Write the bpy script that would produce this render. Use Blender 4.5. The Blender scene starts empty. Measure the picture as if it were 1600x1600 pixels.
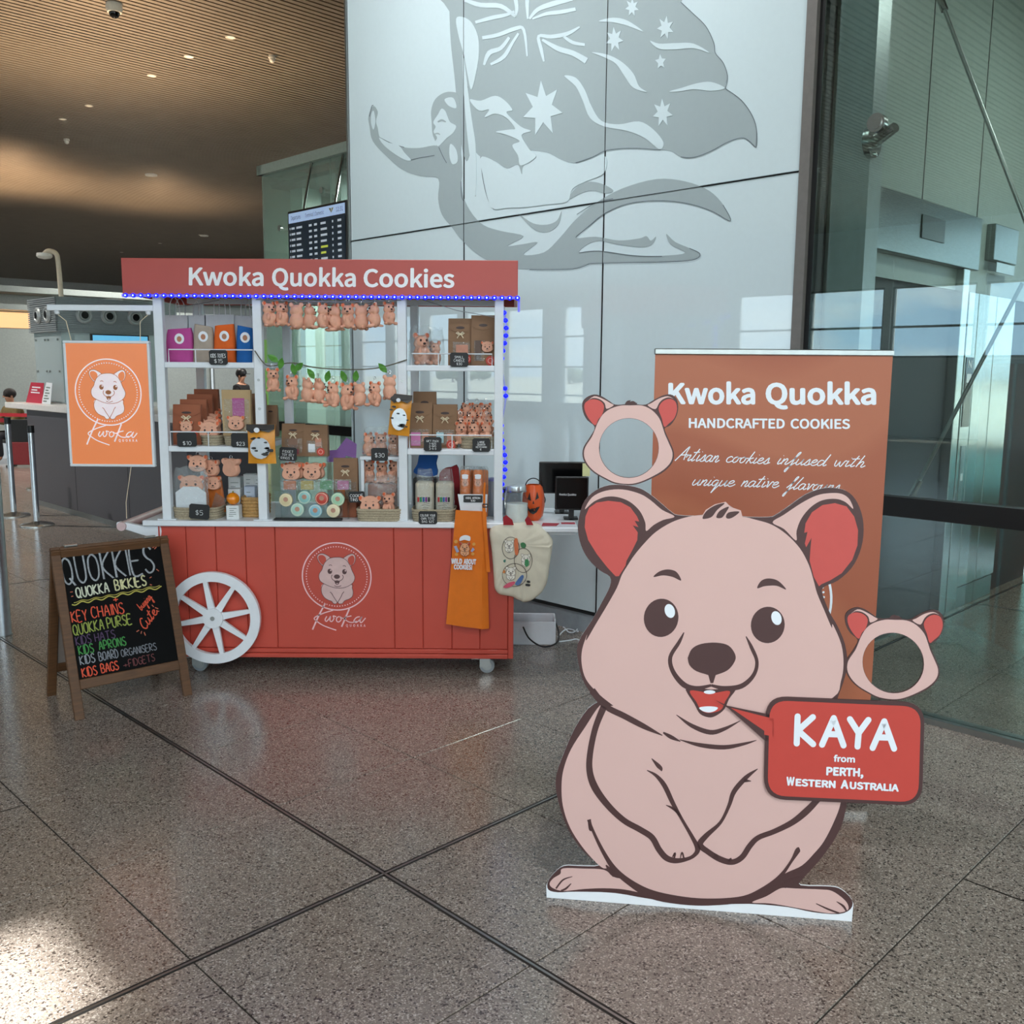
import bpy, bmesh, math, random
from mathutils import Vector, Matrix
from mathutils.geometry import tessellate_polygon
random.seed(7)
SC = bpy.context.scene
COL = SC.collection
R2 = math.sqrt(0.5)

# ---------------------------------------------------------------- camera
F = 1480.0; EYE = 1.65
PITCH = math.radians(8.4); ROLL = math.radians(0.4)
_c, _s = math.cos(ROLL), math.sin(ROLL)
R0 = Vector((1, 0, 0)); U0 = Vector((0, math.sin(PITCH), math.cos(PITCH))); FW = Vector((0, math.cos(PITCH), -math.sin(PITCH)))
CR = R0 * _c + U0 * _s
CU = U0 * _c - R0 * _s
cam = bpy.data.cameras.new('camera'); camo = bpy.data.objects.new('camera', cam); COL.objects.link(camo)
cam.sensor_width = 36.0; cam.sensor_fit = 'HORIZONTAL'; cam.lens = 36.0 * F / 1600.0
cam.clip_start = 0.05; cam.clip_end = 800
camo.matrix_world = Matrix(((CR.x, CU.x, -FW.x, 0), (CR.y, CU.y, -FW.y, 0), (CR.z, CU.z, -FW.z, EYE), (0, 0, 0, 1)))
SC.camera = camo

# ---------------------------------------------------------------- colour, world, sun
vs = SC.view_settings
vs.view_transform = 'Standard'; vs.look = 'None'; vs.exposure = EXPOSURE = -0.12; vs.gamma = 1.0; vs.use_curve_mapping = False
SC.cycles.max_bounces = 7; SC.cycles.diffuse_bounces = 4; SC.cycles.glossy_bounces = 4
SC.cycles.transparent_max_bounces = 24; SC.cycles.transmission_bounces = 6
SC.cycles.use_denoising = True; SC.cycles.adaptive_threshold = .03; SC.cycles.sample_clamp_indirect = 6.0
SC.cycles.caustics_reflective = False; SC.cycles.caustics_refractive = False

SKY = 5.2; SUN = 26.0
w = bpy.data.worlds.new('sky'); SC.world = w; w.use_nodes = True
nt = w.node_tree; nt.nodes.clear()
def wn(t): return nt.nodes.new(t)
wo = wn('ShaderNodeOutputWorld'); wb = wn('ShaderNodeBackground'); tc = wn('ShaderNodeTexCoord')
sep = wn('ShaderNodeSeparateXYZ'); nt.links.new(tc.outputs['Generated'], sep.inputs[0])
mp = wn('ShaderNodeMapping'); mp.inputs['Scale'].default_value = (1.0, 1.0, 3.4); nt.links.new(tc.outputs['Generated'], mp.inputs[0])
nz = wn('ShaderNodeTexNoise'); nz.inputs['Scale'].default_value = 3.2; nz.inputs['Detail'].default_value = 7; nz.inputs['Roughness'].default_value = .55
nt.links.new(mp.outputs[0], nz.inputs[0])
cr = wn('ShaderNodeValToRGB'); nt.links.new(nz.outputs[0], cr.inputs[0])
cr.color_ramp.elements[0].position = .40; cr.color_ramp.elements[0].color = (.42, .60, .80, 1)
cr.color_ramp.elements[1].position = .60; cr.color_ramp.elements[1].color = (.93, .96, .98, 1)
nt.links.new(cr.outputs[0], wb.inputs[0]); wb.inputs[1].default_value = SKY
nt.links.new(wb.outputs[0], wo.inputs[0])
sl = bpy.data.lights.new('sun', 'SUN'); sl.energy = SUN; sl.angle = math.radians(1.6); sl.color = (1, .98, .94)
so = bpy.data.objects.new('sun', sl); COL.objects.link(so)
SUND = Vector((0.03, 1.0, -1.19)).normalized()      # the way the sunlight travels
so.rotation_euler = SUND.to_track_quat('-Z', 'Y').to_euler()

# ---------------------------------------------------------------- projection helpers
def ray(x, y):
    u = (x - 800) / F; v = (800 - y) / F
    return CR * u + CU * v + FW
O = Vector((0, 0, EYE))
def at(x, y, Y):
    d = ray(x, y); return O + d * (Y / d.y)
def fl(x, y, z=0.0):
    d = ray(x, y); return O + d * ((z - EYE) / d.z)
class PL:
    """a real plane in the place; (x, y) of the photograph -> the point of the plane seen there"""
    def __init__(s, p, n): s.p = Vector(p); s.n = Vector(n).normalized()
    def __call__(s, x, y, d=0.0):
        r = ray(x, y); t = (s.p - O).dot(s.n) / r.dot(s.n); return O + r * t + s.n * d
def crop(x0, y0, k):
    return lambda pts: [(x0 + p[0] * k, y0 + p[1] * k) + tuple(q * k for q in p[2:]) for p in pts]

# ---------------------------------------------------------------- materials
def lin(c):
    if isinstance(c, str):
        c = c.lstrip('#'); c = [int(c[i:i + 2], 16) / 255 for i in (0, 2, 4)]
    return tuple((v / 12.92 if v <= .04045 else ((v + .055) / 1.055) ** 2.4) for v in c) + (1,)
MATS = {}
def mat(name, col='#808080', rough=.5, metal=0.0, spec=.5, emit=None, es=0.0, var=.06, vs_=30.0, bump=0.0, bs=60.0, alpha=1.0, coat=0.0, trans=0.0, stretch=None):
    if name in MATS: return MATS[name]
    m = bpy.data.materials.new(name); m.use_nodes = True; n = m.node_tree; b = n.nodes['Principled BSDF']
    c = lin(col)
    tcn = n.nodes.new('ShaderNodeTexCoord'); nzn = n.nodes.new('ShaderNodeTexNoise'); nzn.inputs['Scale'].default_value = vs_; nzn.inputs['Detail'].default_value = 4
    if stretch:
        mpn = n.nodes.new('ShaderNodeMapping'); mpn.inputs['Scale'].default_value = stretch
        n.links.new(tcn.outputs['Object'], mpn.inputs[0]); n.links.new(mpn.outputs[0], nzn.inputs[0])
    else: n.links.new(tcn.outputs['Object'], nzn.inputs[0])
    rp = n.nodes.new('ShaderNodeValToRGB'); n.links.new(nzn.outputs[0], rp.inputs[0])
    rp.color_ramp.elements[0].position = .3; rp.color_ramp.elements[1].position = .7
    rp.color_ramp.elements[0].color = tuple(v * (1 - var) for v in c[:3]) + (1,)
    rp.color_ramp.elements[1].color = tuple(min(1, v * (1 + var)) for v in c[:3]) + (1,)
    n.links.new(rp.outputs[0], b.inputs['Base Color'])
    b.inputs['Roughness'].default_value = rough; b.inputs['Metallic'].default_value = metal
    b.inputs['Specular IOR Level'].default_value = spec; b.inputs['Alpha'].default_value = alpha
    b.inputs['Coat Weight'].default_value = coat; b.inputs['Coat Roughness'].default_value = .03
    b.inputs['Transmission Weight'].default_value = trans
    if emit is not None:
        b.inputs['Emission Color'].default_value = lin(emit); b.inputs['Emission Strength'].default_value = es
    if bump:
        n2 = n.nodes.new('ShaderNodeTexNoise'); n2.inputs['Scale'].default_value = bs; n2.inputs['Detail'].default_value = 3
        n.links.new(tcn.outputs['Object'], n2.inputs[0]); bp = n.nodes.new('ShaderNodeBump'); bp.inputs['Strength'].default_value = bump; bp.inputs['Distance'].default_value = .004
        n.links.new(n2.outputs[0], bp.inputs['Height']); n.links.new(bp.outputs[0], b.inputs['Normal'])
    MATS[name] = m; return m
def glassmat(name, tint='#e4f0ec', ior=1.5, rough=0.0, haze=0.0, hazecol='#e8eef0', bump=0.0):
    """thin clear sheet: see-through tint plus a mirror reflection by Fresnel"""
    if name in MATS: return MATS[name]
    m = bpy.data.materials.new(name); m.use_nodes = True; n = m.node_tree; n.nodes.clear()
    o = n.nodes.new('ShaderNodeOutputMaterial'); t = n.nodes.new('ShaderNodeBsdfTransparent'); g = n.nodes.new('ShaderNodeBsdfGlossy')
    f = n.nodes.new('ShaderNodeFresnel'); mx = n.nodes.new('ShaderNodeMixShader')
    t.inputs[0].default_value = lin(tint); g.inputs['Roughness'].default_value = rough; g.inputs[0].default_value = (.95, .97, .97, 1); f.inputs[0].default_value = ior
    gm_ = n.nodes.new('ShaderNodeNewGeometry'); mr = n.nodes.new('ShaderNodeMapRange'); mr.inputs[3].default_value = ior; mr.inputs[4].default_value = 1 / ior
    n.links.new(gm_.outputs['Backfacing'], mr.inputs[0]); n.links.new(mr.outputs[0], f.inputs[0])     # same reflection from both sides of the sheet
    base = t.outputs[0]
    if haze:
        d = n.nodes.new('ShaderNodeBsdfDiffuse'); d.inputs[0].default_value = lin(hazecol); mh = n.nodes.new('ShaderNodeMixShader'); mh.inputs[0].default_value = haze
        n.links.new(t.outputs[0], mh.inputs[1]); n.links.new(d.outputs[0], mh.inputs[2]); base = mh.outputs[0]
    if bump:
        tcn = n.nodes.new('ShaderNodeTexCoord'); nn = n.nodes.new('ShaderNodeTexNoise'); nn.inputs['Scale'].default_value = 45; n.links.new(tcn.outputs['Object'], nn.inputs[0])
        bp = n.nodes.new('ShaderNodeBump'); bp.inputs['Strength'].default_value = bump; bp.inputs['Distance'].default_value = .01
        n.links.new(nn.outputs[0], bp.inputs['Height']); n.links.new(bp.outputs[0], g.inputs['Normal']); n.links.new(bp.outputs[0], f.inputs['Normal'])
    n.links.new(f.outputs[0], mx.inputs[0]); n.links.new(base, mx.inputs[1]); n.links.new(g.outputs[0], mx.inputs[2]); n.links.new(mx.outputs[0], o.inputs[0])
    MATS[name] = m; return m

# ---------------------------------------------------------------- things and meshes
WM = {}
def tag(o, label=None, cat=None, group=None, kind=None):
    if label: o['label'] = label
    if cat: o['category'] = cat
    if group: o['group'] = group
    if kind: o['kind'] = kind
    return o
def thing(name, label, cat, loc=(0, 0, 0), rz=0.0, group=None, kind=None):
    o = bpy.data.objects.new(name, None); COL.objects.link(o); o.empty_display_size = .05
    o.location = loc; o.rotation_euler = (0, 0, rz)
    WM[o.name] = Matrix.Translation(Vector(loc)) @ Matrix.Rotation(rz, 4, 'Z')
    return tag(o, label, cat, group, kind)
def wmat(o): return WM.get(o.name, Matrix.Identity(4))
def link(name, me, m, parent=None, mw=None):
    o = bpy.data.objects.new(name, me); COL.objects.link(o)
    if m is not None and not me.materials: me.materials.append(m)
    if parent is not None: o.parent = parent; WM[o.name] = wmat(parent)
    if mw is not None:
        o.matrix_local = mw; WM[o.name] = wmat(parent) @ mw if parent is not None else mw
    return o
def smooth(pts, closed=False, k=6):
    n = len(pts); out = []
    P = [tuple(p) for p in pts]; D = len(P[0])
    rng = range(n if closed else n - 1)
    for i in rng:
        a = P[(i - 1) % n] if closed or i > 0 else P[i]
        b = P[i]; c = P[(i + 1) % n]; d = P[(i + 2) % n] if closed or i + 2 < n else c
        for j in range(k):
            t = j / k
            out.append(tuple(.5 * (2 * b[q] + (c[q] - a[q]) * t + (2 * a[q] - 5 * b[q] + 4 * c[q] - d[q]) * t * t + (3 * b[q] - a[q] - 3 * c[q] + d[q]) * t ** 3) for q in range(D)))
    if not closed: out.append(P[-1])
    return out
class MB:
    def __init__(s): s.v = []; s.f = []
    def add(s, vs, fs):
        k = len(s.v); s.v += [Vector(v) for v in vs]; s.f += [tuple(i + k for i in f) for f in fs]; return s
    def box(s, x0, x1, y0, y1, z0, z1, M=None):
        v = [Vector((x, y, z)) for x in (x0, x1) for y in (y0, y1) for z in (z0, z1)]
        if M is not None: v = [M @ p for p in v]
        return s.add(v, [(0, 1, 3, 2), (4, 6, 7, 5), (0, 4, 5, 1), (2, 3, 7, 6), (0, 2, 6, 4), (1, 5, 7, 3)])
    def cbox(s, x0, x1, y0, y1, z0, z1, c=.004, M=None):
        """box with chamfered edges"""
        v = []; f = []
        X = (x0, x1); Y = (y0, y1); Z = (z0, z1); c = min(c, (x1 - x0) * .45, (y1 - y0) * .45, (z1 - z0) * .45)
        idx = {}
        for i in (0, 1):
            for j in (0, 1):
                for k in (0, 1):
                    sx, sy, sz = (c if i == 0 else -c), (c if j == 0 else -c), (c if k == 0 else -c)
                    for a, p in enumerate(((X[i], Y[j] + sy, Z[k] + sz), (X[i] + sx, Y[j], Z[k] + sz), (X[i] + sx, Y[j] + sy, Z[k]))):
                        idx[i, j, k, a] = len(v); v.append(Vector(p))
        g = lambda i, j, k, a: idx[i, j, k, a]
        for i in (0, 1): f.append((g(i, 0, 0, 0), g(i, 1, 0, 0), g(i, 1, 1, 0), g(i, 0, 1, 0)))
        for j in (0, 1): f.append((g(0, j, 0, 1), g(1, j, 0, 1), g(1, j, 1, 1), g(0, j, 1, 1)))
        for k in (0, 1): f.append((g(0, 0, k, 2), g(1, 0, k, 2), g(1, 1, k, 2), g(0, 1, k, 2)))
        for i in (0, 1):
            for j in (0, 1): f.append((g(i, j, 0, 0), g(i, j, 1, 0), g(i, j, 1, 1), g(i, j, 0, 1)))
            for k in (0, 1): f.append((g(i, 0, k, 0), g(i, 1, k, 0), g(i, 1, k, 2), g(i, 0, k, 2)))
        for j in (0, 1):
            for k in (0, 1): f.append((g(0, j, k, 1), g(1, j, k, 1), g(1, j, k, 2), g(0, j, k, 2)))
        for i in (0, 1):
            for j in (0, 1):
                for k in (0, 1): f.append((g(i, j, k, 0), g(i, j, k, 1), g(i, j, k, 2)))
        if M is not None: v = [M @ p for p in v]
        return s.add(v, f)
    def cyl(s, p0, p1, r0, r1=None, n=16, caps=True):
        p0 = Vector(p0); p1 = Vector(p1); r1 = r0 if r1 is None else r1
        q = (p1 - p0).to_track_quat('Z', 'Y'); ring = []
        for p, r in ((p0, r0), (p1, r1)):
            for i in range(n):
                a = 2 * math.pi * i / n; ring.append(p + q @ Vector((r * math.cos(a), r * math.sin(a), 0)))
        f = [(i, (i + 1) % n, n + (i + 1) % n, n + i) for i in range(n)]
        if caps: f += [tuple(range(n))[::-1], tuple(range(n, 2 * n))]
        return s.add(ring, f)
    def tube(s, pts, r, n=8, closed=False):
        pts = [Vector(p) for p in pts]; m = len(pts); vs = []; up = None
        for i, p in enumerate(pts):
            a = pts[(i - 1) % m] if (closed or i > 0) else p; b = pts[(i + 1) % m] if (closed or i < m - 1) else p
            t = (b - a).normalized() if (b - a).length > 1e-9 else Vector((0, 0, 1))
            if up is None: up = t.orthogonal().normalized()
            up = (up - t * up.dot(t)); up = up.normalized() if up.length > 1e-6 else t.orthogonal().normalized()
            w = t.cross(up); rr = r[i] if isinstance(r, (list, tuple)) else r
            for j in range(n):
                q = 2 * math.pi * j / n; vs.append(p + up * (rr * math.cos(q)) + w * (rr * math.sin(q)))
        f = []
        for i in range(m if closed else m - 1):
            k = (i + 1) % m
            f += [(i * n + j, i * n + (j + 1) % n, k * n + (j + 1) % n, k * n + j) for j in range(n)]
        if not closed: f += [tuple(range(n))[::-1], tuple(range((m - 1) * n, m * n))]
        return s.add(vs, f)
    def lathe(s, prof, n=24, M=None, sx=1.0, sy=1.0):
        vs = []; f = []
        for r, z in prof:
            for i in range(n):
                a = 2 * math.pi * i / n; vs.append(Vector((r * math.cos(a) * sx, r * math.sin(a) * sy, z)))
        for k in range(len(prof) - 1):
            f += [(k * n + i, k * n + (i + 1) % n, (k + 1) * n + (i + 1) % n, (k + 1) * n + i) for i in range(n)]
        if prof[0][0] > 1e-6: f.append(tuple(range(n))[::-1])
        if prof[-1][0] > 1e-6: f.append(tuple(range((len(prof) - 1) * n, len(prof) * n)))
        if M is not None: vs = [M @ v for v in vs]
        return s.add(vs, f)
    def ball(s, c, rx, ry=None, rz=None, n=12, m=8, M=None):
        ry = rx if ry is None else ry; rz = rx if rz is None else rz; c = Vector(c); vs = [Vector((0, 0, rz))]; f = []
        for i in range(1, m):
            t = math.pi * i / m
            for j in range(n):
                a = 2 * math.pi * j / n; vs.append(Vector((rx * math.sin(t) * math.cos(a), ry * math.sin(t) * math.sin(a), rz * math.cos(t))))
        vs.append(Vector((0, 0, -rz))); L = len(vs) - 1
        for j in range(n):
            f.append((0, 1 + j, 1 + (j + 1) % n)); f.append((L, L - n + (j + 1) % n, L - n + j))
        for i in range(m - 2):
            f += [(1 + i * n + j, 1 + (i + 1) * n + j, 1 + (i + 1) * n + (j + 1) % n, 1 + i * n + (j + 1) % n) for j in range(n)]
        if M is not None: vs = [M @ v for v in vs]
        return s.add([v + c for v in vs], f)
    def poly(s, pts, holes=()):
        loops = [[Vector(p) for p in pts]] + [[Vector(p) for p in h] for h in holes]
        flat = [p for l in loops for p in l]
        return s.add(flat, [tuple(t) for t in tessellate_polygon(loops)])
    def slab(s, pts, n, th, holes=()):
        """flat board: front face at pts, th thick behind it"""
        n = Vector(n).normalized(); loops = [[Vector(p) for p in pts]] + [[Vector(p) for p in h] for h in holes]
        flat = [p for l in loops for p in l]; N = len(flat); tri = [tuple(t) for t in tessellate_polygon(loops)]
        f = list(tri) + [tuple(i + N for i in t[::-1]) for t in tri]; k = 0
        for l in loops:
            m = len(l); f += [(k + i, k + (i + 1) % m, N + k + (i + 1) % m, N + k + i) for i in range(m)]; k += m
        return s.add(flat + [p - n * th for p in flat], f)
    def ribbon(s, pl, pts, d=.0006, k=6, sm=True):
        """stroke on a plane, (x, y, width) in photograph pixels"""
        P = smooth(pts, False, k) if sm and len(pts) > 2 else list(pts); vs = []
        for i, p in enumerate(P):
            a = P[max(i - 1, 0)]; b = P[min(i + 1, len(P) - 1)]; dx, dy = b[0] - a[0], b[1] - a[1]; L = math.hypot(dx, dy) or 1
            nx, ny = -dy / L * p[2] / 2, dx / L * p[2] / 2
            vs += [pl(p[0] + nx, p[1] + ny, d), pl(p[0] - nx, p[1] - ny, d)]
        return s.add(vs, [(2 * i, 2 * i + 1, 2 * i + 3, 2 * i + 2) for i in range(len(P) - 1)])
    def shape(s, pl, pts, d=.0006, sm=False, k=5, holes=()):
        P = smooth(pts, True, k) if sm else pts
        return s.poly([pl(p[0], p[1], d) for p in P], [[pl(q[0], q[1], d) for q in h] for h in holes])
    def ell(s, pl, cx, cy, rx, ry, d=.0006, n=24, rot=0.0):
        c, q = math.cos(rot), math.sin(rot)
        return s.poly([pl(cx + rx * math.cos(2 * math.pi * i / n) * c - ry * math.sin(2 * math.pi * i / n) * q, cy + rx * math.cos(2 * math.pi * i / n) * q + ry * math.sin(2 * math.pi * i / n) * c, d) for i in range(n)])
    def mesh(s, name, M=None, sm=False):
        me = bpy.data.meshes.new(name); vs = s.v if M is None else [M @ v for v in s.v]
        me.from_pydata([tuple(v) for v in vs], [], s.f); me.update()
        b = bmesh.new(); b.from_mesh(me); bmesh.ops.recalc_face_normals(b, faces=b.faces); b.to_mesh(me); b.free()
        if sm:
            me.polygons.foreach_set('use_smooth', [True] * len(me.polygons))
            try: me.set_sharp_from_angle(angle=math.radians(45))
            except Exception: pass
        return me
    def build(s, name, m, parent=None, sm=False, world=True):
        """the vertices are in world space; the object takes its parent's frame"""
        M = wmat(parent).inverted() if (parent is not None and world) else None
        return link(name, s.mesh(name, M, sm), m, parent)
def single(name, mb, m, label, cat, group=None, sm=False, kind=None, loc=None):
    """a thing that is one mesh, its origin at its own base"""
    if loc is None:
        xs = [v.x for v in mb.v]; ys = [v.y for v in mb.v]; loc = Vector(((min(xs) + max(xs)) / 2, (min(ys) + max(ys)) / 2, min(v.z for v in mb.v)))
    T = Matrix.Translation(loc); o = link(name, mb.mesh(name, T.inverted(), sm), m); o.location = loc; WM[o.name] = T
    return tag(o, label, cat, group, kind)
def dup(o, M=None, label=None, group=None, parent=None):
    """a copy of a thing, its parts and sub-parts, sharing mesh data"""
    c = o.copy(); COL.objects.link(c)
    if parent is not None: c.parent = parent
    if M is not None: c.matrix_local = M; WM[c.name] = M
    if label: c['label'] = label
    if group: c['group'] = group
    for ch in list(o.children):
        d = ch.copy(); COL.objects.link(d); d.parent = c
        for g in list(ch.children):
            e = g.copy(); COL.objects.link(e); e.parent = d
    return c
def TR(x, y, z, rz=0.0, s=1.0, rx=0.0, ry=0.0):
    return Matrix.Translation((x, y, z)) @ Matrix.Rotation(rz, 4, 'Z') @ Matrix.Rotation(ry, 4, 'Y') @ Matrix.Rotation(rx, 4, 'X') @ Matrix.Diagonal((s, s, s, 1))

# ---------------------------------------------------------------- lettering
TXT = {}
FONT = None
try:      # the sans serif that ships with Blender; the built-in one otherwise
    import os
    FONT = bpy.data.fonts.load(os.path.join(bpy.utils.system_resource('DATAFILES', path='fonts'), 'Noto Sans CJK Regular.woff2'))
except Exception: FONT = None
def glyphs(txt, bold=0.0, space=1.0, shear=0.0):
    key = (txt, bold, space, shear)
    if key not in TXT:
        cu = bpy.data.curves.new('lettering', 'FONT'); cu.body = txt; cu.space_character = space; cu.shear = shear; cu.resolution_u = 4
        if FONT: cu.font = FONT
        o = bpy.data.objects.new('lettering', cu); COL.objects.link(o)
        me = bpy.data.meshes.new_from_object(o.evaluated_get(bpy.context.evaluated_depsgraph_get()))
        v0 = [v.co.copy() for v in me.vertices]; f0 = [tuple(q.vertices) for q in me.polygons]; vs = list(v0); fs = list(f0)
        if bold:      # heavier strokes: the same letters repeated a little to every side
            for i in range(8):
                k = len(vs); dv = Vector((bold * math.cos(i * math.pi / 4), bold * math.sin(i * math.pi / 4), 0)); vs += [v + dv for v in v0]; fs += [tuple(q + k for q in f) for f in f0]
        TXT[key] = (vs, fs)
        bpy.data.objects.remove(o); bpy.data.curves.remove(cu); bpy.data.meshes.remove(me)
    return TXT[key]
def letters(mb, pl, txt, x0, y0, x1, y1, h, bold=0.0, space=1.0, shear=0.0, d=.0008, up=None):
    """block lettering on a plane: baseline from (x0, y0) to (x1, y1), h = height of the tallest letter (photograph pixels)"""
    vs, fs = glyphs(txt, bold, space, shear)
    ax = min(v.x for v in vs); bx = max(v.x for v in vs); ay = max(v.y for v in vs)
    ux, uy = up if up else ((y1 - y0) / (x1 - x0) if x1 != x0 else 0, -1)
    out = []; N0 = len(vs) // (9 if bold else 1)
    for v in vs:
        t = (v.x - ax) / (bx - ax); q = v.y / ay * h
        out.append(pl(x0 + (x1 - x0) * t + ux * q, y0 + (y1 - y0) * t + uy * q, d + .00006 * (len(out) // N0)))
    return mb.add(out, fs)
SF = {  # hand-drawn capitals: strokes in a 0.6 x 1 box
'A': ['0,0 .3,1 .6,0', '.12,.4 .48,.4'], 'B': ['0,0 0,1 .38,.96 .46,.76 .34,.56 0,.52 .4,.48 .55,.28 .42,.03 0,0'], 'C': ['.56,.85 .4,1 .15,.95 0,.6 .03,.25 .2,.02 .42,.02 .58,.17'],
'D': ['0,0 0,1 .35,.92 .55,.6 .5,.25 .3,.03 0,0'], 'E': ['.52,1 0,1 0,0 .55,0', '0,.52 .42,.52'], 'F': ['.52,1 0,1 0,0', '0,.52 .42,.52'], 'G': ['.56,.85 .35,1 .1,.9 0,.5 .1,.1 .35,0 .56,.15 .56,.45 .35,.45'],
'H': ['0,0 0,1', '.55,0 .55,1', '0,.5 .55,.5'], 'I': ['.06,0 .06,1'], 'K': ['0,0 0,1', '.52,1 .03,.48 .56,0'], 'L': ['0,1 0,0 .5,0'], 'M': ['0,0 .05,1 .3,.4 .58,1 .62,0'], 'N': ['0,0 0,1 .52,0 .52,1'],
'O': ['.3,1 .08,.85 0,.5 .08,.14 .3,0 .52,.14 .6,.5 .52,.85 .3,1'], 'P': ['0,0 0,1 .4,.96 .52,.75 .4,.5 0,.46'], 'Q': ['.3,1 .08,.85 0,.5 .08,.14 .3,0 .52,.14 .6,.5 .52,.85 .3,1', '.38,.22 .66,-.08'],
'R': ['0,0 0,1 .4,.96 .52,.75 .4,.52 0,.48 .55,0'], 'S': ['.52,.86 .35,1 .12,.94 .06,.74 .2,.56 .42,.44 .54,.24 .42,.04 .18,0 0,.15'], 'T': ['0,1 .6,1', '.3,1 .3,0'], 'U': ['0,1 .02,.25 .2,0 .4,.02 .52,.25 .54,1'],
'V': ['0,1 .3,0 .58,1'], 'W': ['0,1 .15,0 .32,.6 .5,0 .66,1'], 'X': ['0,1 .55,0', '.55,1 0,0'], 'Y': ['0,1 .28,.5', '.56,1 .28,.5 .26,0'], 'Z': ['0,1 .55,1 0,0 .55,0'],
'0': ['.3,1 .05,.8 .02,.3 .25,0 .5,.2 .52,.75 .3,1'], '1': ['.1,.8 .28,1 .28,0'], '2': ['.02,.75 .2,1 .48,.9 .45,.55 0,0 .55,0'], '3': ['.03,.9 .3,1 .5,.8 .38,.56 .2,.52 .45,.45 .52,.2 .3,0 .03,.1'], '5': ['.5,1 .08,1 .06,.58 .35,.62 .53,.35 .4,.05 .05,.03'],
'4': ['.38,0 .4,1 0,.3 .58,.3'], '$': ['.5,.82 .28,.94 .06,.8 .1,.6 .44,.42 .5,.2 .28,.06 .03,.2', '.28,1.1 .28,-.1'], '+': ['.05,.5 .55,.5', '.3,.78 .3,.22'], '-': ['.05,.5 .5,.5'], '!': ['.2,1 .2,.3', '.2,.06 .2,0'], "'": ['.2,1 .2,.8'], '.': ['.15,.06 .17,0'], '/': ['0,0 .5,1']}
CF = {  # joined-up small letters, strokes in x-height units (x-height = 1)
'a': ['.75,.9 .4,1 .08,.6 .1,.12 .35,0 .65,.4 .8,.95', '.8,.95 .68,.3 .8,.02 1.1,.25'], 'c': ['.75,.8 .5,1 .12,.7 .1,.2 .35,0 .6,.08 .95,.35'], 'd': ['.7,.85 .35,.95 .05,.5 .15,.05 .45,.1 .75,.6 1.15,2.0', '1.15,2.0 .78,.3 .9,.02 1.15,.25'],
'e': ['.05,.4 .5,.55 .7,.85 .5,1 .2,.75 .12,.25 .35,0 .65,.1 .95,.4'], 'f': ['.0,.2 .5,1.0 .95,2.0 .85,2.15 .65,1.7 .4,.2 .1,-1.1 -.05,-1.2 0,-.8 .55,.1 .9,.4'], 'h': ['.5,2.0 .05,0', '.12,.4 .5,.95 .7,.8 .55,.15 .7,.0 1.0,.3'],
'i': ['.25,1 .1,.25 .2,0 .6,.35', '.42,1.45 .46,1.5'], 'k': ['.55,2.0 .02,-.1', '.75,.95 .4,.75 .22,.5 .45,.4 .6,.05 1.0,.3'], 'l': ['.75,2.1 .3,.9 .1,.15 .25,0 .6,.3'], 'n': ['.2,1 .05,0', '.1,.4 .5,.98 .65,.75 .5,.15 .65,0 1.0,.35'],
'o': ['.5,1 .15,.75 .08,.25 .3,0 .6,.25 .68,.75 .5,1 .75,.8 1.05,.85'], 'q': ['.7,.9 .35,1 .05,.55 .15,.08 .4,.1 .7,.7 .35,-1.2', '.35,-1.2 .7,-.3 1.0,.3'], 'r': ['.1,.5 .25,1 .3,.8 .65,.9 .5,.2 .6,0 .95,.3'], 's': ['.1,.2 .55,1.05 .6,.6 .6,.15 .35,0 .1,.1', '.6,.1 .9,.3'],
't': ['.65,1.9 .2,.3 .28,0 .6,.25', '.05,1.3 .85,1.42'], 'u': ['.2,1 .08,.3 .25,0 .6,.4 .8,1 .7,.3 .8,0 1.1,.3'], 'v': ['.1,.9 .25,1 .3,.0 .7,.95 .95,.85'], 'w': ['.1,1 .08,.2 .3,0 .55,.8 .58,.2 .78,0 1.05,.9 1.3,.9'], 'y': ['.2,1 .1,.4 .3,.1 .75,1 .35,-1.1 .1,-1 .5,-.2 1,.3'], 'g': ['.7,.9 .35,1 .05,.5 .2,.05 .75,.9 .4,-1.1 .1,-1 .5,-.2 1,.3'], 'b': ['.5,2 .1,.1 .4,0 .65,.4 .5,.85 .2,.6', '.6,.6 1,.7'],
'A': ['-.1,-.1 .4,.9 1.1,2.2 1.0,1.2 1.05,.1', '.3,.8 1.25,.95'], 'C': ['1.1,1.7 .8,2.0 .3,1.4 .1,.6 .4,0 .9,.3']}
def strokes(txt, font, cursive=False, gap=.2):
    """-> list of polylines in letter units, total width"""
    x = 0; out = []
    for ch in txt:
        if ch == ' ': x += .55 if not cursive else .75; continue
        g = font.get(ch)
        if g is None: x += .5; continue
        wmax = 0
        for stx in g:
            pts = [tuple(float(q) for q in p.split(',')) for p in stx.split()]
            wmax = max(wmax, max(p[0] for p in pts)); out.append([(x + p[0], p[1]) for p in pts])
        x += (wmax + gap) if not cursive else max(wmax - .12, .35)
    return out, x - gap
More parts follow.
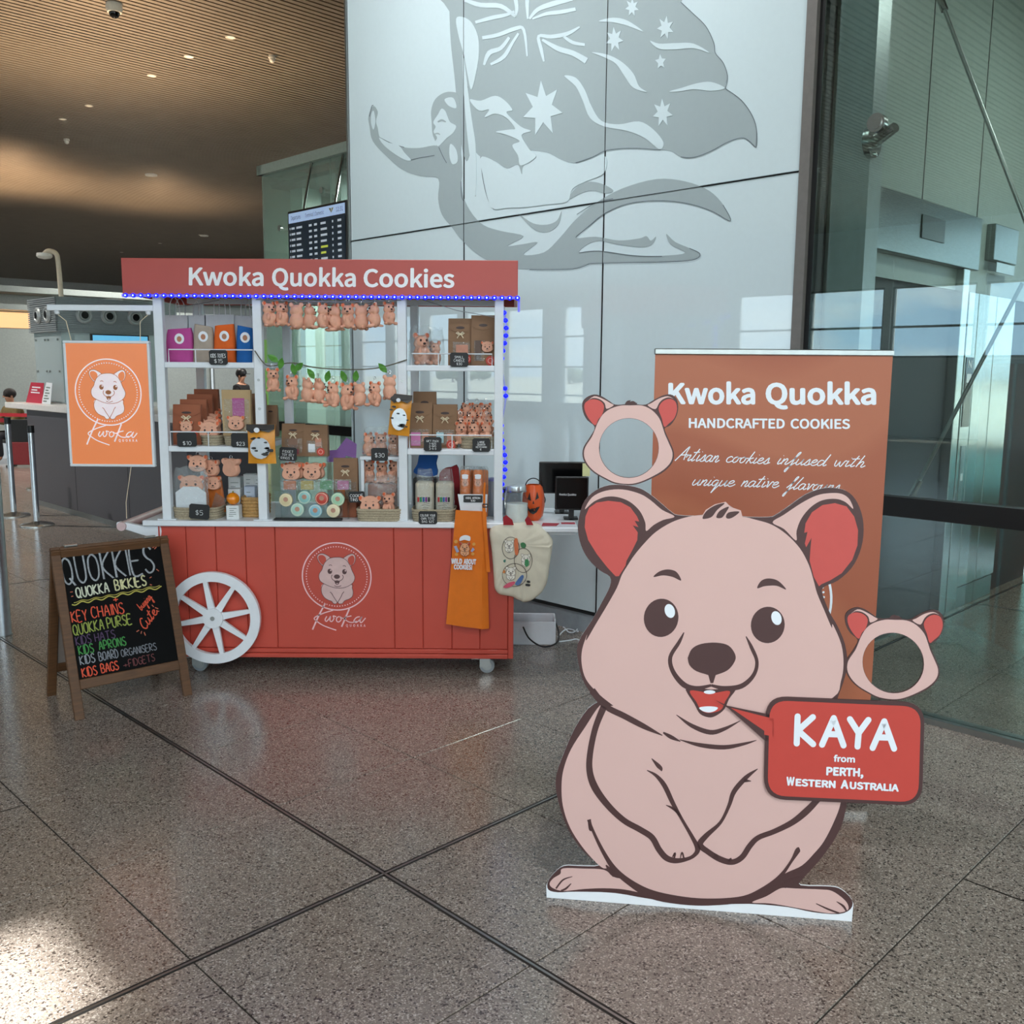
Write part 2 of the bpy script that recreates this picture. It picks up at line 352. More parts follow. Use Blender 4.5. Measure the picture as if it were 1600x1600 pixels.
def scrawl(mb, pl, txt, x0, y0, x1, y1, h, wd, cursive=False, d=.0008, up=None, sm=True, jit=0.0, xh=None):
    """hand lettering: baseline (x0, y0)-(x1, y1), letter height h, stroke width wd in photograph pixels"""
    if not txt.strip(): return mb
    S, W = strokes(txt, CF if cursive else SF, cursive)
    L = math.hypot(x1 - x0, y1 - y0); ux, uy = up if up else ((y1 - y0) / L, -(x1 - x0) / L)
    for qi, st in enumerate(S):
        P = []
        for (a, b) in st:
            t = a / W; P.append((x0 + (x1 - x0) * t + ux * b * h + random.uniform(-jit, jit), y0 + (y1 - y0) * t + uy * b * h + random.uniform(-jit, jit), wd))
        mb.ribbon(pl, P, d + .00005 * qi, 5, sm and len(P) > 2)
    return mb
def flatplane(o, u, v, n):
    """metric plane: (a, b) in metres along u, v from o; used for prints on things built in their own frame"""
    o = Vector(o); u = Vector(u); v = Vector(v); n = Vector(n)
    return lambda a, b, d=0.0: o + u * a + v * (-b) + n * d
# ================================================================ the building: grid turned 45 degrees to the view
def W(a, b, z=0.0): return Vector(((a + b) * R2, (a - b) * R2, z))
GM = Matrix(((R2, R2, 0, 0), (R2, -R2, 0, 0), (0, 0, 1, 0), (0, 0, 0, 1)))     # (a, b, z) -> world
AW = 4.504          # the white panel wall and the glass wall
HC = 5.6            # slatted ceiling
WIN = -16.8         # the long window wall behind the camera
NA = Vector((-R2, -R2, 0)); NB = Vector((R2, -R2, 0))      # -a and +b directions

def terrazzo():
    m = bpy.data.materials.new('terrazzo'); m.use_nodes = True; n = m.node_tree; b = n.nodes['Principled BSDF']; L = n.links.new
    g = n.nodes.new('ShaderNodeNewGeometry')
    def vor(scale, lo, hi, feat='F1'):
        v = n.nodes.new('ShaderNodeTexVoronoi'); v.voronoi_dimensions = '2D'; v.inputs['Scale'].default_value = scale; L(g.outputs['Position'], v.inputs['Vector'])
        r = n.nodes.new('ShaderNodeValToRGB'); r.color_ramp.elements[0].position = lo; r.color_ramp.elements[1].position = hi
        s = n.nodes.new('ShaderNodeSeparateColor'); L(v.outputs['Color'], s.inputs[0]); return v, r, s
    nz = n.nodes.new('ShaderNodeTexNoise'); nz.inputs['Scale'].default_value = 1.3; nz.inputs['Detail'].default_value = 3; L(g.outputs['Position'], nz.inputs['Vector'])
    base = n.nodes.new('ShaderNodeValToRGB'); L(nz.outputs[0], base.inputs[0]); base.color_ramp.elements[0].position = .3; base.color_ramp.elements[1].position = .7
    base.color_ramp.elements[0].color = lin('#7f766e'); base.color_ramp.elements[1].color = lin('#8b8178')
    cur = base.outputs[0]
    for scale, thr, colr, amt in ((250, .80, '#b8ada1', .7), (300, .80, '#655b54', .85), (170, .90, '#38322f', .9), (220, .93, '#cfc7bd', .6)):
        v, r, s = vor(scale, thr - .01, thr + .01); L(s.outputs[0], r.inputs[0])
        mu = n.nodes.new('ShaderNodeMath'); mu.operation = 'MULTIPLY'; mu.inputs[1].default_value = amt; L(r.outputs[0], mu.inputs[0])
        mx = n.nodes.new('ShaderNodeMix'); mx.data_type = 'RGBA'; L(mu.outputs[0], mx.inputs[0]); L(cur, mx.inputs[6]); mx.inputs[7].default_value = lin(colr); cur = mx.outputs[2]
    L(cur, b.inputs['Base Color']); b.inputs['Roughness'].default_value = .2; b.inputs['Specular IOR Level'].default_value = 1.0
    MATS['terrazzo'] = m; return m
TZ = terrazzo()
M_grout = mat('grout', '#2a2622', .8)
M_steel = mat('stainless_steel', '#b9bcb9', .24, 1.0, stretch=(1, 1, 18), var=.12)
M_dsteel = mat('brushed_dark_steel', '#5e625f', .36, 1.0, stretch=(30, 30, 1), var=.14)
M_alu = mat('aluminium', '#a7aaa9', .35, 1.0)
M_black = mat('black_powder_coat', '#0d0d0e', .45)
M_white = mat('white_powder_coat', '#e6ebf0', .42, var=.02)

# ---- floor
base = MB().box(WIN - .4, 26, -46, 9.8, -.2, -.004, M=GM)
floor = tag(base.build('floor', M_grout), kind='structure')
PA, PB, A0, B0 = .675, .68, 1.782, -2.369
def tile_mesh(da, db):
    t = MB(); x0, x1, y0, y1 = 0, da, 0, db; c = .0012
    vs = [(x0, y0, -.004), (x1, y0, -.004), (x1, y1, -.004), (x0, y1, -.004), (x0, y0, -c), (x1, y0, -c), (x1, y1, -c), (x0, y1, -c), (x0 + c, y0 + c, 0), (x1 - c, y0 + c, 0), (x1 - c, y1 - c, 0), (x0 + c, y1 - c, 0)]
    fs = [(8, 9, 10, 11)] + [(i, (i + 1) % 4, 4 + (i + 1) % 4, 4 + i) for i in range(4)] + [(4 + i, 4 + (i + 1) % 4, 8 + (i + 1) % 4, 8 + i) for i in range(4)]
    return [Vector(v) for v in vs], fs
tv, tf = tile_mesh(PA - .0048, PB - .0048)
tme = MB().add([GM @ v for v in tv], tf).mesh('tile')
farb = MB(); cand = []
def wide_a(i): return i % 8 == 0
def project(p):
    d = p - O; z = d.dot(FW)
    return None if z < .3 else (800 + F * d.dot(CR) / z, 800 - F * d.dot(CU) / z, z)
for i in range(-27, 36):
    for j in range(-64, 18):
        a = A0 + i * PA; b = B0 + j * PB
        if a + PA < WIN: continue
        pr = project(W(a + PA / 2, b + PB / 2))
        vis = pr is not None and -90 < pr[0] < 1690 and pr[1] < 1760 and (a < AW or b < -6 or b > -2.6)
        cand.append((pr[2] if vis else 1e9, a, b, i, j))
cand.sort()
for k, (q, a, b, i, j) in enumerate(cand):
    if k < 290 and q < 30:
        link('floor_tile', tme, TZ, floor, Matrix.Translation(W(a + .0024, b + .0024)))
    else: farb.add([GM @ (v + Vector((a + .0024, b + .0024, 0))) for v in tv], [f for f in tf[:1]])
tag(farb.build('distant_floor_tiles', TZ, floor), kind='stuff')
M_seal = mat('joint_sealant', '#221f1c', .7)
for k in (-1, 0, 1):      # metal movement joints: a light strip between two dark seals
    for nm, cc in (('a', A0 + k * PA * 8), ('b', B0 + k * PB * 8)):
        for wd, z1, name, m_ in ((.012, .0004, 'movement_joint_seal', M_seal), (.0038, .0012, 'movement_joint_strip', M_alu)):
            t = MB()
            if nm == 'a': t.box(cc - wd, cc + wd, -30, 9.4, -.003, z1, M=GM)
            else: t.box(WIN, 24, cc - wd, cc + wd, -.003, z1, M=GM)
            t.build(name, m_, floor)

# ---- ceiling with a roof light behind the camera
HA, HB = (-3.10, -2.60), (.42, 1.06)
t = MB()
for q in ((WIN - .4, HA[0], -46, 9.8), (HA[1], 26, -46, 9.8), (HA[0], HA[1], -46, HB[0]), (HA[0], HA[1], HB[1], 9.8)): t.box(q[0], q[1], q[2], q[3], HC + .08, HC + .3, M=GM)
ceiling = tag(t.build('ceiling', mat('ceiling_void', '#16130f', .9)), kind='structure')
SLAT = mat('bronze_anodised_slat', '#9a8f82', .42, .45, var=.05, vs_=2.0)
MBW, MAW = 3.4, 4.28
def slat_mesh(hole=None):
    t = MB()
    for i in range(34):
        b = .05 + i * .1; segs = [(0, MAW)]
        if hole and hole[2] - .05 < b < hole[3] + .05: segs = [(0, hole[0]), (hole[1], MAW)]
        for s0, s1 in segs: t.box(s0, s1, b - .034, b + .034, 0, .03)
    return t.mesh('ceiling_slats')
sme = slat_mesh(); RS = Matrix.Rotation(0, 4, 'Z')
for i in range(10):
    for j in range(17):
        a = WIN + i * MAW; b = -46 + j * MBW
        if b > 9.5 or (a > AW and b > -6.4): continue
        if b < -30 and a < -4: continue
        hole = (HA[0] - a, HA[1] - a, HB[0] - b, HB[1] - b) if (a < HA[0] < a + MAW and b < HB[0] < b + MBW) else None
        o = link('ceiling_slats', slat_mesh(hole) if hole else sme, SLAT, ceiling, Matrix.Translation((0, 0, HC)) @ GM @ Matrix.Translation((a, b, 0)))
        tag(o, kind='stuff')
def ceil_pt(x, y):
    d = ray(x, y); return O + d * ((HC - EYE) / d.z)
M_cw = mat('lamp_white', '#e8e6e0', .4)
for k, (x, y, lab) in enumerate(((425, 87, 'right of the bronze glow'), (104, 217, 'at the left of the bronze glow'))):
    p = ceil_pt(x, y); g = thing('ceiling_sensor', 'small white ceiling sensor hanging ' + lab, 'sensor', (p.x, p.y, HC))
    MB().lathe([(.045, HC), (.05, HC - .03), (.0, HC - .03)], 16, M=Matrix.Translation((p.x, p.y, 0))).build('mount', M_cw, g, True)
    MB().ball((p.x, p.y, HC - .05), .038).build('lens', M_cw, g, True)
p = ceil_pt(178, 6); g = thing('dome_camera', 'white dome security camera with black lens on the slatted ceiling', 'camera', (p.x, p.y, HC))
MB().lathe([(.085, HC), (.09, HC - .05), (.075, HC - .09), (0, HC - .09)], 20, M=Matrix.Translation((p.x, p.y, 0))).build('housing', M_cw, g, True)
MB().ball((p.x, p.y, HC - .09), .06).build('lens_dome', mat('dark_dome', '#0c0d0f', .1), g, True)
for k, (x, y) in enumerate(((360, 58), (295, 88), (237, 118), (98, 186), (139, 165), (313, 367), (250, 380), (190, 394))):
    p = ceil_pt(x, y)
    g = thing('downlight', ['round downlight high between the slats near the white wall', 'faint round downlight left of the wall, second along the slats', 'round downlight in the middle of the bronze glow', 'oval downlight at the left edge of the bronze glow', 'dim downlight just right of the left glow', 'downlight low on the dark ceiling above the orange-red canopy', 'small downlight low on the dark ceiling, middle of three', 'small far downlight low on the dark ceiling, leftmost of three'][k], 'downlight', (p.x, p.y, HC))
    MB().lathe([(.06, HC - .001), (.06, HC - .008), (.045, HC - .008), (.04, HC - .002)], 20, M=Matrix.Translation((p.x, p.y, 0))).build('trim_ring', M_cw, g, True)
    MB().cyl((p.x, p.y, HC - .004), (p.x, p.y, HC - .001), .042, n=20).build('lamp_face', mat('downlight_glow', '#fff2dc', .4, emit='#ffe9c8', es=.3), g)

# ---- window wall behind the camera (seen as reflections, lights the hall)
M_wall = mat('pale_plaster', '#c9cdd0', .6)
M_clear = glassmat('window_glass', '#f2f8f7', 1.45)
M_mull = mat('mullion_grey', '#6d7377', .45, .6)
wb_ = MB().box(WIN - .3, WIN, -46, 9.5, 4.0, HC + .1, M=GM).box(WIN - .3, WIN, -46, -22.2, 0, .5, M=GM).box(WIN - .3, WIN, -22.2, -16.1, 0, 4.0, M=GM).box(WIN - .3, WIN, -16.1, 9.5, 0, 2.1, M=GM)
bays = [(-23.3, -22.25, .5)]; b = -24.25
while b > -44: bays.append((b - 1.95, b, .5)); wb_.box(WIN - .3, WIN + .05, b - 2.35, b - 1.95, 0, HC, M=GM); b -= 2.35
wb_.box(WIN - .3, WIN + .05, -24.25, -23.3, 0, HC, M=GM).box(WIN - .3, WIN + .05, -46, b, 0, HC, M=GM)
b = -16.1
while b < 9: bays.append((b, b + 2.2, 2.1)); wb_.box(WIN - .3, WIN + .05, b + 2.2, b + 2.4, 0, HC, M=GM); b += 2.4
wall_back = tag(wb_.build('wall_back', M_wall), kind='structure')
for k, (b0, b1, z0) in enumerate(bays):
    t = MB()
    for z in (.5, .8, 1.82, 2.1, 2.9, 3.95):
        if z >= z0 and not (z0 < 1 and z == 2.1): t.box(WIN - .12, WIN - .02, b0, b1, z, z + .06, M=GM)
    for bb in (b0, b1 - .06): t.box(WIN - .12, WIN - .02, bb, bb + .06, z0, 4.0, M=GM)
    wn_ = tag(t.build('window_%d' % (k + 1), M_mull), kind='structure')
    MB().box(WIN - .075, WIN - .065, b0 + .05, b1 - .05, z0 + .03, 3.97, M=GM).build('pane', M_clear, wn_)
def portal(name, p, n, w_, h_):
    l = bpy.data.lights.new(name, 'AREA'); l.shape = 'RECTANGLE'; l.size = w_; l.size_y = h_; l.cycles.is_portal = True
    o = bpy.data.objects.new(name, l); COL.objects.link(o); o.location = p; o.rotation_euler = Vector(n).to_track_quat('-Z', 'Z').to_euler()

# ---- hall ends
t = MB().box(WIN - .3, 12, 9.5, 9.8, 0, .3, M=GM).box(WIN - .3, 12, 9.5, 9.8, 5.2, HC + .1, M=GM)
for k in range(8): t.box(WIN + k * 3.04, WIN + k * 3.04 + .2, 9.45, 9.8, .3, 5.2, M=GM)
t.box(4.5, 12, 9.5, 9.8, 0, HC, M=GM)
wall_right = tag(t.build('wall_right', M_wall), kind='structure')
for k in range(7): MB().box(WIN + k * 3.04 + .2, WIN + k * 3.04 + 3.04, 9.6, 9.61, .3, 5.2, M=GM).build('pane', M_clear, wall_right)
portal('daylight_portal', W(-6.2, 9.9, 2.75), -NB, 21.4, 4.9)
t = MB().box(WIN, 26, -46.3, -46, 0, HC + .1, M=GM); tag(t.build('wall_left', M_wall), kind='structure')
t = MB().box(26, 26.3, -46, -10, 0, HC + .1, M=GM); tag(t.build('wall_rear', M_wall), kind='structure')

# ---- white glass panel wall
def panelmat():
    m = mat('white_back_painted_glass', '#c6d6da', .5, var=.01, spec=.3, coat=1.0)
    b = m.node_tree.nodes['Principled BSDF']; b.inputs['Coat IOR'].default_value = 1.8; b.inputs['Coat Roughness'].default_value = .012
    return m
M_panel = panelmat()
core = MB().box(AW + .03, 8.5, -6.29, -2.46, 0, HC + .2, M=GM)
wall_center = tag(core.build('wall_center', mat('core_joint_grey', '#3b4146', .7)), kind='structure')
BE = [-6.307, -4.988, -3.748, -2.482]; ZE = [.142, 2.655, HC]
for i in range(3):
    for k in range(2):
        g = .004
        MB().cbox(AW, AW + .03, BE[i] + g, BE[i + 1] - g, ZE[k] + g, ZE[k + 1] - g, .0015, M=GM).build('glass_panel', M_panel, wall_center)
    MB().box(AW + .004, AW + .03, BE[i] + .004, BE[i + 1] - .004, 0, .125, M=GM).build('plinth_panel', mat('plinth_grey', '#8f979c', .4), wall_center)
MB().box(AW - .002, AW + .02, BE[0], BE[3], .125, .142, M=GM).build('shadow_strip', M_black, wall_center)  # plain black strip above the plinth panels
MB().box(AW - .012, AW + .04, BE[0] - .022, BE[0], 0, HC, M=GM).build('edge_trim', M_alu, wall_center)
MB().box(AW - .012, AW + .04, BE[3], BE[3] + .055, 0, HC, M=GM).build('edge_trim', mat('bronze_grey_trim', '#77736f', .4, .3), wall_center)
MB().box(AW + .02, AW + .06, BE[3] + .055, BE[3] + .085, 0, HC, M=GM).build('edge_gasket', M_black, wall_center)

# the engraved figure with a flag on the panels
WP = PL(W(AW, 0), NA); mc = crop(540, 0, .45)
M_film = mat('grey_etched_film', '#98a5a7', .5, var=.01, spec=.3, coat=1.0)
M_film.node_tree.nodes['Principled BSDF'].inputs['Coat Roughness'].default_value = .012
M_relief = M_panel
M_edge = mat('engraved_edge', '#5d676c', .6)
def relief(pts, d, m, name, th=.0015, sm=True):
    P = smooth(mc(pts), True, 4) if sm else mc(pts)
    MB().slab([WP(x, y, d) for x, y in P], NA, th).build(name, m, wall_center)
flag = [(360, -60), (361, 40), (366, 150), (378, 260), (386, 345), (394, 420), (402, 500), (420, 560), (440, 520), (470, 545), (520, 560), (560, 585), (598, 572), (612, 605), (618, 575), (662, 545), (640, 524), (700, 530), (750, 555), (800, 566), (860, 545), (910, 522), (1000, 515), (1095, 521), (1130, 525), (1165, 545), (1210, 547), (1270, 525), (1330, 493), (1385, 480), (1426, 513), (1428, 450), (1412, 400), (1375, 348), (1320, 308), (1327, 265), (1312, 218), (1285, 185), (1280, 150), (1252, 92), (1205, 45), (1165, 8), (1130, -60)]
relief(flag, .0015, M_film, 'flag_figure')
body = [(318, 508), (345, 530), (380, 520), (400, 530), (405, 600), (402, 640), (412, 690), (440, 742), (480, 782), (540, 802), (618, 820), (563, 853), (615, 848), (667, 842), (618, 884), (690, 876), (745, 825), (800, 762), (870, 705), (960, 655), (1080, 622), (1180, 630), (1262, 662), (1312, 712), (1338, 768), (1270, 732), (1180, 705), (1080, 697), (980, 708), (900, 742), (850, 782), (800, 825), (870, 822), (950, 835), (1020, 828), (1045, 820), (1060, 836), (1078, 822), (1062, 850), (1020, 858), (940, 848), (880, 836), (838, 850), (812, 878), (880, 870), (1000, 886), (1100, 888), (1180, 878), (1130, 850), (1114, 812), (1145, 840), (1195, 862), (1232, 882), (1205, 901), (1100, 908), (980, 910), (850, 915), (790, 932), (640, 934), (540, 925), (470, 890), (410, 840), (370, 790), (335, 745), (322, 690), (322, 620), (262, 612), (200, 590), (140, 540), (95, 490), (84, 440), (80, 405), (96, 368), (112, 388), (106, 420), (112, 445), (122, 480), (165, 500), (205, 512), (255, 514), (300, 506)]
relief(body, .0020, M_film, 'woman_figure')
relief([(300, 428), (298, 385), (310, 348), (335, 326), (365, 319), (394, 334), (400, 420), (402, 500), (395, 560), (355, 560), (332, 535), (318, 512), (312, 490), (304, 470), (301, 450)], .0025, M_film, 'head_figure')
relief([(775, 692), (798, 655), (840, 632), (890, 638), (930, 662), (900, 672), (865, 662), (825, 668)], .0020, M_film, 'wave_figure')
relief([(600, 742), (650, 775), (700, 780), (735, 765), (750, 733), (742, 775), (710, 803), (660, 800)], .0020, M_film, 'wave_figure')
LIGHT = [
 [(322, 398), (334, 378), (346, 384), (354, 402), (364, 424), (385, 438), (374, 462), (352, 480), (336, 497), (322, 508), (312, 494), (319, 478), (307, 458), (314, 440), (306, 424)],
 [(118, 478), (150, 495), (185, 505), (205, 530), (228, 556), (205, 555), (165, 530), (132, 502)], [(90, 400), (98, 385), (104, 420), (98, 450), (90, 430)],
 [(345, 345), (375, 340), (386, 375), (360, 368)], [(365, 500), (385, 520), (390, 560), (372, 570), (362, 540)],
 [(385, 66), (410, 60), (440, 80), (462, 130), (464, 190), (455, 250), (438, 312), (425, 260), (412, 190), (395, 130)],
 [(408, 190), (420, 260), (430, 345), (440, 420), (452, 500), (455, 600), (452, 682), (440, 600), (425, 480), (412, 330)],
 [(470, 548), (510, 555), (560, 590), (610, 608), (660, 560), (700, 532), (760, 560), (820, 570), (900, 540), (900, 600), (840, 628), (790, 655), (770, 700), (700, 710), (620, 720), (560, 722), (516, 726), (495, 690), (480, 620)],
 [(432, 346), (470, 350), (520, 333), (555, 350), (580, 382), (560, 392), (610, 440), (645, 455), (612, 470), (640, 520), (662, 545), (610, 575), (600, 540), (580, 505), (606, 490), (560, 468), (522, 458), (570, 450), (590, 446), (560, 410), (520, 395), (484, 408), (500, 380), (465, 385)],
 [(760, 264), (800, 270), (830, 310), (855, 370), (890, 420), (950, 432), (1020, 422), (1070, 450), (1105, 495), (1090, 518), (1040, 480), (980, 455), (900, 440), (850, 410), (825, 350), (800, 300)],
 [(855, 182), (910, 190), (960, 215), (1000, 255), (1020, 300), (1048, 320), (1000, 305), (970, 265), (940, 222), (900, 200)],
 [(880, 74), (930, 62), (980, 72), (1035, 110), (980, 90), (930, 78)], [(1058, 142), (1090, 152), (1150, 150), (1210, 152), (1265, 184), (1210, 168), (1150, 172), (1090, 170)],
 [(1125, 318), (1170, 305), (1220, 290), (1270, 285), (1318, 306), (1270, 316), (1210, 310), (1160, 318)]]
for L_ in LIGHT: relief(L_, .0038, M_relief, 'light_shape')
JACK = [[(415, 0, 12), (470, 18, 16), (540, 22, 16), (592, 58, 10)], [(452, 78, 10), (510, 62, 14), (560, 52, 12), (588, 40, 8)], [(590, -10, 14), (596, 30, 12), (590, 60, 6)], [(634, 66, 6), (632, 20, 12), (632, -10, 14)], [(640, 66, 8), (668, 34, 14), (720, 14, 18), (788, -4, 14)], [(650, 66, 6), (700, 48, 12), (750, 42, 14), (800, 32, 12)], [(476, 132, 12), (530, 122, 14), (590, 100, 14), (620, 104, 10), (632, 196, 6)], [(482, 226, 8), (500, 184, 16), (540, 168, 14), (570, 130, 10)], [(505, 224, 8), (550, 198, 14), (580, 150, 10), (602, 116, 8)], [(690, 214, 6), (680, 170, 12), (672, 126, 10), (715, 128, 14), (770, 118, 14), (814, 94, 6)], [(684, 138, 8), (740, 170, 18), (790, 185, 18), (838, 212, 22)], [(752, 122, 8), (790, 148, 12), (832, 156, 10)]]
for J in JACK:
    P = smooth(mc(J), False, 4); Lp = []; Rp = []
    for i, q in enumerate(P):
        a = P[max(i - 1, 0)]; c = P[min(i + 1, len(P) - 1)]; dx, dy = c[0] - a[0], c[1] - a[1]; ln = math.hypot(dx, dy) or 1
        Lp.append((q[0] - dy / ln * q[2] / 2, q[1] + dx / ln * q[2] / 2)); Rp.append((q[0] + dy / ln * q[2] / 2, q[1] - dx / ln * q[2] / 2))
    MB().slab([WP(x, y, .0038) for x, y in Lp + Rp[::-1]], NA, .0015).build('light_shape', M_relief, wall_center)
def star(cx, cy, r, n, rot=0.0, sx=1.0):
    return [(cx + sx * (r if i % 2 == 0 else r * .48) * math.sin(math.pi * i / n + rot), cy - (r if i % 2 == 0 else r * .48) * math.cos(math.pi * i / n + rot)) for i in range(2 * n)]
for cx, cy, r, n, rot in ((685, 378, 98, 7, -.08), (1102, 392, 50, 7, -.05), (1112, 97, 42, 7, .15), (935, 137, 44, 7, -.1), (996, 26, 34, 7, .05), (1095, 215, 27, 5, -.1)):
    relief(star(cx, cy, r, n, rot, .72), .0038, M_relief, 'star', sm=False)
# shadow lines of the raised edges, drawn as thin dark strokes
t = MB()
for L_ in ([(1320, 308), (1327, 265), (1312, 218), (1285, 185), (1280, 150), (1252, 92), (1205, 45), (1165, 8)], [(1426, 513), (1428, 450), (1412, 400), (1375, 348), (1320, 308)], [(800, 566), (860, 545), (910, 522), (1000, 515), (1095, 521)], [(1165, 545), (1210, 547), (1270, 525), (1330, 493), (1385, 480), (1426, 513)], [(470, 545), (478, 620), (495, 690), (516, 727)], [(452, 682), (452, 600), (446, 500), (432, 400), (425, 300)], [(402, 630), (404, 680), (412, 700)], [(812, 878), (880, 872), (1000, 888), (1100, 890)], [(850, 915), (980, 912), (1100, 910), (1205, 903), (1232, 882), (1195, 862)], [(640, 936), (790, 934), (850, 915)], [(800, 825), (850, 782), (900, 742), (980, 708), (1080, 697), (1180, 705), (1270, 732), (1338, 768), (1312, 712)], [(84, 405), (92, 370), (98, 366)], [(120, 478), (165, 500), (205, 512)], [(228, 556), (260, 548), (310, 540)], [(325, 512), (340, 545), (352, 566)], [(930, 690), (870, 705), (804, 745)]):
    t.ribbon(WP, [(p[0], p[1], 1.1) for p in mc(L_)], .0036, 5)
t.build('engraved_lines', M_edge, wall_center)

for b in BE[1:3]: MB().box(AW - .0052, AW + .01, b - .0014, b + .0014, ZE[0], HC, M=GM).build('panel_joint', M_black, wall_center)
MB().box(AW - .0050, AW + .01, BE[0], BE[3], ZE[1] - .0013, ZE[1] + .0013, M=GM).build('panel_joint', M_black, wall_center)
t = MB().ribbon(WP, [(p[0], p[1], p[2]) for p in mc([(322, 424, 5), (336, 418, 7), (350, 424, 4)])], .0056, 4); t.ribbon(WP, mc([(311, 466, 3), (322, 464, 5), (330, 468, 3)]), .0056, 4); t.build('face_lines', M_film, wall_center)

# ---- glass wall at the right
M_curtain = glassmat('curtain_wall_glass', '#e3ece9', 1.9)
t = MB().box(AW - .03, AW + .06, -2.40, 9, 0, .028, M=GM)
wall_glass = tag(t.build('wall_glass', M_alu), kind='structure')
for b0, b1 in ((-2.39, .6), (.61, 3.6), (3.61, 6.6)):
    for z0, z1 in ((.028, 1.0), (1.05, HC)): MB().box(AW, AW + .012, b0, b1, z0, z1, M=GM).build('pane', M_curtain, wall_glass)
MB().box(AW - .03, AW + .05, -2.40, 9, .978, 1.072, M=GM).build('transom', M_black, wall_glass)
MB().box(AW + .10, AW + .24, -2.36, -2.17, 0, HC, M=GM).build('column', mat('grey_column', '#8f9a9b', .35, .2), wall_glass)
tag(MB().box(AW, 11.4, 9.0, 9.3, 0, HC, M=GM).build('wall_lobby', M_wall), kind='structure')
# glass clamp on the column
g = thing('glass_fitting', 'polished steel bolted clamp holding the tall glass by the white wall', 'clamp', W(AW + .05, -2.17, 2.79))
MB().cyl(W(AW + .1, -2.18, 2.76), W(AW + .1, -2.15, 2.76), .075, n=20).build('mounting_disc', M_steel, g, True)
MB().tube([W(AW + .1, -2.15, 2.76), W(AW + .06, -2.10, 2.765), W(AW + .02, -2.02, 2.79)], [.03, .026, .024], 12).build('arm', M_steel, g, True)
MB().cyl(W(AW - .012, -2.10, 2.82), W(AW + .03, -2.10, 2.82), .043, n=24).cyl(W(AW - .02, -2.10, 2.82), W(AW - .012, -2.10, 2.82), .03, n=24).build('bolt_cap', M_steel, g, True)
MB().ball(W(AW + .1, -2.15, 2.70), .016).build('bolt', M_steel, g, True)

# ---- lift lobby behind the glass
LB = -2.44
t = MB().box(AW + .26, 8.0, LB - .4, LB, 2.2, HC + .1, M=GM).box(AW + .26, 5.0, LB - .4, LB, 0, 2.2, M=GM).box(6.62, 7.62, LB - .4, LB, 0, 2.2, M=GM)
wall_lift = tag(t.build('wall_lift', mat('grey_green_cladding', '#8b9792', .4)), kind='structure')
for a in (5.02, 5.9, 6.8): MB().box(a - .004, a + .004, LB, LB + .003, 2.68, HC, M=GM).build('cladding_joint', M_black, wall_lift)
LP_ = PL(W(0, LB), NB)
lift = thing('lift', 'stainless steel lift front with dark doors behind the glass wall', 'lift', W(5.9, LB, 0))
MB().cbox(4.97, 6.74, LB, LB + .06, 2.335, 2.67, .004, M=GM).build('header', mat('header_steel', '#7f8583', .28, 1.0, stretch=(1, 1, 14), var=.25), lift)
MB().cbox(5.77, 6.11, LB + .06, LB + .068, 2.45, 2.585, .002, M=GM).build('indicator_plate', M_dsteel, lift)
MB().cbox(4.99, 5.16, LB - .02, LB + .05, 0, 2.335, .004, M=GM).build('jamb', M_steel, lift)
MB().cbox(6.52, 6.62, LB - .02, LB + .05, 0, 2.335, .004, M=GM).build('jamb', M_steel, lift)
for a0, a1 in ((5.16, 5.838), (5.842, 6.52)): MB().cbox(a0, a1, LB - .16, LB - .12, 0, 2.335, .003, M=GM).build('door', M_dsteel, lift)
MB().box(5.16, 6.52, LB - .12, LB, 0.001, .012, M=GM).build('sill', M_alu, lift)
cp = MB().cbox(6.70, 6.87, LB, LB + .03, 0, 2.2, .003, M=GM).build('control_column', M_steel, lift)
MB().box(6.72, 6.85, LB + .03, LB + .034, 1.30, 1.77, M=GM).build('display', mat('dark_glass_display', '#1b1f22', .15), lift)
MB().box(6.745, 6.82, LB + .03, LB + .034, .78, 1.17, M=GM).build('button_plate', M_alu, lift)
pl = flatplane(W(6.785, LB + .0345, 0), (R2, R2, 0), (0, 0, 1), NB)
t = MB()
for st in ([(-.025, -1.70, .012), (-.025, -1.75, .012)], [(-.025, -1.75, .012), (.025, -1.70, .012)], [(.025, -1.70, .012), (.025, -1.75, .012)]): t.ribbon(pl, st, .001, sm=False)
t.poly([pl(-.04, -1.60), pl(.04, -1.60), pl(.04, -1.66), pl(-.04, -1.66)]); t.poly([pl(-.02, -.93), pl(.02, -.93), pl(.02, -.98), pl(-.02, -.98)])
t.build('symbols', mat('display_white', '#d8dde0', .4, emit='#d8dde0', es=.3), lift)
pn = thing('call_panel', 'small stainless square panel beside the lift header', 'panel', W(7.2, LB, 2.45))
MB().cbox(7.0, 7.46, LB, LB + .06, 2.43, 2.67, .004, M=GM).build('cover', mat('header_steel', '#7f8583'), pn); MB().cbox(7.05, 7.41, LB + .06, LB + .066, 2.35, 2.42, .002, M=GM).build('lower_plate', M_alu, pn)
for a0, a1 in ((6.88, 7.22), (7.23, 7.60)):
    MB().cbox(a0, a1, LB, LB + .03, .16, 2.2, .003, M=GM).build('steel_panel', M_steel, wall_lift); MB().cbox(a0, a1, LB, LB + .02, 0, .15, .003, M=GM).build('kick_panel', M_alu, wall_lift)
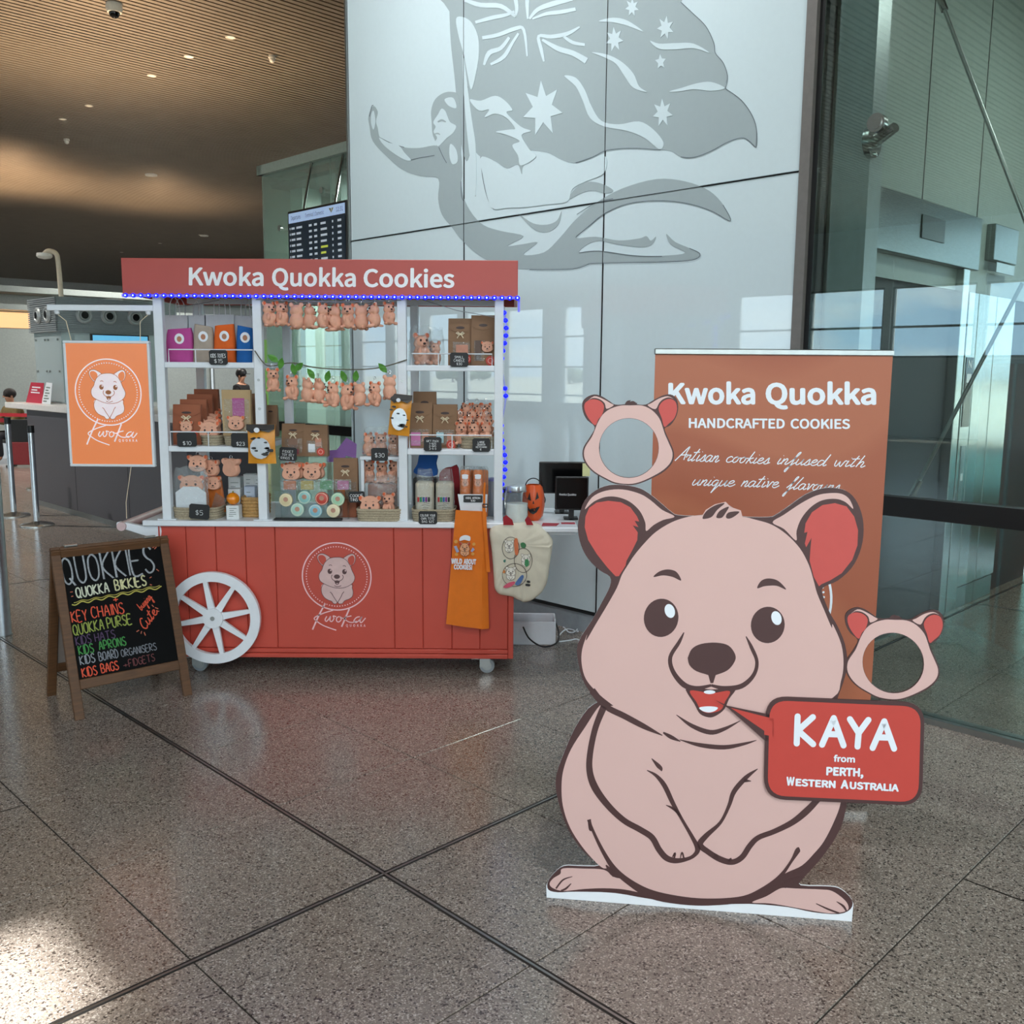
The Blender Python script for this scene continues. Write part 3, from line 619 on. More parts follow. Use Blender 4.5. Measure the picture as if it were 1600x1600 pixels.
# far side of the lobby: daylight, a balustrade
t = MB().box(11.4, 11.7, -9, 9, 0, .35, M=GM).box(11.4, 11.7, -9, 9, 3.3, HC, M=GM)
for b in (-9, -5.5, -2.4, .5, 4.0, 7.5): t.box(11.4, 11.7, b, b + .12, .35, 3.3, M=GM)
t.box(11.45, 11.6, -9, 9, 1.55, 1.62, M=GM)
wall_lobby_rear = tag(t.build('wall_lobby_rear', M_mull), kind='structure')
MB().box(11.5, 11.51, -8.9, 8.9, .35, 3.3, M=GM).build('pane', M_clear, wall_lobby_rear)
tag(MB().box(AW + .3, 11.7, -6.28, 9, 4.4, 4.5, M=GM).box(8.3, 11.4, -9.3, -9.2, 0, 4.4, M=GM).box(8.3, 11.7, -9.3, -6.28, 4.4, 4.5, M=GM).build('wall_lobby_roof', mat('lobby_soffit', '#55605d', .6)), kind='structure')
g = thing('balustrade', 'steel handrail over clear glass beyond the lift at the right edge', 'balustrade', W(9.2, -2.0, 0))
MB().tube([W(8.9, -3.4, 1.02), W(9.0, -2.2, 1.02), W(9.1, -1.0, 1.02), W(9.2, .8, 1.02)], .035, 10).build('handrail', M_steel, g, True)
MB().box(9.0, 9.012, -3.3, .8, .1, 1.0, M=GM).build('pane', glassmat('balustrade_glass', '#b9d6d2', 1.6), g)
for b in (-3.3, -1.3, .7): MB().cyl(W(9.04, b, 0), W(9.04, b, 1.0), .022, n=10).build('post', M_steel, g, True)
for k, (p0, p1) in enumerate((((1598, 442), (1424, 775)), ((1466, -10), (1604, 350)))):
    pq = PL(W(AW + .25, 0), NA); q0 = pq(*p0); q1 = pq(*p1); dr = (q1 - q0).normalized()
    g = thing('tie_rod', ['slanting steel tie rod crossing in front of the dark lift door', 'slanting steel tie rod high behind the tall glass'][k], 'rod', tuple(q1 if q1.z < q0.z else q0))
    MB().cyl(q0, q1, .0095, n=10).build('rod', M_alu, g, True)
    e = q1 if k == 0 else q0; MB().cyl(e, e + dr * (-.09 if k == 0 else .09), .017, n=12).build('turnbuckle', M_steel, g, True)

# ---- glazed box left of the white wall
AB = 5.8; M_greeng = glassmat('green_tinted_glass', '#eaf3ef', 1.5, 0, .30, '#d3e6dd')
t = MB().box(AB - .05, AB + .12, -9.82, -6.31, 3.80, 3.90, M=GM).box(AB - .05, 7.9, -9.82, -9.72, 3.80, 3.90, M=GM).box(AB - .03, AB + .06, -9.8, -6.31, .98, 1.07, M=GM)
wall_box = tag(t.build('wall_box', mat('pale_green_frame', '#b7c8c1', .4)), kind='structure')
MB().box(AB - .035, AB + .065, -9.78, -6.31, .975, 1.075, M=GM).build('transom', M_black, wall_box)
for b0, b1 in ((-9.80, -8.47), (-8.46, -6.4)): MB().box(AB, AB + .012, b0, b1, 0, 3.8, M=GM).build('pane', M_greeng, wall_box)
MB().box(AB + .02, 7.9, -9.80, -9.79, 0, 3.8, M=GM).build('pane', M_greeng, wall_box)
MB().box(AB + .25, AB + .5, -9.62, -9.38, 0, 3.75, M=GM).build('column', mat('pale_green_column', '#b9cbc4', .4), wall_box)
MB().box(AB + .1, AB + .25, -8.52, -8.42, 0, 3.8, M=GM).build('mullion', mat('grey_column', '#7f8a8b'), wall_box)
MB().box(AB + .05, 7.9, -9.7, -6.31, 3.66, 3.7, M=GM).build('soffit', mat('dark_soffit', '#4b5653', .5), wall_box)
for q in ((-9.45, 3.2), (-8.62, 3.5)):
    MB().tube([W(AB + .02, q[0], q[1]), W(AB + .12, q[0] + .03, q[1] - .01), W(AB + .25, q[0] + .06, q[1] - .01)], .018, 8).cyl(W(AB - .012, q[0], q[1]), W(AB + .02, q[0], q[1]), .032, n=16).build('clamp', M_steel, wall_box, True)
t = MB().box(8.0, 8.3, -9.9, -6.3, 0, .6, M=GM).box(8.0, 8.3, -9.9, -6.3, 3.0, HC, M=GM)
for b in (-9.9, -8.9, -7.6): t.box(8.0, 8.3, b, b + .12, .6, 3.0, M=GM)
wall_box_rear = tag(t.build('wall_box_rear', mat('pale_green_frame', '#b7c8c1')), kind='structure')
MB().box(8.1, 8.11, -9.8, -6.3, .6, 3.0, M=GM).build('pane', M_clear, wall_box_rear)

# ---- far block of shops
t = MB().box(4.0, 18, -21.6, -21.2, 0, 2.46, M=GM).box(4.0, 18, -21.6, -21.1, 2.84, 2.95, M=GM).box(4.0, 18, -21.7, -21.05, 3.19, 3.31, M=GM).box(4.0, 18, -22.2, -21.9, 2.4, 3.2, M=GM).box(4.0, 18, -23, -21.2, 3.2, 3.3, M=GM)
wall_far = tag(t.build('wall_far', mat('shop_wall_grey', '#939c9a', .35)), kind='structure')
MB().box(4.2, 7.6, -21.86, -21.80, 2.5, 2.82, M=GM).build('cove_lamp', mat('warm_cove_glow', '#ffcf9a', .5, emit='#ffc48a', es=1.1), wall_far)  # warmly lit stretch of wall, its light put in as a glowing strip
MB().box(12.4, 13.6, -21.19, -21.15, 0.0, 2.4, M=GM).build('green_panel', mat('bright_green_panel', '#6fa843', .5), wall_far)
for a in (5.2, 7.9, 9.3, 11.0): MB().box(a, a + .05, -21.2, -21.14, 0, 2.46, M=GM).build('pilaster', M_alu, wall_far)

# ---- outside: apron, trees, masts
single('apron', MB().box(-400, 400, -400, 400, -.8, -.5), mat('pale_concrete_apron', '#a9a79c', .9), 'pale concrete airfield apron outside the windows', 'ground', kind='stuff')
tr = thing('tree', 'olive green tree of the belt beyond the airfield, reflected in the white wall', 'tree', tuple(W(-125, -20, -.48)), group='trees beyond the airfield')
tb = MB(); rg = random.Random(3)
for k in range(26): tb.ball((rg.uniform(-6, 6), rg.uniform(-2, 2), rg.uniform(2.1, 4)), rg.uniform(1.2, 2.0), n=8, m=6)
tb.build('crown', mat('olive_foliage', '#67735a', .9, var=.3, vs_=.6), tr, world=False)
tk = MB()
tk.cyl((0, 0, 0), (0, 0, 2), .5, .3, n=8)
tk.build('trunk', mat('bark', '#6a5d50', .9), tr, world=False)
for k in range(1, 21):
    p = W(-125 + (k % 3) * -14, -20 - 11 * k if k < 15 else -20 + 11 * (k - 14), -.48); dup(tr, TR(p.x, p.y, p.z, -math.pi / 4, rg.uniform(.45, .62)))
for k, b in enumerate((-4.0, 4.5, 14.0)):
    g = thing('floodlight_mast', 'thin floodlight mast reflected in the glass wall, %s' % ['left one', 'middle one', 'right one'][k], 'mast', tuple(W(-40, b, -.5)))
    MB().cyl(W(-40, b, -.5), W(-40, b, 7.5), .09, .05, n=8).build('pole', M_alu, g); MB().box(-40.1, -39.9, b - .7, b + .7, 7.4, 7.55, M=GM).build('lamp_bar', M_alu, g)

# ---- fill lamps added to brighten the hall, unseen over and behind the camera
FILL_W = 136.0; WASH_W = 290.0
kl = 0
for a in (-13, -8.5, -4.0, .3):
    for b in (1.2, 4.6, 8.0):
        p = W(a, b, HC); kl += 1
        g = thing('ceiling_lamp', 'round high ceiling lamp number %d of the hall behind the viewer' % kl, 'lamp', tuple(p), group='high ceiling lamps of the hall')
        g['label'] = 'round white high ceiling lamp between the slats behind the viewer'
        MB().lathe([(.34, HC - .002), (.34, HC - .05), (.29, HC - .05), (.28, HC - .02)], 24, M=Matrix.Translation((p.x, p.y, 0))).build('rim', M_cw, g, True)
        l = bpy.data.lights.new('lamp_light', 'AREA'); l.shape = 'DISK'; l.size = .5; l.energy = FILL_W; l.color = (.95, .98, 1)
        o = bpy.data.objects.new('lamp_light', l); COL.objects.link(o); o.parent = g; o.location = (0, 0, -.06)

# ---- fill lamps added to brighten the left hall and the lift lobby
kl = 0
for a, b in ((1.0, -13.5), (10.5, -14.5), (2.0, -19.0), (9.0, -19.5), (14, -27), (2, -27)):
    p = W(a, b, HC); kl += 1
    g = thing('ceiling_lamp', 'round white high ceiling lamp of the left hall', 'lamp', tuple(p), group='high ceiling lamps of the left hall')
    MB().lathe([(.12, HC - .002), (.12, HC - .03), (.10, HC - .03), (.095, HC - .01)], 20, M=Matrix.Translation((p.x, p.y, 0))).build('rim', M_cw, g, True)
    l = bpy.data.lights.new('lamp_light', 'SPOT'); l.energy = 1500; l.spot_size = math.radians(120); l.spot_blend = .6; l.shadow_soft_size = .08; l.color = (1, .95, .88)
    o = bpy.data.objects.new('lamp_light', l); COL.objects.link(o); o.parent = g; o.location = (0, 0, -.05)
for k, (a, b, zt, en) in enumerate(((5.1, -12.3, 2.51, 1000), (7.2, -22.3, 3.31, 750), (10.5, -22.3, 3.31, 350))):  # added warm lamps, out of sight, that give the slats their bronze glow
    p = W(a, b, zt)
    g = thing('uplight', ['warm uplight lying on top of the ribbed kiosk block', 'warm uplight on top of the far shop block, left one', 'warm uplight on top of the far shop block, right one'][k], 'uplight', tuple(p))
    MB().lathe([(.0, zt), (.12, zt), (.12, zt + .02), (.10, zt + .02), (.09, zt + .012), (0, zt + .012)], 20, M=Matrix.Translation((p.x, p.y, 0))).build('rim', M_cw, g, True)
    l = bpy.data.lights.new('lamp_light', 'SPOT'); l.energy = en; l.spot_size = math.radians(130); l.spot_blend = .9; l.shadow_soft_size = .06; l.color = (1, .70, .42)
    o = bpy.data.objects.new('lamp_light', l); COL.objects.link(o); o.parent = g; o.location = (0, 0, .10); o.rotation_euler = (math.pi, 0, 0)
for k, (a, b, e) in enumerate(((7.0, -.6, 110), (6.8, 4.0, 90), (9.6, -4.5, 50), (6.9, -8.0, 260))):  # added lamps that brighten the lobby and the glazed box
    z = 4.39 if b > -6 or a > 9 else 3.65
    p = W(a, b, z)
    g = thing('lobby_lamp', ['round lamp in the lobby ceiling before the lift', 'round lamp in the lobby ceiling far right', 'round lamp in the lobby ceiling behind the lift core', 'round lamp in the glazed box left of the white wall'][k], 'lamp', tuple(p))
    MB().lathe([(.2, z - .002), (.2, z - .04), (.17, z - .04), (.16, z - .02)], 20, M=Matrix.Translation((p.x, p.y, 0))).build('rim', M_cw, g, True)
    l = bpy.data.lights.new('lamp_light', 'AREA'); l.shape = 'DISK'; l.size = .3; l.energy = e; l.color = (.95, 1, .96)
    o = bpy.data.objects.new('lamp_light', l); COL.objects.link(o); o.parent = g; o.location = (0, 0, -.05)

for k, b in enumerate((-5.7, -4.4, -3.1)):     # unseen spots added at the ceiling to brighten the white panels
    p = W(2.9, b, HC)
    g = thing('wall_washer', 'spot lamp on the ceiling washing the white panels, %s' % ['left one', 'middle one', 'right one'][k], 'spot lamp', tuple(p))
    MB().lathe([(.07, HC), (.07, HC - .10), (.055, HC - .10), (.05, HC - .03)], 16, M=Matrix.Translation((p.x, p.y, 0))).build('can', M_cw, g, True)
    l = bpy.data.lights.new('lamp_light', 'SPOT'); l.energy = WASH_W; l.spot_size = math.radians(95); l.spot_blend = .8; l.shadow_soft_size = .05; l.color = (.93, .97, 1)
    o = bpy.data.objects.new('lamp_light', l); COL.objects.link(o); o.parent = g; o.location = (0, 0, -.08); o.rotation_euler = (W(AW, b, 3.3) - W(2.9, b, HC)).to_track_quat('-Z', 'Y').to_euler()
# ================================================================ the red cart
CY = 5.0
def X_(px, py=930, Y=CY): return at(px, py, Y).x
def Z_(px, py, Y=CY): return at(px, py, Y).z
M_red = mat('painted_red_timber', '#bf4a3b', .42, var=.03, vs_=6)
M_redc = mat('painted_red_canopy', '#b24a42', .45, var=.03, vs_=6)
M_post = mat('white_painted_steel', '#dfe5ea', .4, var=.02)
M_wht = mat('white_laminate', '#e4e9ee', .35, var=.02)
M_pinkw = mat('emblem_pale_pink', '#f3d3d6', .5, var=.02)
M_lett = mat('lettering_white', '#eef0f3', .5, var=.01)
BX0, BX1, BY1, BZ0, BZ1 = -1.885, .012, 5.72, .102, .826
cart = thing('market_cart', 'red and white market cart with canopy, posts, shelves and a spoked white wheel', 'cart', (-.95, 5.36, 0))
t = MB().box(BX0 + .006, BX1 - .006, CY + .012, BY1, BZ0 + .01, BZ1)
bodyc = t.build('cabinet', M_red, cart)
edges = [X_(253), X_(294), X_(340), X_(386), X_(432), X_(616), X_(660.6), X_(706), X_(750), X_(794)]
for i in range(len(edges) - 1):
    MB().cbox(edges[i] + .0012, edges[i + 1] - .0012, CY + .002, CY + .016, BZ0 + .052, BZ1, .003).build('plank', M_red, bodyc)
MB().cbox(BX0, edges[0], CY - .006, CY + .02, BZ0, BZ1, .003).build('stile', M_red, bodyc)
MB().cbox(edges[-1], BX1, CY - .006, CY + .02, BZ0, BZ1, .003).build('stile', M_red, bodyc)
MB().cbox(edges[0], edges[-1], CY - .004, CY + .02, BZ0 + .026, BZ0 + .05, .003).build('rail', M_red, bodyc)
MB().cbox(edges[0], edges[-1], CY - .010, CY + .02, BZ0, BZ0 + .024, .003).build('rail', M_red, bodyc)
MB().cbox(BX1 - .02, BX1, CY + .02, BY1, BZ0, BZ1, .003).build('side_board', M_red, bodyc)
CTZ = .856
MB().cbox(-1.966, .004, CY - .028, BY1 + .03, BZ1, CTZ, .004).build('countertop', M_wht, cart)
FX1 = .353
fp = MB().cbox(.006, FX1, CY - .02, BY1, .806, .832, .004).build('folding_leaf', M_wht, cart)
MB().cbox(.03, FX1 - .01, CY + .02, CY + .04, .785, .804, .003).build('leaf_bar', M_post, fp)
MB().cyl((.02, CY + .012, .79), (.14, CY + .012, .79), .006, n=8).build('bolt', M_steel, fp, True)
# posts
PX = [-1.845, -1.331, -.580, -.074]; PW = .0235
for x in PX:
    pf = MB().cbox(x - PW, x + PW, 5.005, 5.05, CTZ + .004, 2.03, .003).build('post', M_post, cart)
    MB().cbox(x - .05, x + .05, 5.0, 5.09, CTZ, CTZ + .005, .001).build('foot_plate', M_post, pf)
    for z in (1.45, 1.60):
        if x in PX[1:3]: MB().cyl((x, 5.0, z), (x, 5.006, z), .007, n=10).build('bolt', M_alu, pf)
    MB().cbox(x - PW, x + PW, 5.64, 5.685, CTZ, 2.03, .003).build('post', M_post, cart)
# shelves
ZL1, ZL2, ZR1, ZR2 = Z_(320, 566, 5.02), Z_(320, 697, 5.02), Z_(700, 571, 5.02), Z_(700, 702, 5.02)
for x0, x1, z in ((-1.822, -1.354, ZL1), (-1.822, -1.354, ZL2), (-.557, -.097, ZR1), (-.557, -.097, ZR2)):
    MB().cbox(x0, x1, 5.01, 5.66, z - .03, z, .003).build('shelf', M_post, cart)
MX0, MX1, MZ = X_(563, 715, 5.12), -.604, Z_(595, 713, 5.12)
ms = MB().cbox(MX0, MX1, 5.10, 5.40, MZ - .018, MZ, .002).build('small_shelf', M_post, cart)
for y in (5.12, 5.38):
    for x in (MX0 + .012, MX1 - .012): MB().box(x - .008, x + .008, y - .008, y + .008, CTZ, MZ - .018).build('leg', M_post, ms)
# wire rails in front of the shelves
def rail(x0, x1, z, h, xs):
    t = MB().tube([(x0, 5.016, z), (x0, 5.016, z + h), (x1, 5.016, z + h), (x1, 5.016, z)], .0035, 6)
    for x in xs: t.tube([(x, 5.016, z), (x, 5.016, z + h)], .003, 6)
    t.build('wire_rail', M_post, cart, True)
rail(-1.80, -1.36, ZL1, .065, (-1.66,)); rail(-1.81, -1.37, ZL2, .075, (-1.61, -1.46)); rail(-.53, -.11, ZR1, .06, (-.39,)); rail(-.545, -.11, ZR2, .075, (-.32,))
# canopy
KX0, KX1, KZ0, KZ1, KY0, KY1 = -2.004, .022, 2.033, 2.213, 4.965, 5.78
cf = MB().cbox(KX0, KX1, KY0, KY0 + .018, KZ0, KZ1, .002).build('fascia_board', M_redc, cart)
MB().cbox(KX0, KX1, KY1 - .018, KY1, KZ0, KZ1, .002).build('fascia_board', M_redc, cart)
for x in (KX0, KX1 - .018): MB().cbox(x, x + .018, KY0 + .018, KY1 - .018, KZ0, KZ1, .002).build('fascia_board', M_redc, cart)
MB().box(KX0 + .018, KX1 - .018, KY0 + .018, KY1 - .018, KZ1 - .03, KZ1 - .012).build('roof_board', mat('roof_underside', '#c9c3c6', .6), cart)
MB().box(KX0 + .1, KX1 - .1, 5.0, 5.05, KZ0, KZ0 + .03).box(KX0 + .1, KX1 - .1, 5.64, 5.69, KZ0, KZ0 + .03).build('top_rail', M_post, cart)
FP = PL((0, KY0, 0), (0, -1, 0))
for (wd, x0, x1) in (('Kwoka', 295, 412), ('Quokka', 425, 556), ('Cookies', 568, 710)):
    t = MB(); y0 = 445 + (x0 - 295) * .0092; y1 = 445 + (x1 - 295) * .0092
    letters(t, FP, wd, x0, y0, x1, y1, 29.5, bold=.010, d=.0012); t.build('lettering', M_lett, cf)
# blue lights under the fascia
M_led = mat('blue_led', '#0a14e8', .3, emit='#0612ff', es=2.2); M_lcore = mat('led_core', '#cfd8ff', .3, emit='#8fb0ff', es=3.5)
M_ltube = mat('led_tube', '#8f8be8', .35, emit='#4a48f0', es=.45)
ls = MB().tube([(KX0, KY0 - .006, KZ0 - .008), (KX1 + .004, KY0 - .006, KZ0 - .008)], .0075, 8).tube([(KX1 + .004, KY0 - .006, KZ0 - .008), (KX1 + .006, KY0 + .03, KZ0 - .02), (KX1 + .006, KY0 + .03, KZ0 - .075)], .006, 8).build('led_strip', M_ltube, cart)
lm = MB().ball((0, 0, 0), .0135, .007, .012, 10, 6).mesh('led_bulb'); lc = MB().ball((0, -.005, 0), .0042, .003, .0042, 8, 6).mesh('led_core')
root_inv = wmat(cart).inverted()
for i in range(52):
    x = KX0 + .02 + i * .0393
    b_ = link('led_bulb', lm, M_led, ls, root_inv @ Matrix.Translation((x, KY0 - .012, KZ0 - .008)))
for i in range(52):
    x = KX0 + .02 + i * .0393
    link('led_core', lc, M_lcore, ls, root_inv @ Matrix.Translation((x, KY0 - .015, KZ0 - .008)))
lx = X_(787, 600, 5.06)
rg = random.Random(5)
vst = MB().tube([(lx + .012 * math.sin(i * .9), 5.03 + .008 * math.cos(i * 1.3), 1.96 - i * .05) for i in range(21)], .0045, 6).build('hanging_led_strip', mat('clear_led_tube', '#aab0d8', .3, emit='#3a3cf0', es=.15), cart)
for i in range(26):
    z = 1.955 - i * .039
    if 6 < i < 10 or 11 < i < 15: continue
    link('led_bulb', lm, M_led, vst, root_inv @ Matrix.Translation((lx + .012 * math.sin(i * .7), 5.022, z)))
# wheel
wc = at(334, 965, 4.955); WR = .252
whl = MB()
n = 64; prof = [(WR, -.014), (WR, .014), (WR - .052, .014), (WR - .052, -.014)]
vs_ = []; fs_ = []
for i in range(n):
    a = 2 * math.pi * i / n
    for r, d in prof: vs_.append(Vector((wc.x + r * math.cos(a), wc.y + d, wc.z + r * math.sin(a))))
for i in range(n):
    for k in range(4): fs_.append((i * 4 + k, i * 4 + (k + 1) % 4, ((i + 1) % n) * 4 + (k + 1) % 4, ((i + 1) % n) * 4 + k))
whl.add(vs_, fs_); wheel = whl.build('wheel', M_wht, cart)
for i in range(8):
    a = 2 * math.pi * i / 8 + .19; d = Vector((math.cos(a), 0, math.sin(a))); q = Vector((-math.sin(a), 0, math.cos(a))); r0, r1 = .045, WR - .048
    P = [wc + d * r0 + q * .019, wc + d * r1 + q * .011, wc + d * r1 - q * .011, wc + d * r0 - q * .019]
    MB().slab([p + Vector((0, -.009, 0)) for p in P], (0, -1, 0), .018).build('spoke', M_wht, wheel)
MB().cyl(wc + Vector((0, -.022, 0)), wc + Vector((0, .014, 0)), .054, n=32).build('hub', M_wht, wheel, True)
MB().cyl(wc + Vector((0, -.026, 0)), wc + Vector((0, -.022, 0)), .012, n=16).cyl(wc + Vector((0, .014, 0)), wc + Vector((0, .06, 0)), .02, n=12).build('axle', M_alu, wheel, True)
# casters
for x, y in ((X_(757, 1040), 5.075), (X_(303, 1040), 5.075), (X_(757, 1040), 5.64), (X_(303, 1040), 5.64)):
    c = MB().cbox(x - .05, x + .05, y - .04, y + .04, BZ0 - .008, BZ0, .002).box(x - .028, x + .028, y - .022, y - .017, .035, BZ0 - .006).box(x - .028, x + .028, y + .017, y + .022, .035, BZ0 - .006).build('caster', M_alu, cart)
    MB().cyl((x + .012, y - .015, .042), (x + .012, y + .015, .042), .0415, n=28).build('tyre', mat('grey_rubber', '#8d9498', .5), c, True)
    MB().cyl((x + .012, y - .017, .042), (x + .012, y + .017, .042), .026, n=20).build('hub', M_alu, c, True)
    MB().cbox(x - .075, x - .03, y - .03, y + .03, BZ0 - .022, BZ0 - .012, .003).build('brake_pedal', M_alu, c)
# push handle at the left end
hz = Z_(190, 822)
br = [(-2.115, hz + .012), (-2.09, hz + .022), (-1.966, hz + .0), (BX0, hz + .005), (BX0, hz - .06), (-1.95, hz - .055), (-2.06, hz - .02), (-2.105, hz - .012)]
for y in (5.0, 5.66): MB().slab([(x, y, z) for x, z in smooth(br, True, 4)], (0, -1, 0), .03).build('handle_bracket', M_wht, cart)
MB().cyl((-2.085, 4.985, hz), (-2.085, 5.72, hz), .024, n=20).build('handle_bar', mat('pale_pink_bar', '#cfb4b4', .45), cart, True)
# bracket arm for the hanging sign
az = Z_(150, 481)
MB().cbox(-2.42, PX[0] - PW, 5.01, 5.045, az - .014, az + .016, .002).build('sign_arm', M_post, cart)
t = MB()
for x in (-2.375, -1.90): t.lathe([(.016, az - .014), (.012, az - .03), (.004, az - .034)], 12, M=Matrix.Translation((x, 5.027, 0)))
t.build('hooks', M_post, cart, True)
# string from post to post and the cord for the upper key rings
MB().tube([(PX[1], 5.0, 2.012), (-1.1, 4.99, 2.004), (-.9, 4.99, 2.002), (-.75, 4.99, 2.006), (PX[2], 5.0, 2.014)], .0025, 6).build('cord', mat('grey_cord', '#8f9297', .6), cart)
MB().tube([(PX[0], 5.30, 1.99), (-1.7, 5.2, 2.0), (-1.55, 5.1, 2.015)], .002, 6).build('cord', mat('grey_cord', '#8f9297'), cart)
MB().tube([(-.5, 5.1, 2.03), (-.3, 5.1, 1.97), (PX[3], 5.05, 1.93)], .002, 6).build('cord', mat('grey_cord', '#8f9297'), cart)

# ---------------------------------------------------------------- round emblem: pale animal bust in a dotted ring with a script name
def E_(pts): return [((p[0] - 660) / 545, (p[1] - 610) / 545) + tuple(q / 545 for q in p[2:]) for p in pts]
def emblem(pl, parent, fill, bg, line, ring=None, d=.0008, dark=None, script=True, lw=1.0):
    """pl(a, b, d): emblem units, ring radius 1"""
    ring = ring or fill; dark = dark or line
    if script:
        n = 72; o = [(math.cos(2 * math.pi * i / n), math.sin(2 * math.pi * i / n)) for i in range(n)]
        MB().poly([pl(x * 1.012, y * 1.012, d) for x, y in o], [[pl(x * .975, y * .975, d) for x, y in o]]).build('emblem_ring', ring, parent)
        t = MB()
        for i in range(72):
            a = 2 * math.pi * i / 72; t.ell(pl, .88 * math.cos(a), .88 * math.sin(a), .019, .019, d, 6)
        tag(t.build('emblem_dots', ring, parent), kind='stuff')
    HEAD = [(640, 300), (560, 315), (490, 370), (450, 440), (430, 500), (390, 560), (380, 620), (400, 680), (450, 720), (520, 755), (590, 780), (680, 795), (780, 785), (860, 750), (920, 700), (945, 640), (940, 590), (905, 510), (880, 440), (840, 370), (790, 325), (720, 300)]
    BODY = [(445, 730), (415, 800), (420, 880), (460, 950), (520, 990), (570, 1010), (600, 1045), (640, 1050), (665, 1025), (690, 1050), (740, 1045), (780, 1000), (850, 970), (900, 930), (915, 860), (900, 790), (875, 730), (660, 700)]
    EARL = [(440, 440), (385, 375), (360, 305), (378, 258), (440, 240), (510, 265), (565, 315), (500, 380)]
    EARR = [(880, 440), (930, 410), (960, 340), (955, 275), (920, 243), (860, 255), (800, 290), (775, 320), (840, 380)]
    INL = [(450, 425), (395, 370), (375, 310), (392, 272), (440, 265), (482, 290), (500, 330), (490, 370)]
    INR = [(890, 430), (930, 395), (948, 335), (940, 290), (915, 268), (875, 285), (845, 320), (845, 365)]
    for nm, P_ in (('emblem_ear', EARL), ('emblem_ear', EARR), ('emblem_body', BODY)): MB().shape(pl, E_(P_), d, True).build(nm, fill, parent)
    for P_ in (INL, INR): MB().shape(pl, E_(P_), d * 1.6, True).build('emblem_ear_lining', bg, parent)
    MB().shape(pl, E_(HEAD), d * 2.2, True).build('emblem_head', fill, parent)
    t = MB(); W_ = 8 * lw
    for cyc, dd in ((HEAD, 2.8), (EARL, 1.4), (EARR, 1.4), (BODY[:-1], 1.4)):
        t.ribbon(pl, [(p[0], p[1], W_ / 545) for p in E_(cyc + cyc[:1] if cyc is not BODY[:-1] else cyc)], d * dd)
    for L_ in ([(550, 860), (575, 880), (600, 925), (640, 990), (665, 1025), (690, 990), (725, 930), (745, 885), (772, 850)], [(590, 580), (578, 620), (600, 660), (640, 680), (665, 672), (700, 680), (745, 655), (765, 615), (750, 580)], [(620, 755), (670, 772), (730, 755)], [(540, 430), (570, 422), (590, 436)], [(760, 440), (785, 432), (808, 448)]):
        t.ribbon(pl, [(p[0], p[1], W_ * 1.2 / 545) for p in E_(L_)], d * 3)
    t.build('emblem_lines', line, parent)
    t = MB(); c = lambda x, y, rx, ry, dd: t.ell(pl, (x - 660) / 545, (y - 610) / 545, rx / 545, ry / 545, d * dd, 16)
    c(555, 525, 36, 42, 3.2); c(785, 530, 36, 42, 3.2); c(665, 610, 48, 36, 3.2)
    t.shape(pl, E_([(620, 678), (712, 680), (690, 730), (665, 745), (640, 728)]), d * 3.2); t.build('emblem_face', dark, parent)
    t = MB(); c(570, 508, 11, 14, 4); c(800, 513, 11, 14, 4); t.shape(pl, E_([(650, 718), (668, 712), (684, 718), (668, 734)]), d * 4); t.build('emblem_glints', fill, parent)
    if script:
        t = MB(); w1 = 24 / 545; w2 = 17 / 545
        for L_, w in (([(470, 1045), (360, 1250), (258, 1475)], w1), ([(592, 1155), (450, 1200), (330, 1255), (290, 1290), (320, 1330), (440, 1410), (635, 1482)], w2), ([(490, 1255), (462, 1310), (482, 1338), (520, 1300), (548, 1258), (538, 1320), (566, 1340), (602, 1290), (592, 1248), (640, 1262)], w2), ([(690, 1255), (648, 1280), (645, 1330), (680, 1345), (718, 1305), (700, 1262), (740, 1285), (775, 1285)], w2), ([(850, 1130), (790, 1270), (722, 1425)], w1), ([(882, 1245), (800, 1265), (770, 1290), (830, 1340), (900, 1352), (960, 1330)], w2), ([(1015, 1258), (960, 1272), (920, 1325), (950, 1352), (1000, 1320), (1045, 1262), (1015, 1330), (1040, 1352), (1105, 1278)], w2)):
            t.ribbon(pl, [(p[0], p[1], w) for p in E_(L_)], d)
        t.build('emblem_script', ring, parent)
        t = MB(); (x0, y0), (x1, y1) = E_([(792, 1422), (1102, 1422)]); letters(t, pl, 'QUOKKA', x0, y0, x1, y1, 42 / 545, bold=.01, space=1.35, d=d); t.build('emblem_small_lettering', ring, parent)
def emb_plane(c, r, u, v, n):
    u = Vector(u) * r; v = Vector(v) * r; n = Vector(n); c = Vector(c)
    return lambda a, b, d=0.0: c + u * a - v * b + n * d
M_eline = mat('emblem_dark_line', '#54393a', .6)
ec = at(526, 901, CY); emblem(emb_plane((ec.x, CY + .002, ec.z), .1862, (1, 0, 0), (0, 0, 1), (0, -1, 0)), bodyc, mat('emblem_fill', '#d3b3b0', .5), M_red, M_eline, ring=mat('emblem_ring_pink', '#efc3c6', .5))
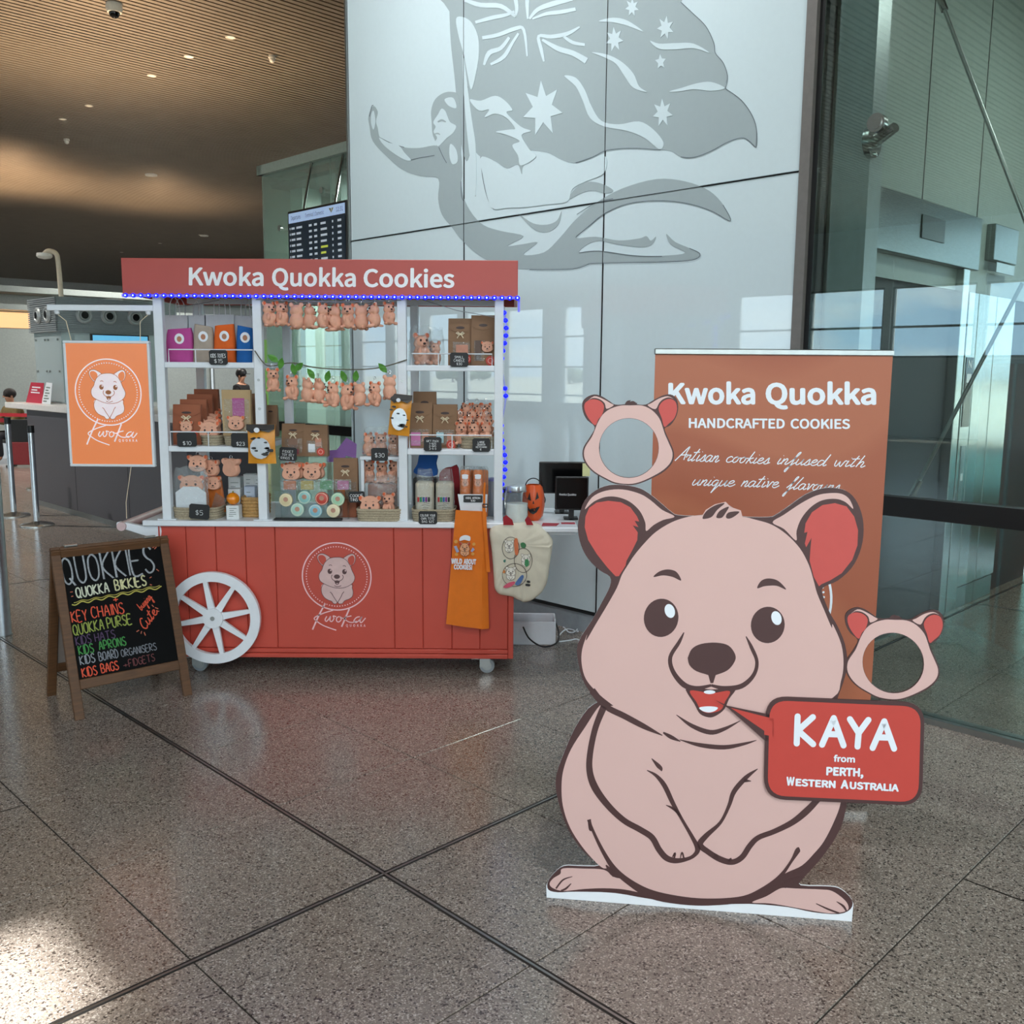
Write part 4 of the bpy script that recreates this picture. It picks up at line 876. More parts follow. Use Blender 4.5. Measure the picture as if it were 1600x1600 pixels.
# ================================================================ goods on the cart
M_plush = mat('plush_apricot', '#e2a98e', .75, var=.06, vs_=60, bump=.25, bs=220)
M_plush2 = mat('plush_dusk', '#c98f78', .75, var=.06, vs_=60)
M_inear = mat('ear_orange', '#d9683f', .7)
M_dark = mat('dark_brown_print', '#3a2622', .5)
M_kraft = mat('kraft_paper', '#8b6b50', .8, var=.07, vs_=12, bump=.1)
M_kraft2 = mat('kraft_paper_red', '#96583d', .8, var=.07, vs_=12)
M_kraft3 = mat('kraft_paper_tan', '#b59a72', .8, var=.05, vs_=12)
M_twine = mat('cream_ribbon', '#e3d3b5', .6)
M_film = glassmat('clear_cellophane', '#f4f6f6', 1.5, .05, .06, bump=.6)
M_tag = mat('chalk_tag_black', '#17191b', .6, var=.1)
M_chalk = mat('chalk_white', '#dcdfe0', .8)
M_basket = mat('seagrass', '#a89c84', .85, var=.22, vs_=140, bump=.5, bs=160)
M_wicker = mat('golden_wicker', '#b38c55', .7, var=.25, vs_=90, bump=.4, bs=120)
M_redst = mat('red_sticker', '#c8402f', .5)
M_chrome = mat('chrome', '#d7dadd', .15, 1.0)
ORD = ['first', 'second', 'third', 'fourth', 'fifth', 'sixth', 'seventh', 'eighth', 'ninth', 'tenth', 'eleventh', 'twelfth', 'thirteenth', 'fourteenth', 'fifteenth', 'sixteenth']
def remesh(mb, name, vox):
    me = mb.mesh(name + '_raw'); o = bpy.data.objects.new('tmp', me); COL.objects.link(o)
    md = o.modifiers.new('r', 'REMESH'); md.mode = 'VOXEL'; md.voxel_size = vox; md.use_smooth_shade = True
    sm = o.modifiers.new('s', 'SMOOTH'); sm.factor = .5; sm.iterations = 4
    out = bpy.data.meshes.new_from_object(o.evaluated_get(bpy.context.evaluated_depsgraph_get())); out.name = name
    bpy.data.objects.remove(o); bpy.data.meshes.remove(me)
    out.polygons.foreach_set('use_smooth', [True] * len(out.polygons)); out.materials.clear(); return out
# ---- plush toy: sitting, facing -y, hung or set by its base, 0.15 tall
pb = MB(); pb.ball((0, 0, .048), .042, .036, .048, 16, 12).ball((0, -.004, .108), .036, .032, .034, 16, 12).ball((-.024, -.002, .1), .016, .02, .018).ball((.024, -.002, .1), .016, .02, .018)
for s in (-1, 1):
    pb.ball((s * .029, .004, .140), .0145, .008, .016, 12, 8); pb.ball((s * .034, -.03, .010), .014, .024, .011, 12, 8); pb.ball((s * .02, -.03, .060), .011, .016, .022, 10, 8)
pb.ball((0, -.03, .098), .018, .014, .014, 12, 8); pb.ball((0, .036, .012), .009, .02, .008)
PLM = remesh(pb, 'plush_body', .0038)
fb = MB(); fb.ball((-.015, -.0335, .117), .0055, .004, .0065, 8, 6).ball((.015, -.0335, .117), .0055, .004, .0065, 8, 6).ball((0, -.0445, .101), .008, .005, .006, 10, 6)
fb.tube([(-.008, -.0425, .091), (0, -.043, .087), (.008, -.0425, .091)], .0015, 6); PLF = fb.mesh('plush_face', sm=True)
PLE = [MB().ball((s * .029, -.003, .141), .0088, .004, .0105, 10, 6).mesh('plush_ear_lining', sm=True) for s in (-1, 1)]
rb = MB().tube([(.009 * math.cos(a), 0, .172 + .009 * math.sin(a)) for a in [2 * math.pi * i / 14 for i in range(14)]], .0013, 6, True).tube([(0, 0, .152), (.001, .001, .158), (0, 0, .164)], .0016, 6)
PLR = rb.mesh('key_ring', sm=True)
def plush(x, y, z, rz, s, label, group, ring=False, name='plush_toy', m=None, rx=0.0, ry=0.0):
    g = thing(name, label, 'plush toy', (x, y, z), rz, group); g.rotation_euler = (rx, ry, rz); g.scale = (s, s, s)
    link('body', PLM, M_plush, g); link('face', PLF, M_dark, g); link('ear_lining', PLE[0], M_inear, g); link('ear_lining', PLE[1], M_inear, g)
    if ring: link('key_ring', PLR, M_chrome, g)
    return g
R = math.radians
up = [(421, 471, 511, 40), (441, 470, 510, 28), (464, 473, 515, 178), (483, 474, 514, 115), (505, 473, 513, 60), (525, 474, 518, -60), (544, 474, 514, 5), (565, 474, 516, 200), (586, 473, 512, -75), (608, 471, 508, 30)]
for k, (x, y0, y1, yaw) in enumerate(up):
    p = at(x, y1, 5.0 + .02 * (k % 2)); h = at(x, y0, 5.0).z - p.z; s = h / .152
    plush(p.x, p.y, p.z, R(yaw), s, '%s plush key ring from the left on the upper cord%s' % (ORD[k], ', its back turned' if 150 < yaw < 210 else ''), 'plush key rings on the upper cord', True, 'plush_key_ring')
lo = [(427, 575, 612, 20), (457, 586, 625, -15), (480, 590, 629, 130), (498, 591, 631, 120), (521, 596, 636, -30), (543, 598, 641, 40), (562, 597, 635, 160), (586, 596, 635, -25), (609, 586, 625, 182)]
for k, (x, y0, y1, yaw) in enumerate(lo):
    p = at(x, y1, 4.985 + .02 * (k % 2)); h = at(x, y0, 5.0).z - p.z; s = h / .152
    plush(p.x, p.y, p.z, R(yaw), s, '%s plush key ring from the left on the leafy vine%s' % (ORD[k], ', its back turned' if 150 < yaw < 210 else ''), 'plush key rings on the leafy vine', True, 'plush_key_ring')
# vine with leaves
vine = thing('vine_garland', 'twig garland with green leaves strung between the middle posts', 'garland', tuple(at(520, 585, 5.0)))
vp = [tuple(at(x, y, Y)) for x, y, Y in ((398, 548, 4.99), (410, 565, 4.985), (422, 572, 4.99), (456, 567, 5.0), (490, 574, 5.0), (530, 577, 4.995), (570, 577, 4.995), (600, 573, 5.0), (636, 562, 4.99))]
MB().tube(smooth(vp, False, 5), .0032, 7).build('twig', mat('twig_brown', '#5d5a4c', .8), vine, True)
M_leaf = mat('leaf_green', '#4d8a2f', .45, var=.25, vs_=40)
leafp = [(427, 560, 55), (439, 568, -20), (459, 577, 10), (467, 573, -50), (486, 584, 30), (512, 588, -20), (537, 588, 20), (556, 588, -10), (598, 575, 40)]
for x, y, a in leafp:
    c = at(x, y, 4.982); u = Vector((math.cos(R(a)), 0, math.sin(R(a)))); v = Vector((-math.sin(R(a)), -.3, math.cos(R(a)))).normalized()
    P = [c + v * (.034 * q) + u * (wd) + Vector((0, -.004 * abs(q), 0)) for q, wd in ((-1, 0), (-.5, .013), (0, .017), (.5, .012), (1, 0), (.5, -.012), (0, -.017), (-.5, -.013))]
    MB().slab(P, (0, -1, 0), .0012).build('leaf', M_leaf, vine)

# ---- card tags with chalk writing
def price_tag(x0, y0, x1, y1, Y, lines, label, tilt=0.0, m=M_tag):
    a = at(x0, y1, Y); b = at(x1, y0, Y); w, h = b.x - a.x, b.z - a.z; c = Vector(((a.x + b.x) / 2, Y, a.z))
    g = thing('price_tag', label, 'price tag', tuple(c)); q = math.radians(tilt)
    u = Vector((math.cos(q), 0, math.sin(q))); v = Vector((-math.sin(q), 0, math.cos(q))); pl = flatplane(c + v * h, u, v, (0, -1, 0)); r = .12 * min(w, h)
    out = [(-w / 2 + r, 0), (-w * .2, .006 * 0), (w / 2 - r, 0), (w / 2, r), (w / 2 - .001, h * .5), (w / 2, h - r), (w / 2 - r, h), (-w / 2 + r, h), (-w / 2, h - r), (-w / 2 + .001, h * .5), (-w / 2, r)]
    MB().slab([pl(p[0], p[1]) for p in out], (0, -1, 0), .003).build('card', m, g)
    t = MB(); n = len(lines)
    for i, tx in enumerate(lines):
        hh = h * .62 / max(n, 1.6); wd = min(w * .8, hh * .62 * len(tx)); y = h * (.18 + .72 * (i + 1) / n) - hh * .1 if n > 1 else h * .72
        scrawl(t, pl, tx, -wd / 2, y, wd / 2, y, hh * .8, .0022 if n < 3 else .0015, d=.0006)
    if lines: t.build('chalk_writing', M_chalk, g)
    return g
F_ = 5.0 - .006
price_tag(327, 547, 355, 570, F_, ['KIDS TOTES', '$15'], 'black chalk tag reading $15 on the top left shelf rail')
price_tag(277, 676, 307, 698, F_, ['', '$10'], 'black chalk tag reading $10 at the left of the middle left shelf', 1)
price_tag(361, 677, 390, 699, F_, ['', '$23'], 'black chalk tag reading $23 under the tan pouch', -1)
price_tag(295, 788, 326, 811, F_ - .025, ['$5'], 'black chalk tag reading $5 on the bottom left basket', -4)
price_tag(703, 551, 732, 573, F_, ['SMALL', 'CANDLE', '$30'], 'black chalk tag on the top right shelf rail')
price_tag(662, 683, 690, 705, F_, ['GIFT PACK', '1-$25', '2-$45', '3-$60'], 'black chalk tag reading GIFT PACK on the middle right shelf')
price_tag(738, 685, 766, 706, F_, ['LARGE', 'QUOKKA', 'KEYCHAIN', '$8'], 'black chalk tag under the heap of plush key rings')
price_tag(654, 799, 683, 819, F_ - .025, ['COLOUR YOUR', 'OWN TOTE', 'BAG $25'], 'black chalk tag reading COLOUR YOUR OWN at the counter edge')
price_tag(580, 700, 606, 720, 5.09, ['$30'], 'black chalk tag reading $30 on the small middle shelf')
price_tag(436, 699, 463, 720, 5.05, ['FIDGET', 'TOY KEY', 'RINGS $9'], 'dark patterned tag leaning below the two middle gift bags', -3)
price_tag(545, 768, 570, 785, 5.06, ['COOKIE', 'TINS $7'], 'dark chalk tag half hidden between tins and basket', 2)

# ---- gift bags of brown paper
def paper_bag(x0, x1, ytop, zb, Y, depth, label, m, group=None, fold=True, bow=True, window=None, sticker=None, content=None, rz=0.0, face=False, taper=.0):
    a = at(x0, ytop, Y); b = at(x1, ytop, Y); w = b.x - a.x; h = a.z - zb; cx = (a.x + b.x) / 2
    g = thing('gift_bag', label, 'gift bag', (cx, Y + depth / 2, zb), rz, group); hd = depth / 2; hw = w / 2
    t = MB(); k = 5
    rings = []
    for i in range(k + 1):
        q = i / k; dd = hd * (1 - .75 * q ** 2.2) if fold else hd; ww = hw * (1 - taper * q); bul = 1 + .02 * math.sin(q * 3.1)
        rings.append([(-ww, -dd * bul, h * q), (0, -dd * bul * 1.03, h * q), (ww, -dd * bul, h * q), (ww * .97, 0, h * q), (ww, dd, h * q), (-ww, dd, h * q), (-ww * .97, 0, h * q)])
    vs = [p for r in rings for p in r]; n = 7
    fs = [(i * n + j, i * n + (j + 1) % n, (i + 1) * n + (j + 1) % n, (i + 1) * n + j) for i in range(k) for j in range(n)] + [tuple(range(n))[::-1], tuple(range(k * n, k * n + n))]
    t.add(vs, fs).build('paper_body', m, g, world=False)
    def fy(z): q = z / h; return -(hd * (1 - .75 * q ** 2.2) if fold else hd) * (1.03 + .02 * math.sin(q * 3.1)) - .0015
    def quad(ax, az, bx, bz, d=0.0):
        return [(ax, fy(az) - d, az), (bx, fy(az) - d, az), (bx, fy(bz) - d, bz), (ax, fy(bz) - d, bz)]
    if fold:
        P = [(-hw * .98, h * .99), (-hw * .98, h * .80), (-hw * .6, h * .735), (0, h * .70), (hw * .6, h * .735), (hw * .98, h * .80), (hw * .98, h * .99)]
        MB().slab([(x, fy(min(z, h)) - .003, z) for x, z in P], (0, -1, 0), .0015).build('flap', m, g, world=False)
        MB().slab([(x * .18 * w, fy(h * .80) - .0045, h * (.80 + .03 * y)) for x, y in [(math.cos(i * .52), math.sin(i * .52)) for i in range(12)]], (0, -1, 0), .001).build('hand_slot', M_dark, g, world=False)
    if bow:
        z = h * .665; y = fy(z) - .006; s = w * .17
        t = MB()
        for e in (-1, 1):
            t.tube([(0, y, z), (e * s * .6, y - .004, z + s * .5), (e * s, y - .002, z + s * .25), (e * s * .5, y - .002, z - s * .05), (0, y, z)], .0035, 6)
            t.tube([(0, y, z), (e * s * .5, y - .002, z - s * .5), (e * s * .75, y, z - s * .95)], .0032, 6)
        t.ball((0, y - .003, z), .005); t.build('ribbon_bow', M_twine, g, True, world=False)
    if content:
        for (cx_, cz_, cw, chh, cm) in content:
            MB().slab([(p[0], fy(h * cz_) - .0025, p[2]) for p in quad(hw * (cx_ - cw), h * (cz_ - chh), hw * (cx_ + cw), h * (cz_ + chh))], (0, -1, 0), .002).build('packed_item', cm, g, world=False)
    if window:
        ax, az, bx, bz = window; MB().add(quad(hw * ax, h * az, hw * bx, h * bz, .003), [(0, 1, 2, 3)]).build('clear_window', M_film, g, world=False)
    if face:
        pb_ = Matrix.Translation((hw * face[0], fy(h * face[1]) - .012, h * face[1])) @ Matrix.Diagonal((face[2],) * 3 + (1,))
        f = face_purse_parts(g, pb_)
    if sticker:
        sx, sz, sr = sticker
        t = MB().poly([(hw * sx + sr * math.cos(i * .42), fy(h * sz) - .006, h * sz + sr * math.sin(i * .42)) for i in range(15)]); st = t.build('round_sticker', M_redst, g, world=False)
        t = MB().add([(hw * sx + sr * q * math.cos(i * .7), fy(h * sz) - .0065, h * sz + sr * q * math.sin(i * .7)) for i in range(9) for q in (.45, .6)], [(2 * i, 2 * i + 1, (2 * i + 3) % 18, (2 * i + 2) % 18) for i in range(9)]); t.build('sticker_print', mat('sticker_pink', '#eea79a', .5), st, world=False)
    return g
# ---- flat face purse (facing -y, centre at origin, about 0.075 wide)
def FPs(pts): return [((p[0] - 600) / 6600, (430 - p[1]) / 6600) for p in pts]
FO = FPs(smooth([(420, 520), (400, 470), (410, 400), (430, 350), (385, 310), (375, 255), (400, 225), (440, 222), (475, 250), (540, 225), (600, 220), (660, 225), (725, 250), (760, 222), (800, 225), (825, 255), (815, 310), (770, 350), (790, 400), (800, 470), (780, 520), (720, 570), (600, 590), (480, 570)], True, 3))
def puff(out, th, ins=.93):
    m = MB(); n = len(out); cx = sum(p[0] for p in out) / n; cz = sum(p[1] for p in out) / n
    sc = lambda p, k: (cx + (p[0] - cx) * k, cz + (p[1] - cz) * k)
    L = [[(*sc(p, ins), -th) for p in out], [(*p, -th * .5) for p in out], [(*p, th * .5) for p in out], [(*sc(p, ins), th) for p in out]]
    vs = [(q[0], q[2], q[1]) for l in L for q in l]; fs = []
    for k in range(3): fs += [(k * n + i, k * n + (i + 1) % n, (k + 1) * n + (i + 1) % n, (k + 1) * n + i) for i in range(n)]
    m.add(vs, fs); tri = tessellate_polygon([[Vector((q[0], q[1], 0)) for q in L[0]]]); fl_ = [tuple(t_) for t_ in tri]
    m.f += [t_ for t_ in fl_] + [tuple(i + 3 * n for i in t_) for t_ in fl_]; return m
FPM = puff(FO, .009).mesh('face_purse', sm=True)
FPE = []
for s in (-1, 1): FPE.append(MB().poly([(s * .0285 + .0048 * math.cos(i * .6), -.0098, .0255 + .0062 * math.sin(i * .6)) for i in range(11)]).mesh('purse_ear_lining'))
t = MB()
for s in (-1, 1):
    t.poly([(s * .0115 + .0030 * math.cos(i * .6), -.0098, .0035 + .0042 * math.sin(i * .6)) for i in range(11)])
    t.ribbon(lambda a, b, d=0: Vector((a, -.0098, -b)), [(s * .008, -.0125, .0008), (s * .0115, -.0145, .0014), (s * .015, -.0125, .0008)], 0)
t.poly([(.0048 * math.cos(i * .6), -.0099, -.0055 + .0034 * math.sin(i * .6)) for i in range(11)])
t.ribbon(lambda a, b, d=0: Vector((a, -.0098, -b)), [(-.008, .010, .0012), (-.004, .0142, .0014), (0, .011, .0012), (.004, .0142, .0014), (.008, .010, .0012)], 0)
FPF = t.mesh('purse_face')
def face_purse_parts(g, M, m=None):
    b = link('purse_body', FPM, M_plush, g, M); link('purse_face', FPF, M_dark, g, M); link('purse_ear_lining', FPE[0], M_inear, g, M); link('purse_ear_lining', FPE[1], M_inear, g, M); return b
def face_purse(x, y, z, w, label, group, rz=0.0, rx=0.0, ring=False):
    """z = bottom of the purse"""
    s = w / .0677; g = thing('face_purse', label, 'coin purse', (x, y, z), rz, group); g.rotation_euler = (rx, 0, rz)
    M = Matrix.Translation((0, 0, .0242 * s)) @ Matrix.Diagonal((s, s, s, 1)); face_purse_parts(g, M)
    if ring: MB().tube([(.009 * math.cos(a), 0, .06 * s + .009 * math.sin(a)) for a in [2 * math.pi * i / 14 for i in range(14)]], .0013, 6, True).build('key_ring', M_chrome, g, True, world=False)
    return g
# ---- baskets
def basket(x0, x1, ytop, zb, Y, depth, label, m=M_basket, rows=5):
    a = at(x0, ytop, Y); b = at(x1, ytop, Y); w = b.x - a.x; h = a.z - zb; g = thing('basket', label, 'basket', ((a.x + b.x) / 2, Y + depth / 2, zb))
    def loop(k, z, n=28):
        out = []
        for i in range(n):
            t = 2 * math.pi * i / n; c, s = math.cos(t), math.sin(t); e = .42
            out.append((math.copysign(abs(c) ** e, c) * w / 2 * k, math.copysign(abs(s) ** e, s) * depth / 2 * k, z))
        return out
    r = h / rows / 2
    t = MB()
    for i in range(rows): t.tube(loop(.90 + .06 * i / rows + (.008 if i % 2 else 0), r + i * 2 * r), r * 1.08, 8, True)
    t.build('woven_wall', m, g, True, world=False)
    MB().tube(loop(.97, h - r * .4), r * .8, 8, True).build('rim', m, g, True, world=False)
    MB().poly([(p[0], p[1], r * .7) for p in loop(.92, 0)]).build('base', m, g, world=False)
    return g
def clear_bag(x0, x1, y0, zb, Y, depth, label, cat='bag', name='clear_bag', seed=1):
    a = at(x0, y0, Y); b = at(x1, y0, Y); w = b.x - a.x; h = a.z - zb; g = thing(name, label, cat, ((a.x + b.x) / 2, Y + depth / 2, zb)); r = random.Random(seed)
    t = MB(); n = 14; k = 7; vs = []
    for i in range(k + 1):
        q = i / k; ww = w / 2 * (1 - .25 * q ** 3); dd = depth / 2 * (1 - .7 * q)
        for j in range(n):
            an = 2 * math.pi * j / n; c, s = math.cos(an), math.sin(an); jj = 1 + r.uniform(-.10, .10) * (.3 + q)
            vs.append((math.copysign(abs(c) ** .6, c) * ww * jj, math.copysign(abs(s) ** .6, s) * dd * jj, h * q + r.uniform(-.01, .01) * q))
    fs = [(i * n + j, i * n + (j + 1) % n, (i + 1) * n + (j + 1) % n, (i + 1) * n + j) for i in range(k) for j in range(n)]
    t.add(vs, fs).build('film', M_film, g, world=False); return g, w, h

# ================= left bay, top shelf: cloth pouches before white carrier bags
M_paperw = mat('white_paper', '#d9dade', .8, var=.03)
for k, (x0, x1, yt, yh) in enumerate(((252, 291, 492, 464), (293, 318, 492, 470), (320, 364, 491, 461), (365, 400, 493, 464))):
    Y = 5.28 + .02 * (k % 2); a = at(x0, yt, Y); b = at(x1, yt, Y); w = b.x - a.x; h = a.z - ZL1
    g = thing('carrier_bag', '%s white paper carrier bag from the left behind the cloth pouches' % ORD[k], 'carrier bag', ((a.x + b.x) / 2, Y + .06, ZL1), 0, 'white paper carrier bags')
    t = MB().add([(-w / 2, -.06, 0), (w / 2, -.06, 0), (w / 2, .06, 0), (-w / 2, .06, 0), (-w / 2, -.045, h), (w / 2, -.045, h), (w / 2, .045, h), (-w / 2, .045, h), (w / 2 - .012, 0, h * .5), (-w / 2 + .012, 0, h * .5)], [(0, 1, 5, 4), (3, 7, 6, 2), (1, 8, 5), (2, 8, 1), (6, 8, 2), (5, 8, 6), (0, 4, 9), (0, 9, 3), (3, 9, 7), (4, 7, 9), (0, 3, 2, 1)]); t.build('paper_body', M_paperw, g, world=False)
    hh = at(x0, yh, Y).z - a.z
    for y in (-.045, .045):
        MB().tube(smooth([(-w * .2, y, h - .01), (-w * .18, y, h + hh * .6), (0, y, h + hh), (w * .18, y, h + hh * .6), (w * .2, y, h - .01)], False, 4), .003, 6).build('twisted_handle', M_paperw, g, True, world=False)
for k, (x0, x1, y0, col, nm) in enumerate(((253, 298, 513, '#b5488f', 'pink'), (297, 330, 508, '#a89b8c', 'beige'), (329, 364, 507, '#d9601c', 'orange'), (365, 394, 510, '#1a62a8', 'blue'))):
    Y = 5.10; a = at(x0, y0, Y); b = at(x1, y0, Y); w = b.x - a.x; h = a.z - ZL1; m = mat(nm + '_cloth', col, .85, var=.08, vs_=25, bump=.3, bs=60)
    g = thing('cloth_pouch', nm + ' folded cloth pouch with a round white sticker on the top left shelf', 'pouch', ((a.x + b.x) / 2, Y + .05, ZL1), 0, 'folded cloth pouches')
    t = MB(); n = 16; kk = 6; vs = []; r = random.Random(k)
    for i in range(kk + 1):
        q = i / kk; ww = w / 2 * (1 - .12 * q) * (.95 if q == 1 else 1); dd = .05 * (1 - .65 * q)
        for j in range(n):
            an = 2 * math.pi * j / n; c, s = math.cos(an), math.sin(an); vs.append((math.copysign(abs(c) ** .5, c) * ww * (1 + r.uniform(-.02, .02)), math.copysign(abs(s) ** .5, s) * dd, h * q * (1 - (.05 * c if k % 2 else -.03 * c) * q)))
    t.add(vs, [(i * n + j, i * n + (j + 1) % n, (i + 1) * n + (j + 1) % n, (i + 1) * n + j) for i in range(kk) for j in range(n)] + [tuple(range(n))[::-1], tuple(range(kk * n, kk * n + n))]); t.build('cloth', m, g, True, world=False)
    yy = -.05 * (1 - .65 * .68) - .006; st = MB().poly([(w * .05 + .026 * math.cos(i * .42), yy - .0, h * .70 + .028 * math.sin(i * .42)) for i in range(15)]).build('round_sticker', M_wht, g, world=False)
    t = MB().poly([(w * .05 + .013 * math.cos(i * .42), yy - .001, h * .69 + .015 * math.sin(i * .42)) for i in range(15)]); t.build('sticker_print', mat('sticker_animal', '#b07a5c', .6), st, world=False)
# ================= left bay, middle shelf
for k in range(4):
    Y = 5.10 + .085 * k
    paper_bag(268 + 11 * k, 312 + 9 * k, 632 - 8 * k, ZL2, Y, .06, ['front red-brown gift bag with an animal face and red sticker, lower left shelf', 'second red-brown gift bag from the front in the left row', 'third red-brown gift bag from the front in the left row', 'rearmost red-brown gift bag in the left row'][k], M_kraft2, 'row of red-brown gift bags', face=(.05, .44, 1.05) if k == 0 else False, sticker=(.5, .26, .022) if k == 0 else None)
basket(309, 343, 681, ZL2, 5.055, .42, 'narrow seagrass basket of face purses on the middle left shelf', rows=4)
for k in range(6):
    p = at(325, 660, 5.09 + .055 * k); face_purse(p.x + .012 * (k % 2), 5.10 + .055 * k, ZL2 + .03 + .012 * k, .115, '%s apricot face purse from the front in the narrow left basket' % ORD[k], 'face purses in the narrow left basket', rx=-.15)
basket(345, 392, 682, ZL2, 5.06, .30, 'seagrass basket holding the tan pouch on the middle left shelf', rows=4)
paper_bag(346, 391, 609, ZL2 + .05, 5.10, .03, 'tan pouch with a pink cloth and an animal face purse in its window', M_kraft3, fold=False, bow=False, window=(-.85, .06, .9, .8), content=[(.15, .62, .42, .2, mat('pink_cloth', '#b5488f'))], face=(0.0, .26, 1.4))
for k, (x0, x1) in enumerate(((392, 414), (412, 432))): paper_bag(x0, x1, 615 + 18 * k, ZL2 + .01 if k == 0 else CTZ + .42, 5.32 + .1 * k, .05, ['brown pouch behind the second post, upper one', 'brown pouch behind the second post, right one'][k], M_kraft, bow=False)
# the two orange treat pouches hung on posts
def treat_bag(x0, x1, y0, y1, Y, label, rz=0.0, ry=0.0):
    a = at(x0, y1, Y); b = at(x1, y0, Y); w = b.x - a.x; h = b.z - a.z; g = thing('treat_pouch', label, 'treat pouch', ((a.x + b.x) / 2, Y, a.z), rz, 'orange treat pouches'); g.rotation_euler = (0, ry, rz); n = 9; k = 8; vs = []
    for i in range(k + 1):
        q = i / k; th = .028 * math.sin(math.pi * min(max(q * .9 + .12, 0), 1)) * (1 if q < .85 else .3)
        for j in range(n): u = j / (n - 1); vs.append(((u - .5) * w * (1 - .05 * math.sin(q * 3)), -th * math.sin(math.pi * u) - .002, h * q))
    for i in range(k + 1):
        for j in range(n): u = j / (n - 1); vs.append(((u - .5) * w * (1 - .05 * math.sin(i / k * 3)), .003, h * i / k))
    N = (k + 1) * n; fs = [(i * n + j, i * n + j + 1, (i + 1) * n + j + 1, (i + 1) * n + j) for i in range(k) for j in range(n - 1)]; fs += [tuple(N + q for q in f) for f in fs]
    fs += [(j, j + 1, N + j + 1, N + j) for j in range(n - 1)] + [(k * n + j, k * n + j + 1, N + k * n + j + 1, N + k * n + j) for j in range(n - 1)] + [(i * n, (i + 1) * n, N + (i + 1) * n, N + i * n) for i in range(k)] + [(i * n + n - 1, (i + 1) * n + n - 1, N + (i + 1) * n + n - 1, N + i * n + n - 1) for i in range(k)]
    MB().add(vs, fs).build('pouch', mat('orange_treat_foil', '#dc9226', .35, var=.12, vs_=20), g, True, world=False)
    fy = -.033; top = MB().slab([(-w / 2, fy + .02, h), (w / 2, fy + .02, h), (w / 2, fy + .012, h * .88), (w * .3, fy + .006, h * .80), (0, fy + .004, h * .85), (-w * .3, fy + .006, h * .78), (-w / 2, fy + .012, h * .86)], (0, -1, 0), .003); top.build('black_top_band', mat('black_print', '#16130f', .4), g, world=False)
    t = MB().slab([(.36 * w * math.cos(i * .4), fy - .002, h * .40 + .27 * h * math.sin(i * .4)) for i in range(16)], (0, -1, 0), .002); t.build('silver_window', mat('silver_window', '#c6ccd2', .2, .4), g, world=False)
    r = random.Random(int(x0)); pr = mat('black_print', '#16130f')
    t = MB()
    for q in range(11):
        cx = r.uniform(-.4, .4) * w; cz = h * r.uniform(.2, .75); s = r.uniform(.05, .11) * w
        t.poly([(cx + s * math.cos(i * 1.05) * (1 + .5 * (i % 2)), fy - .005, cz + s * .6 * math.sin(i * 1.05)) for i in range(6)])
    tag(t.build('black_print', pr, g, world=False), kind='stuff')
    for e in (-.1,): MB().poly([(w * (e + .1 * math.cos(i * .5)), fy - .004, h * .86 + .07 * w * math.sin(i * .5) * 1.3) for i in range(13)]).build('white_moon', M_wht, g, world=False)
treat_bag(388, 430, 663, 724, 4.985, 'orange treat pouch with black top hanging on the left middle post')
treat_bag(606, 639, 616, 680, 4.98, 'tilted orange treat pouch hanging on the right middle post', ry=.09)
# ================= left bay, counter
basket(263, 341, 794, CTZ, 5.0, .34, 'oblong seagrass basket with the $5 tag on the counter', rows=5)
g, w_, h_ = clear_bag(266, 323, 730, CTZ + .015, 5.03, .05, 'clear bag with an animal face and a white card standing in the $5 basket', seed=4)
MB().slab([(-w_ * .42, -.008, .02), (w_ * .42, -.008, .02), (w_ * .42, -.008, h_ * .48), (w_ * .2, -.008, h_ * .60), (-w_ * .2, -.008, h_ * .60), (-w_ * .42, -.008, h_ * .48)], (0, -1, 0), .004).build('white_card', M_wht, g, world=False)
face_purse_parts(g, Matrix.Translation((0, .012, h_ * .62)) @ Matrix.Diagonal((2.1, 1, 1.7, 1)))
p = at(338, 790, 5.12); g = thing('orange_packet', 'orange and brown packet leaning behind the clear bag in the $5 basket', 'packet', (p.x, 5.14, CTZ + .02), -.2)
MB().cbox(-.055, .05, -.01, .01, 0, .20, .004, M=Matrix.Rotation(-.12, 4, 'Y')).build('packet', mat('brown_orange_foil', '#b9652c', .35, var=.2), g, world=False); face_purse_parts(g, Matrix.Translation((-.005, -.02, .16)) @ Matrix.Diagonal((1.3,) * 3 + (1,)))
MB().slab([(-.03, -.0135, .03), (.05, -.0135, .03), (.06, -.0135, .075), (0, -.0135, .115)], (0, -1, 0), .002).build('clear_window', M_film, g, world=False)
for k, (x, y0, y1, yaw) in enumerate(((310, 708, 737, 0), (328, 712, 745, -25))):
    p = at(x, y1, 5.10); face_purse(p.x, 5.10 + .03 * k, p.z, .11, ['apricot face purse on a key ring hanging under the middle left shelf', 'darker face purse hanging next to it under the middle left shelf'][k], 'purses hanging under the left shelf', R(yaw), ring=True)
p = at(362, 745, 5.06); face_purse(p.x, 5.06, p.z, .12, 'face purse seen from its side hanging by a ring under the $23 tag', 'purses hanging under the left shelf', R(150), ring=True)
basket(374, 409, 778, CTZ, 5.10, .22, 'golden wicker basket full of small boxes beside the second post', M_wicker, 6)
M_bxw = mat('white_card_box', '#d8dcdc', .6, var=.05)
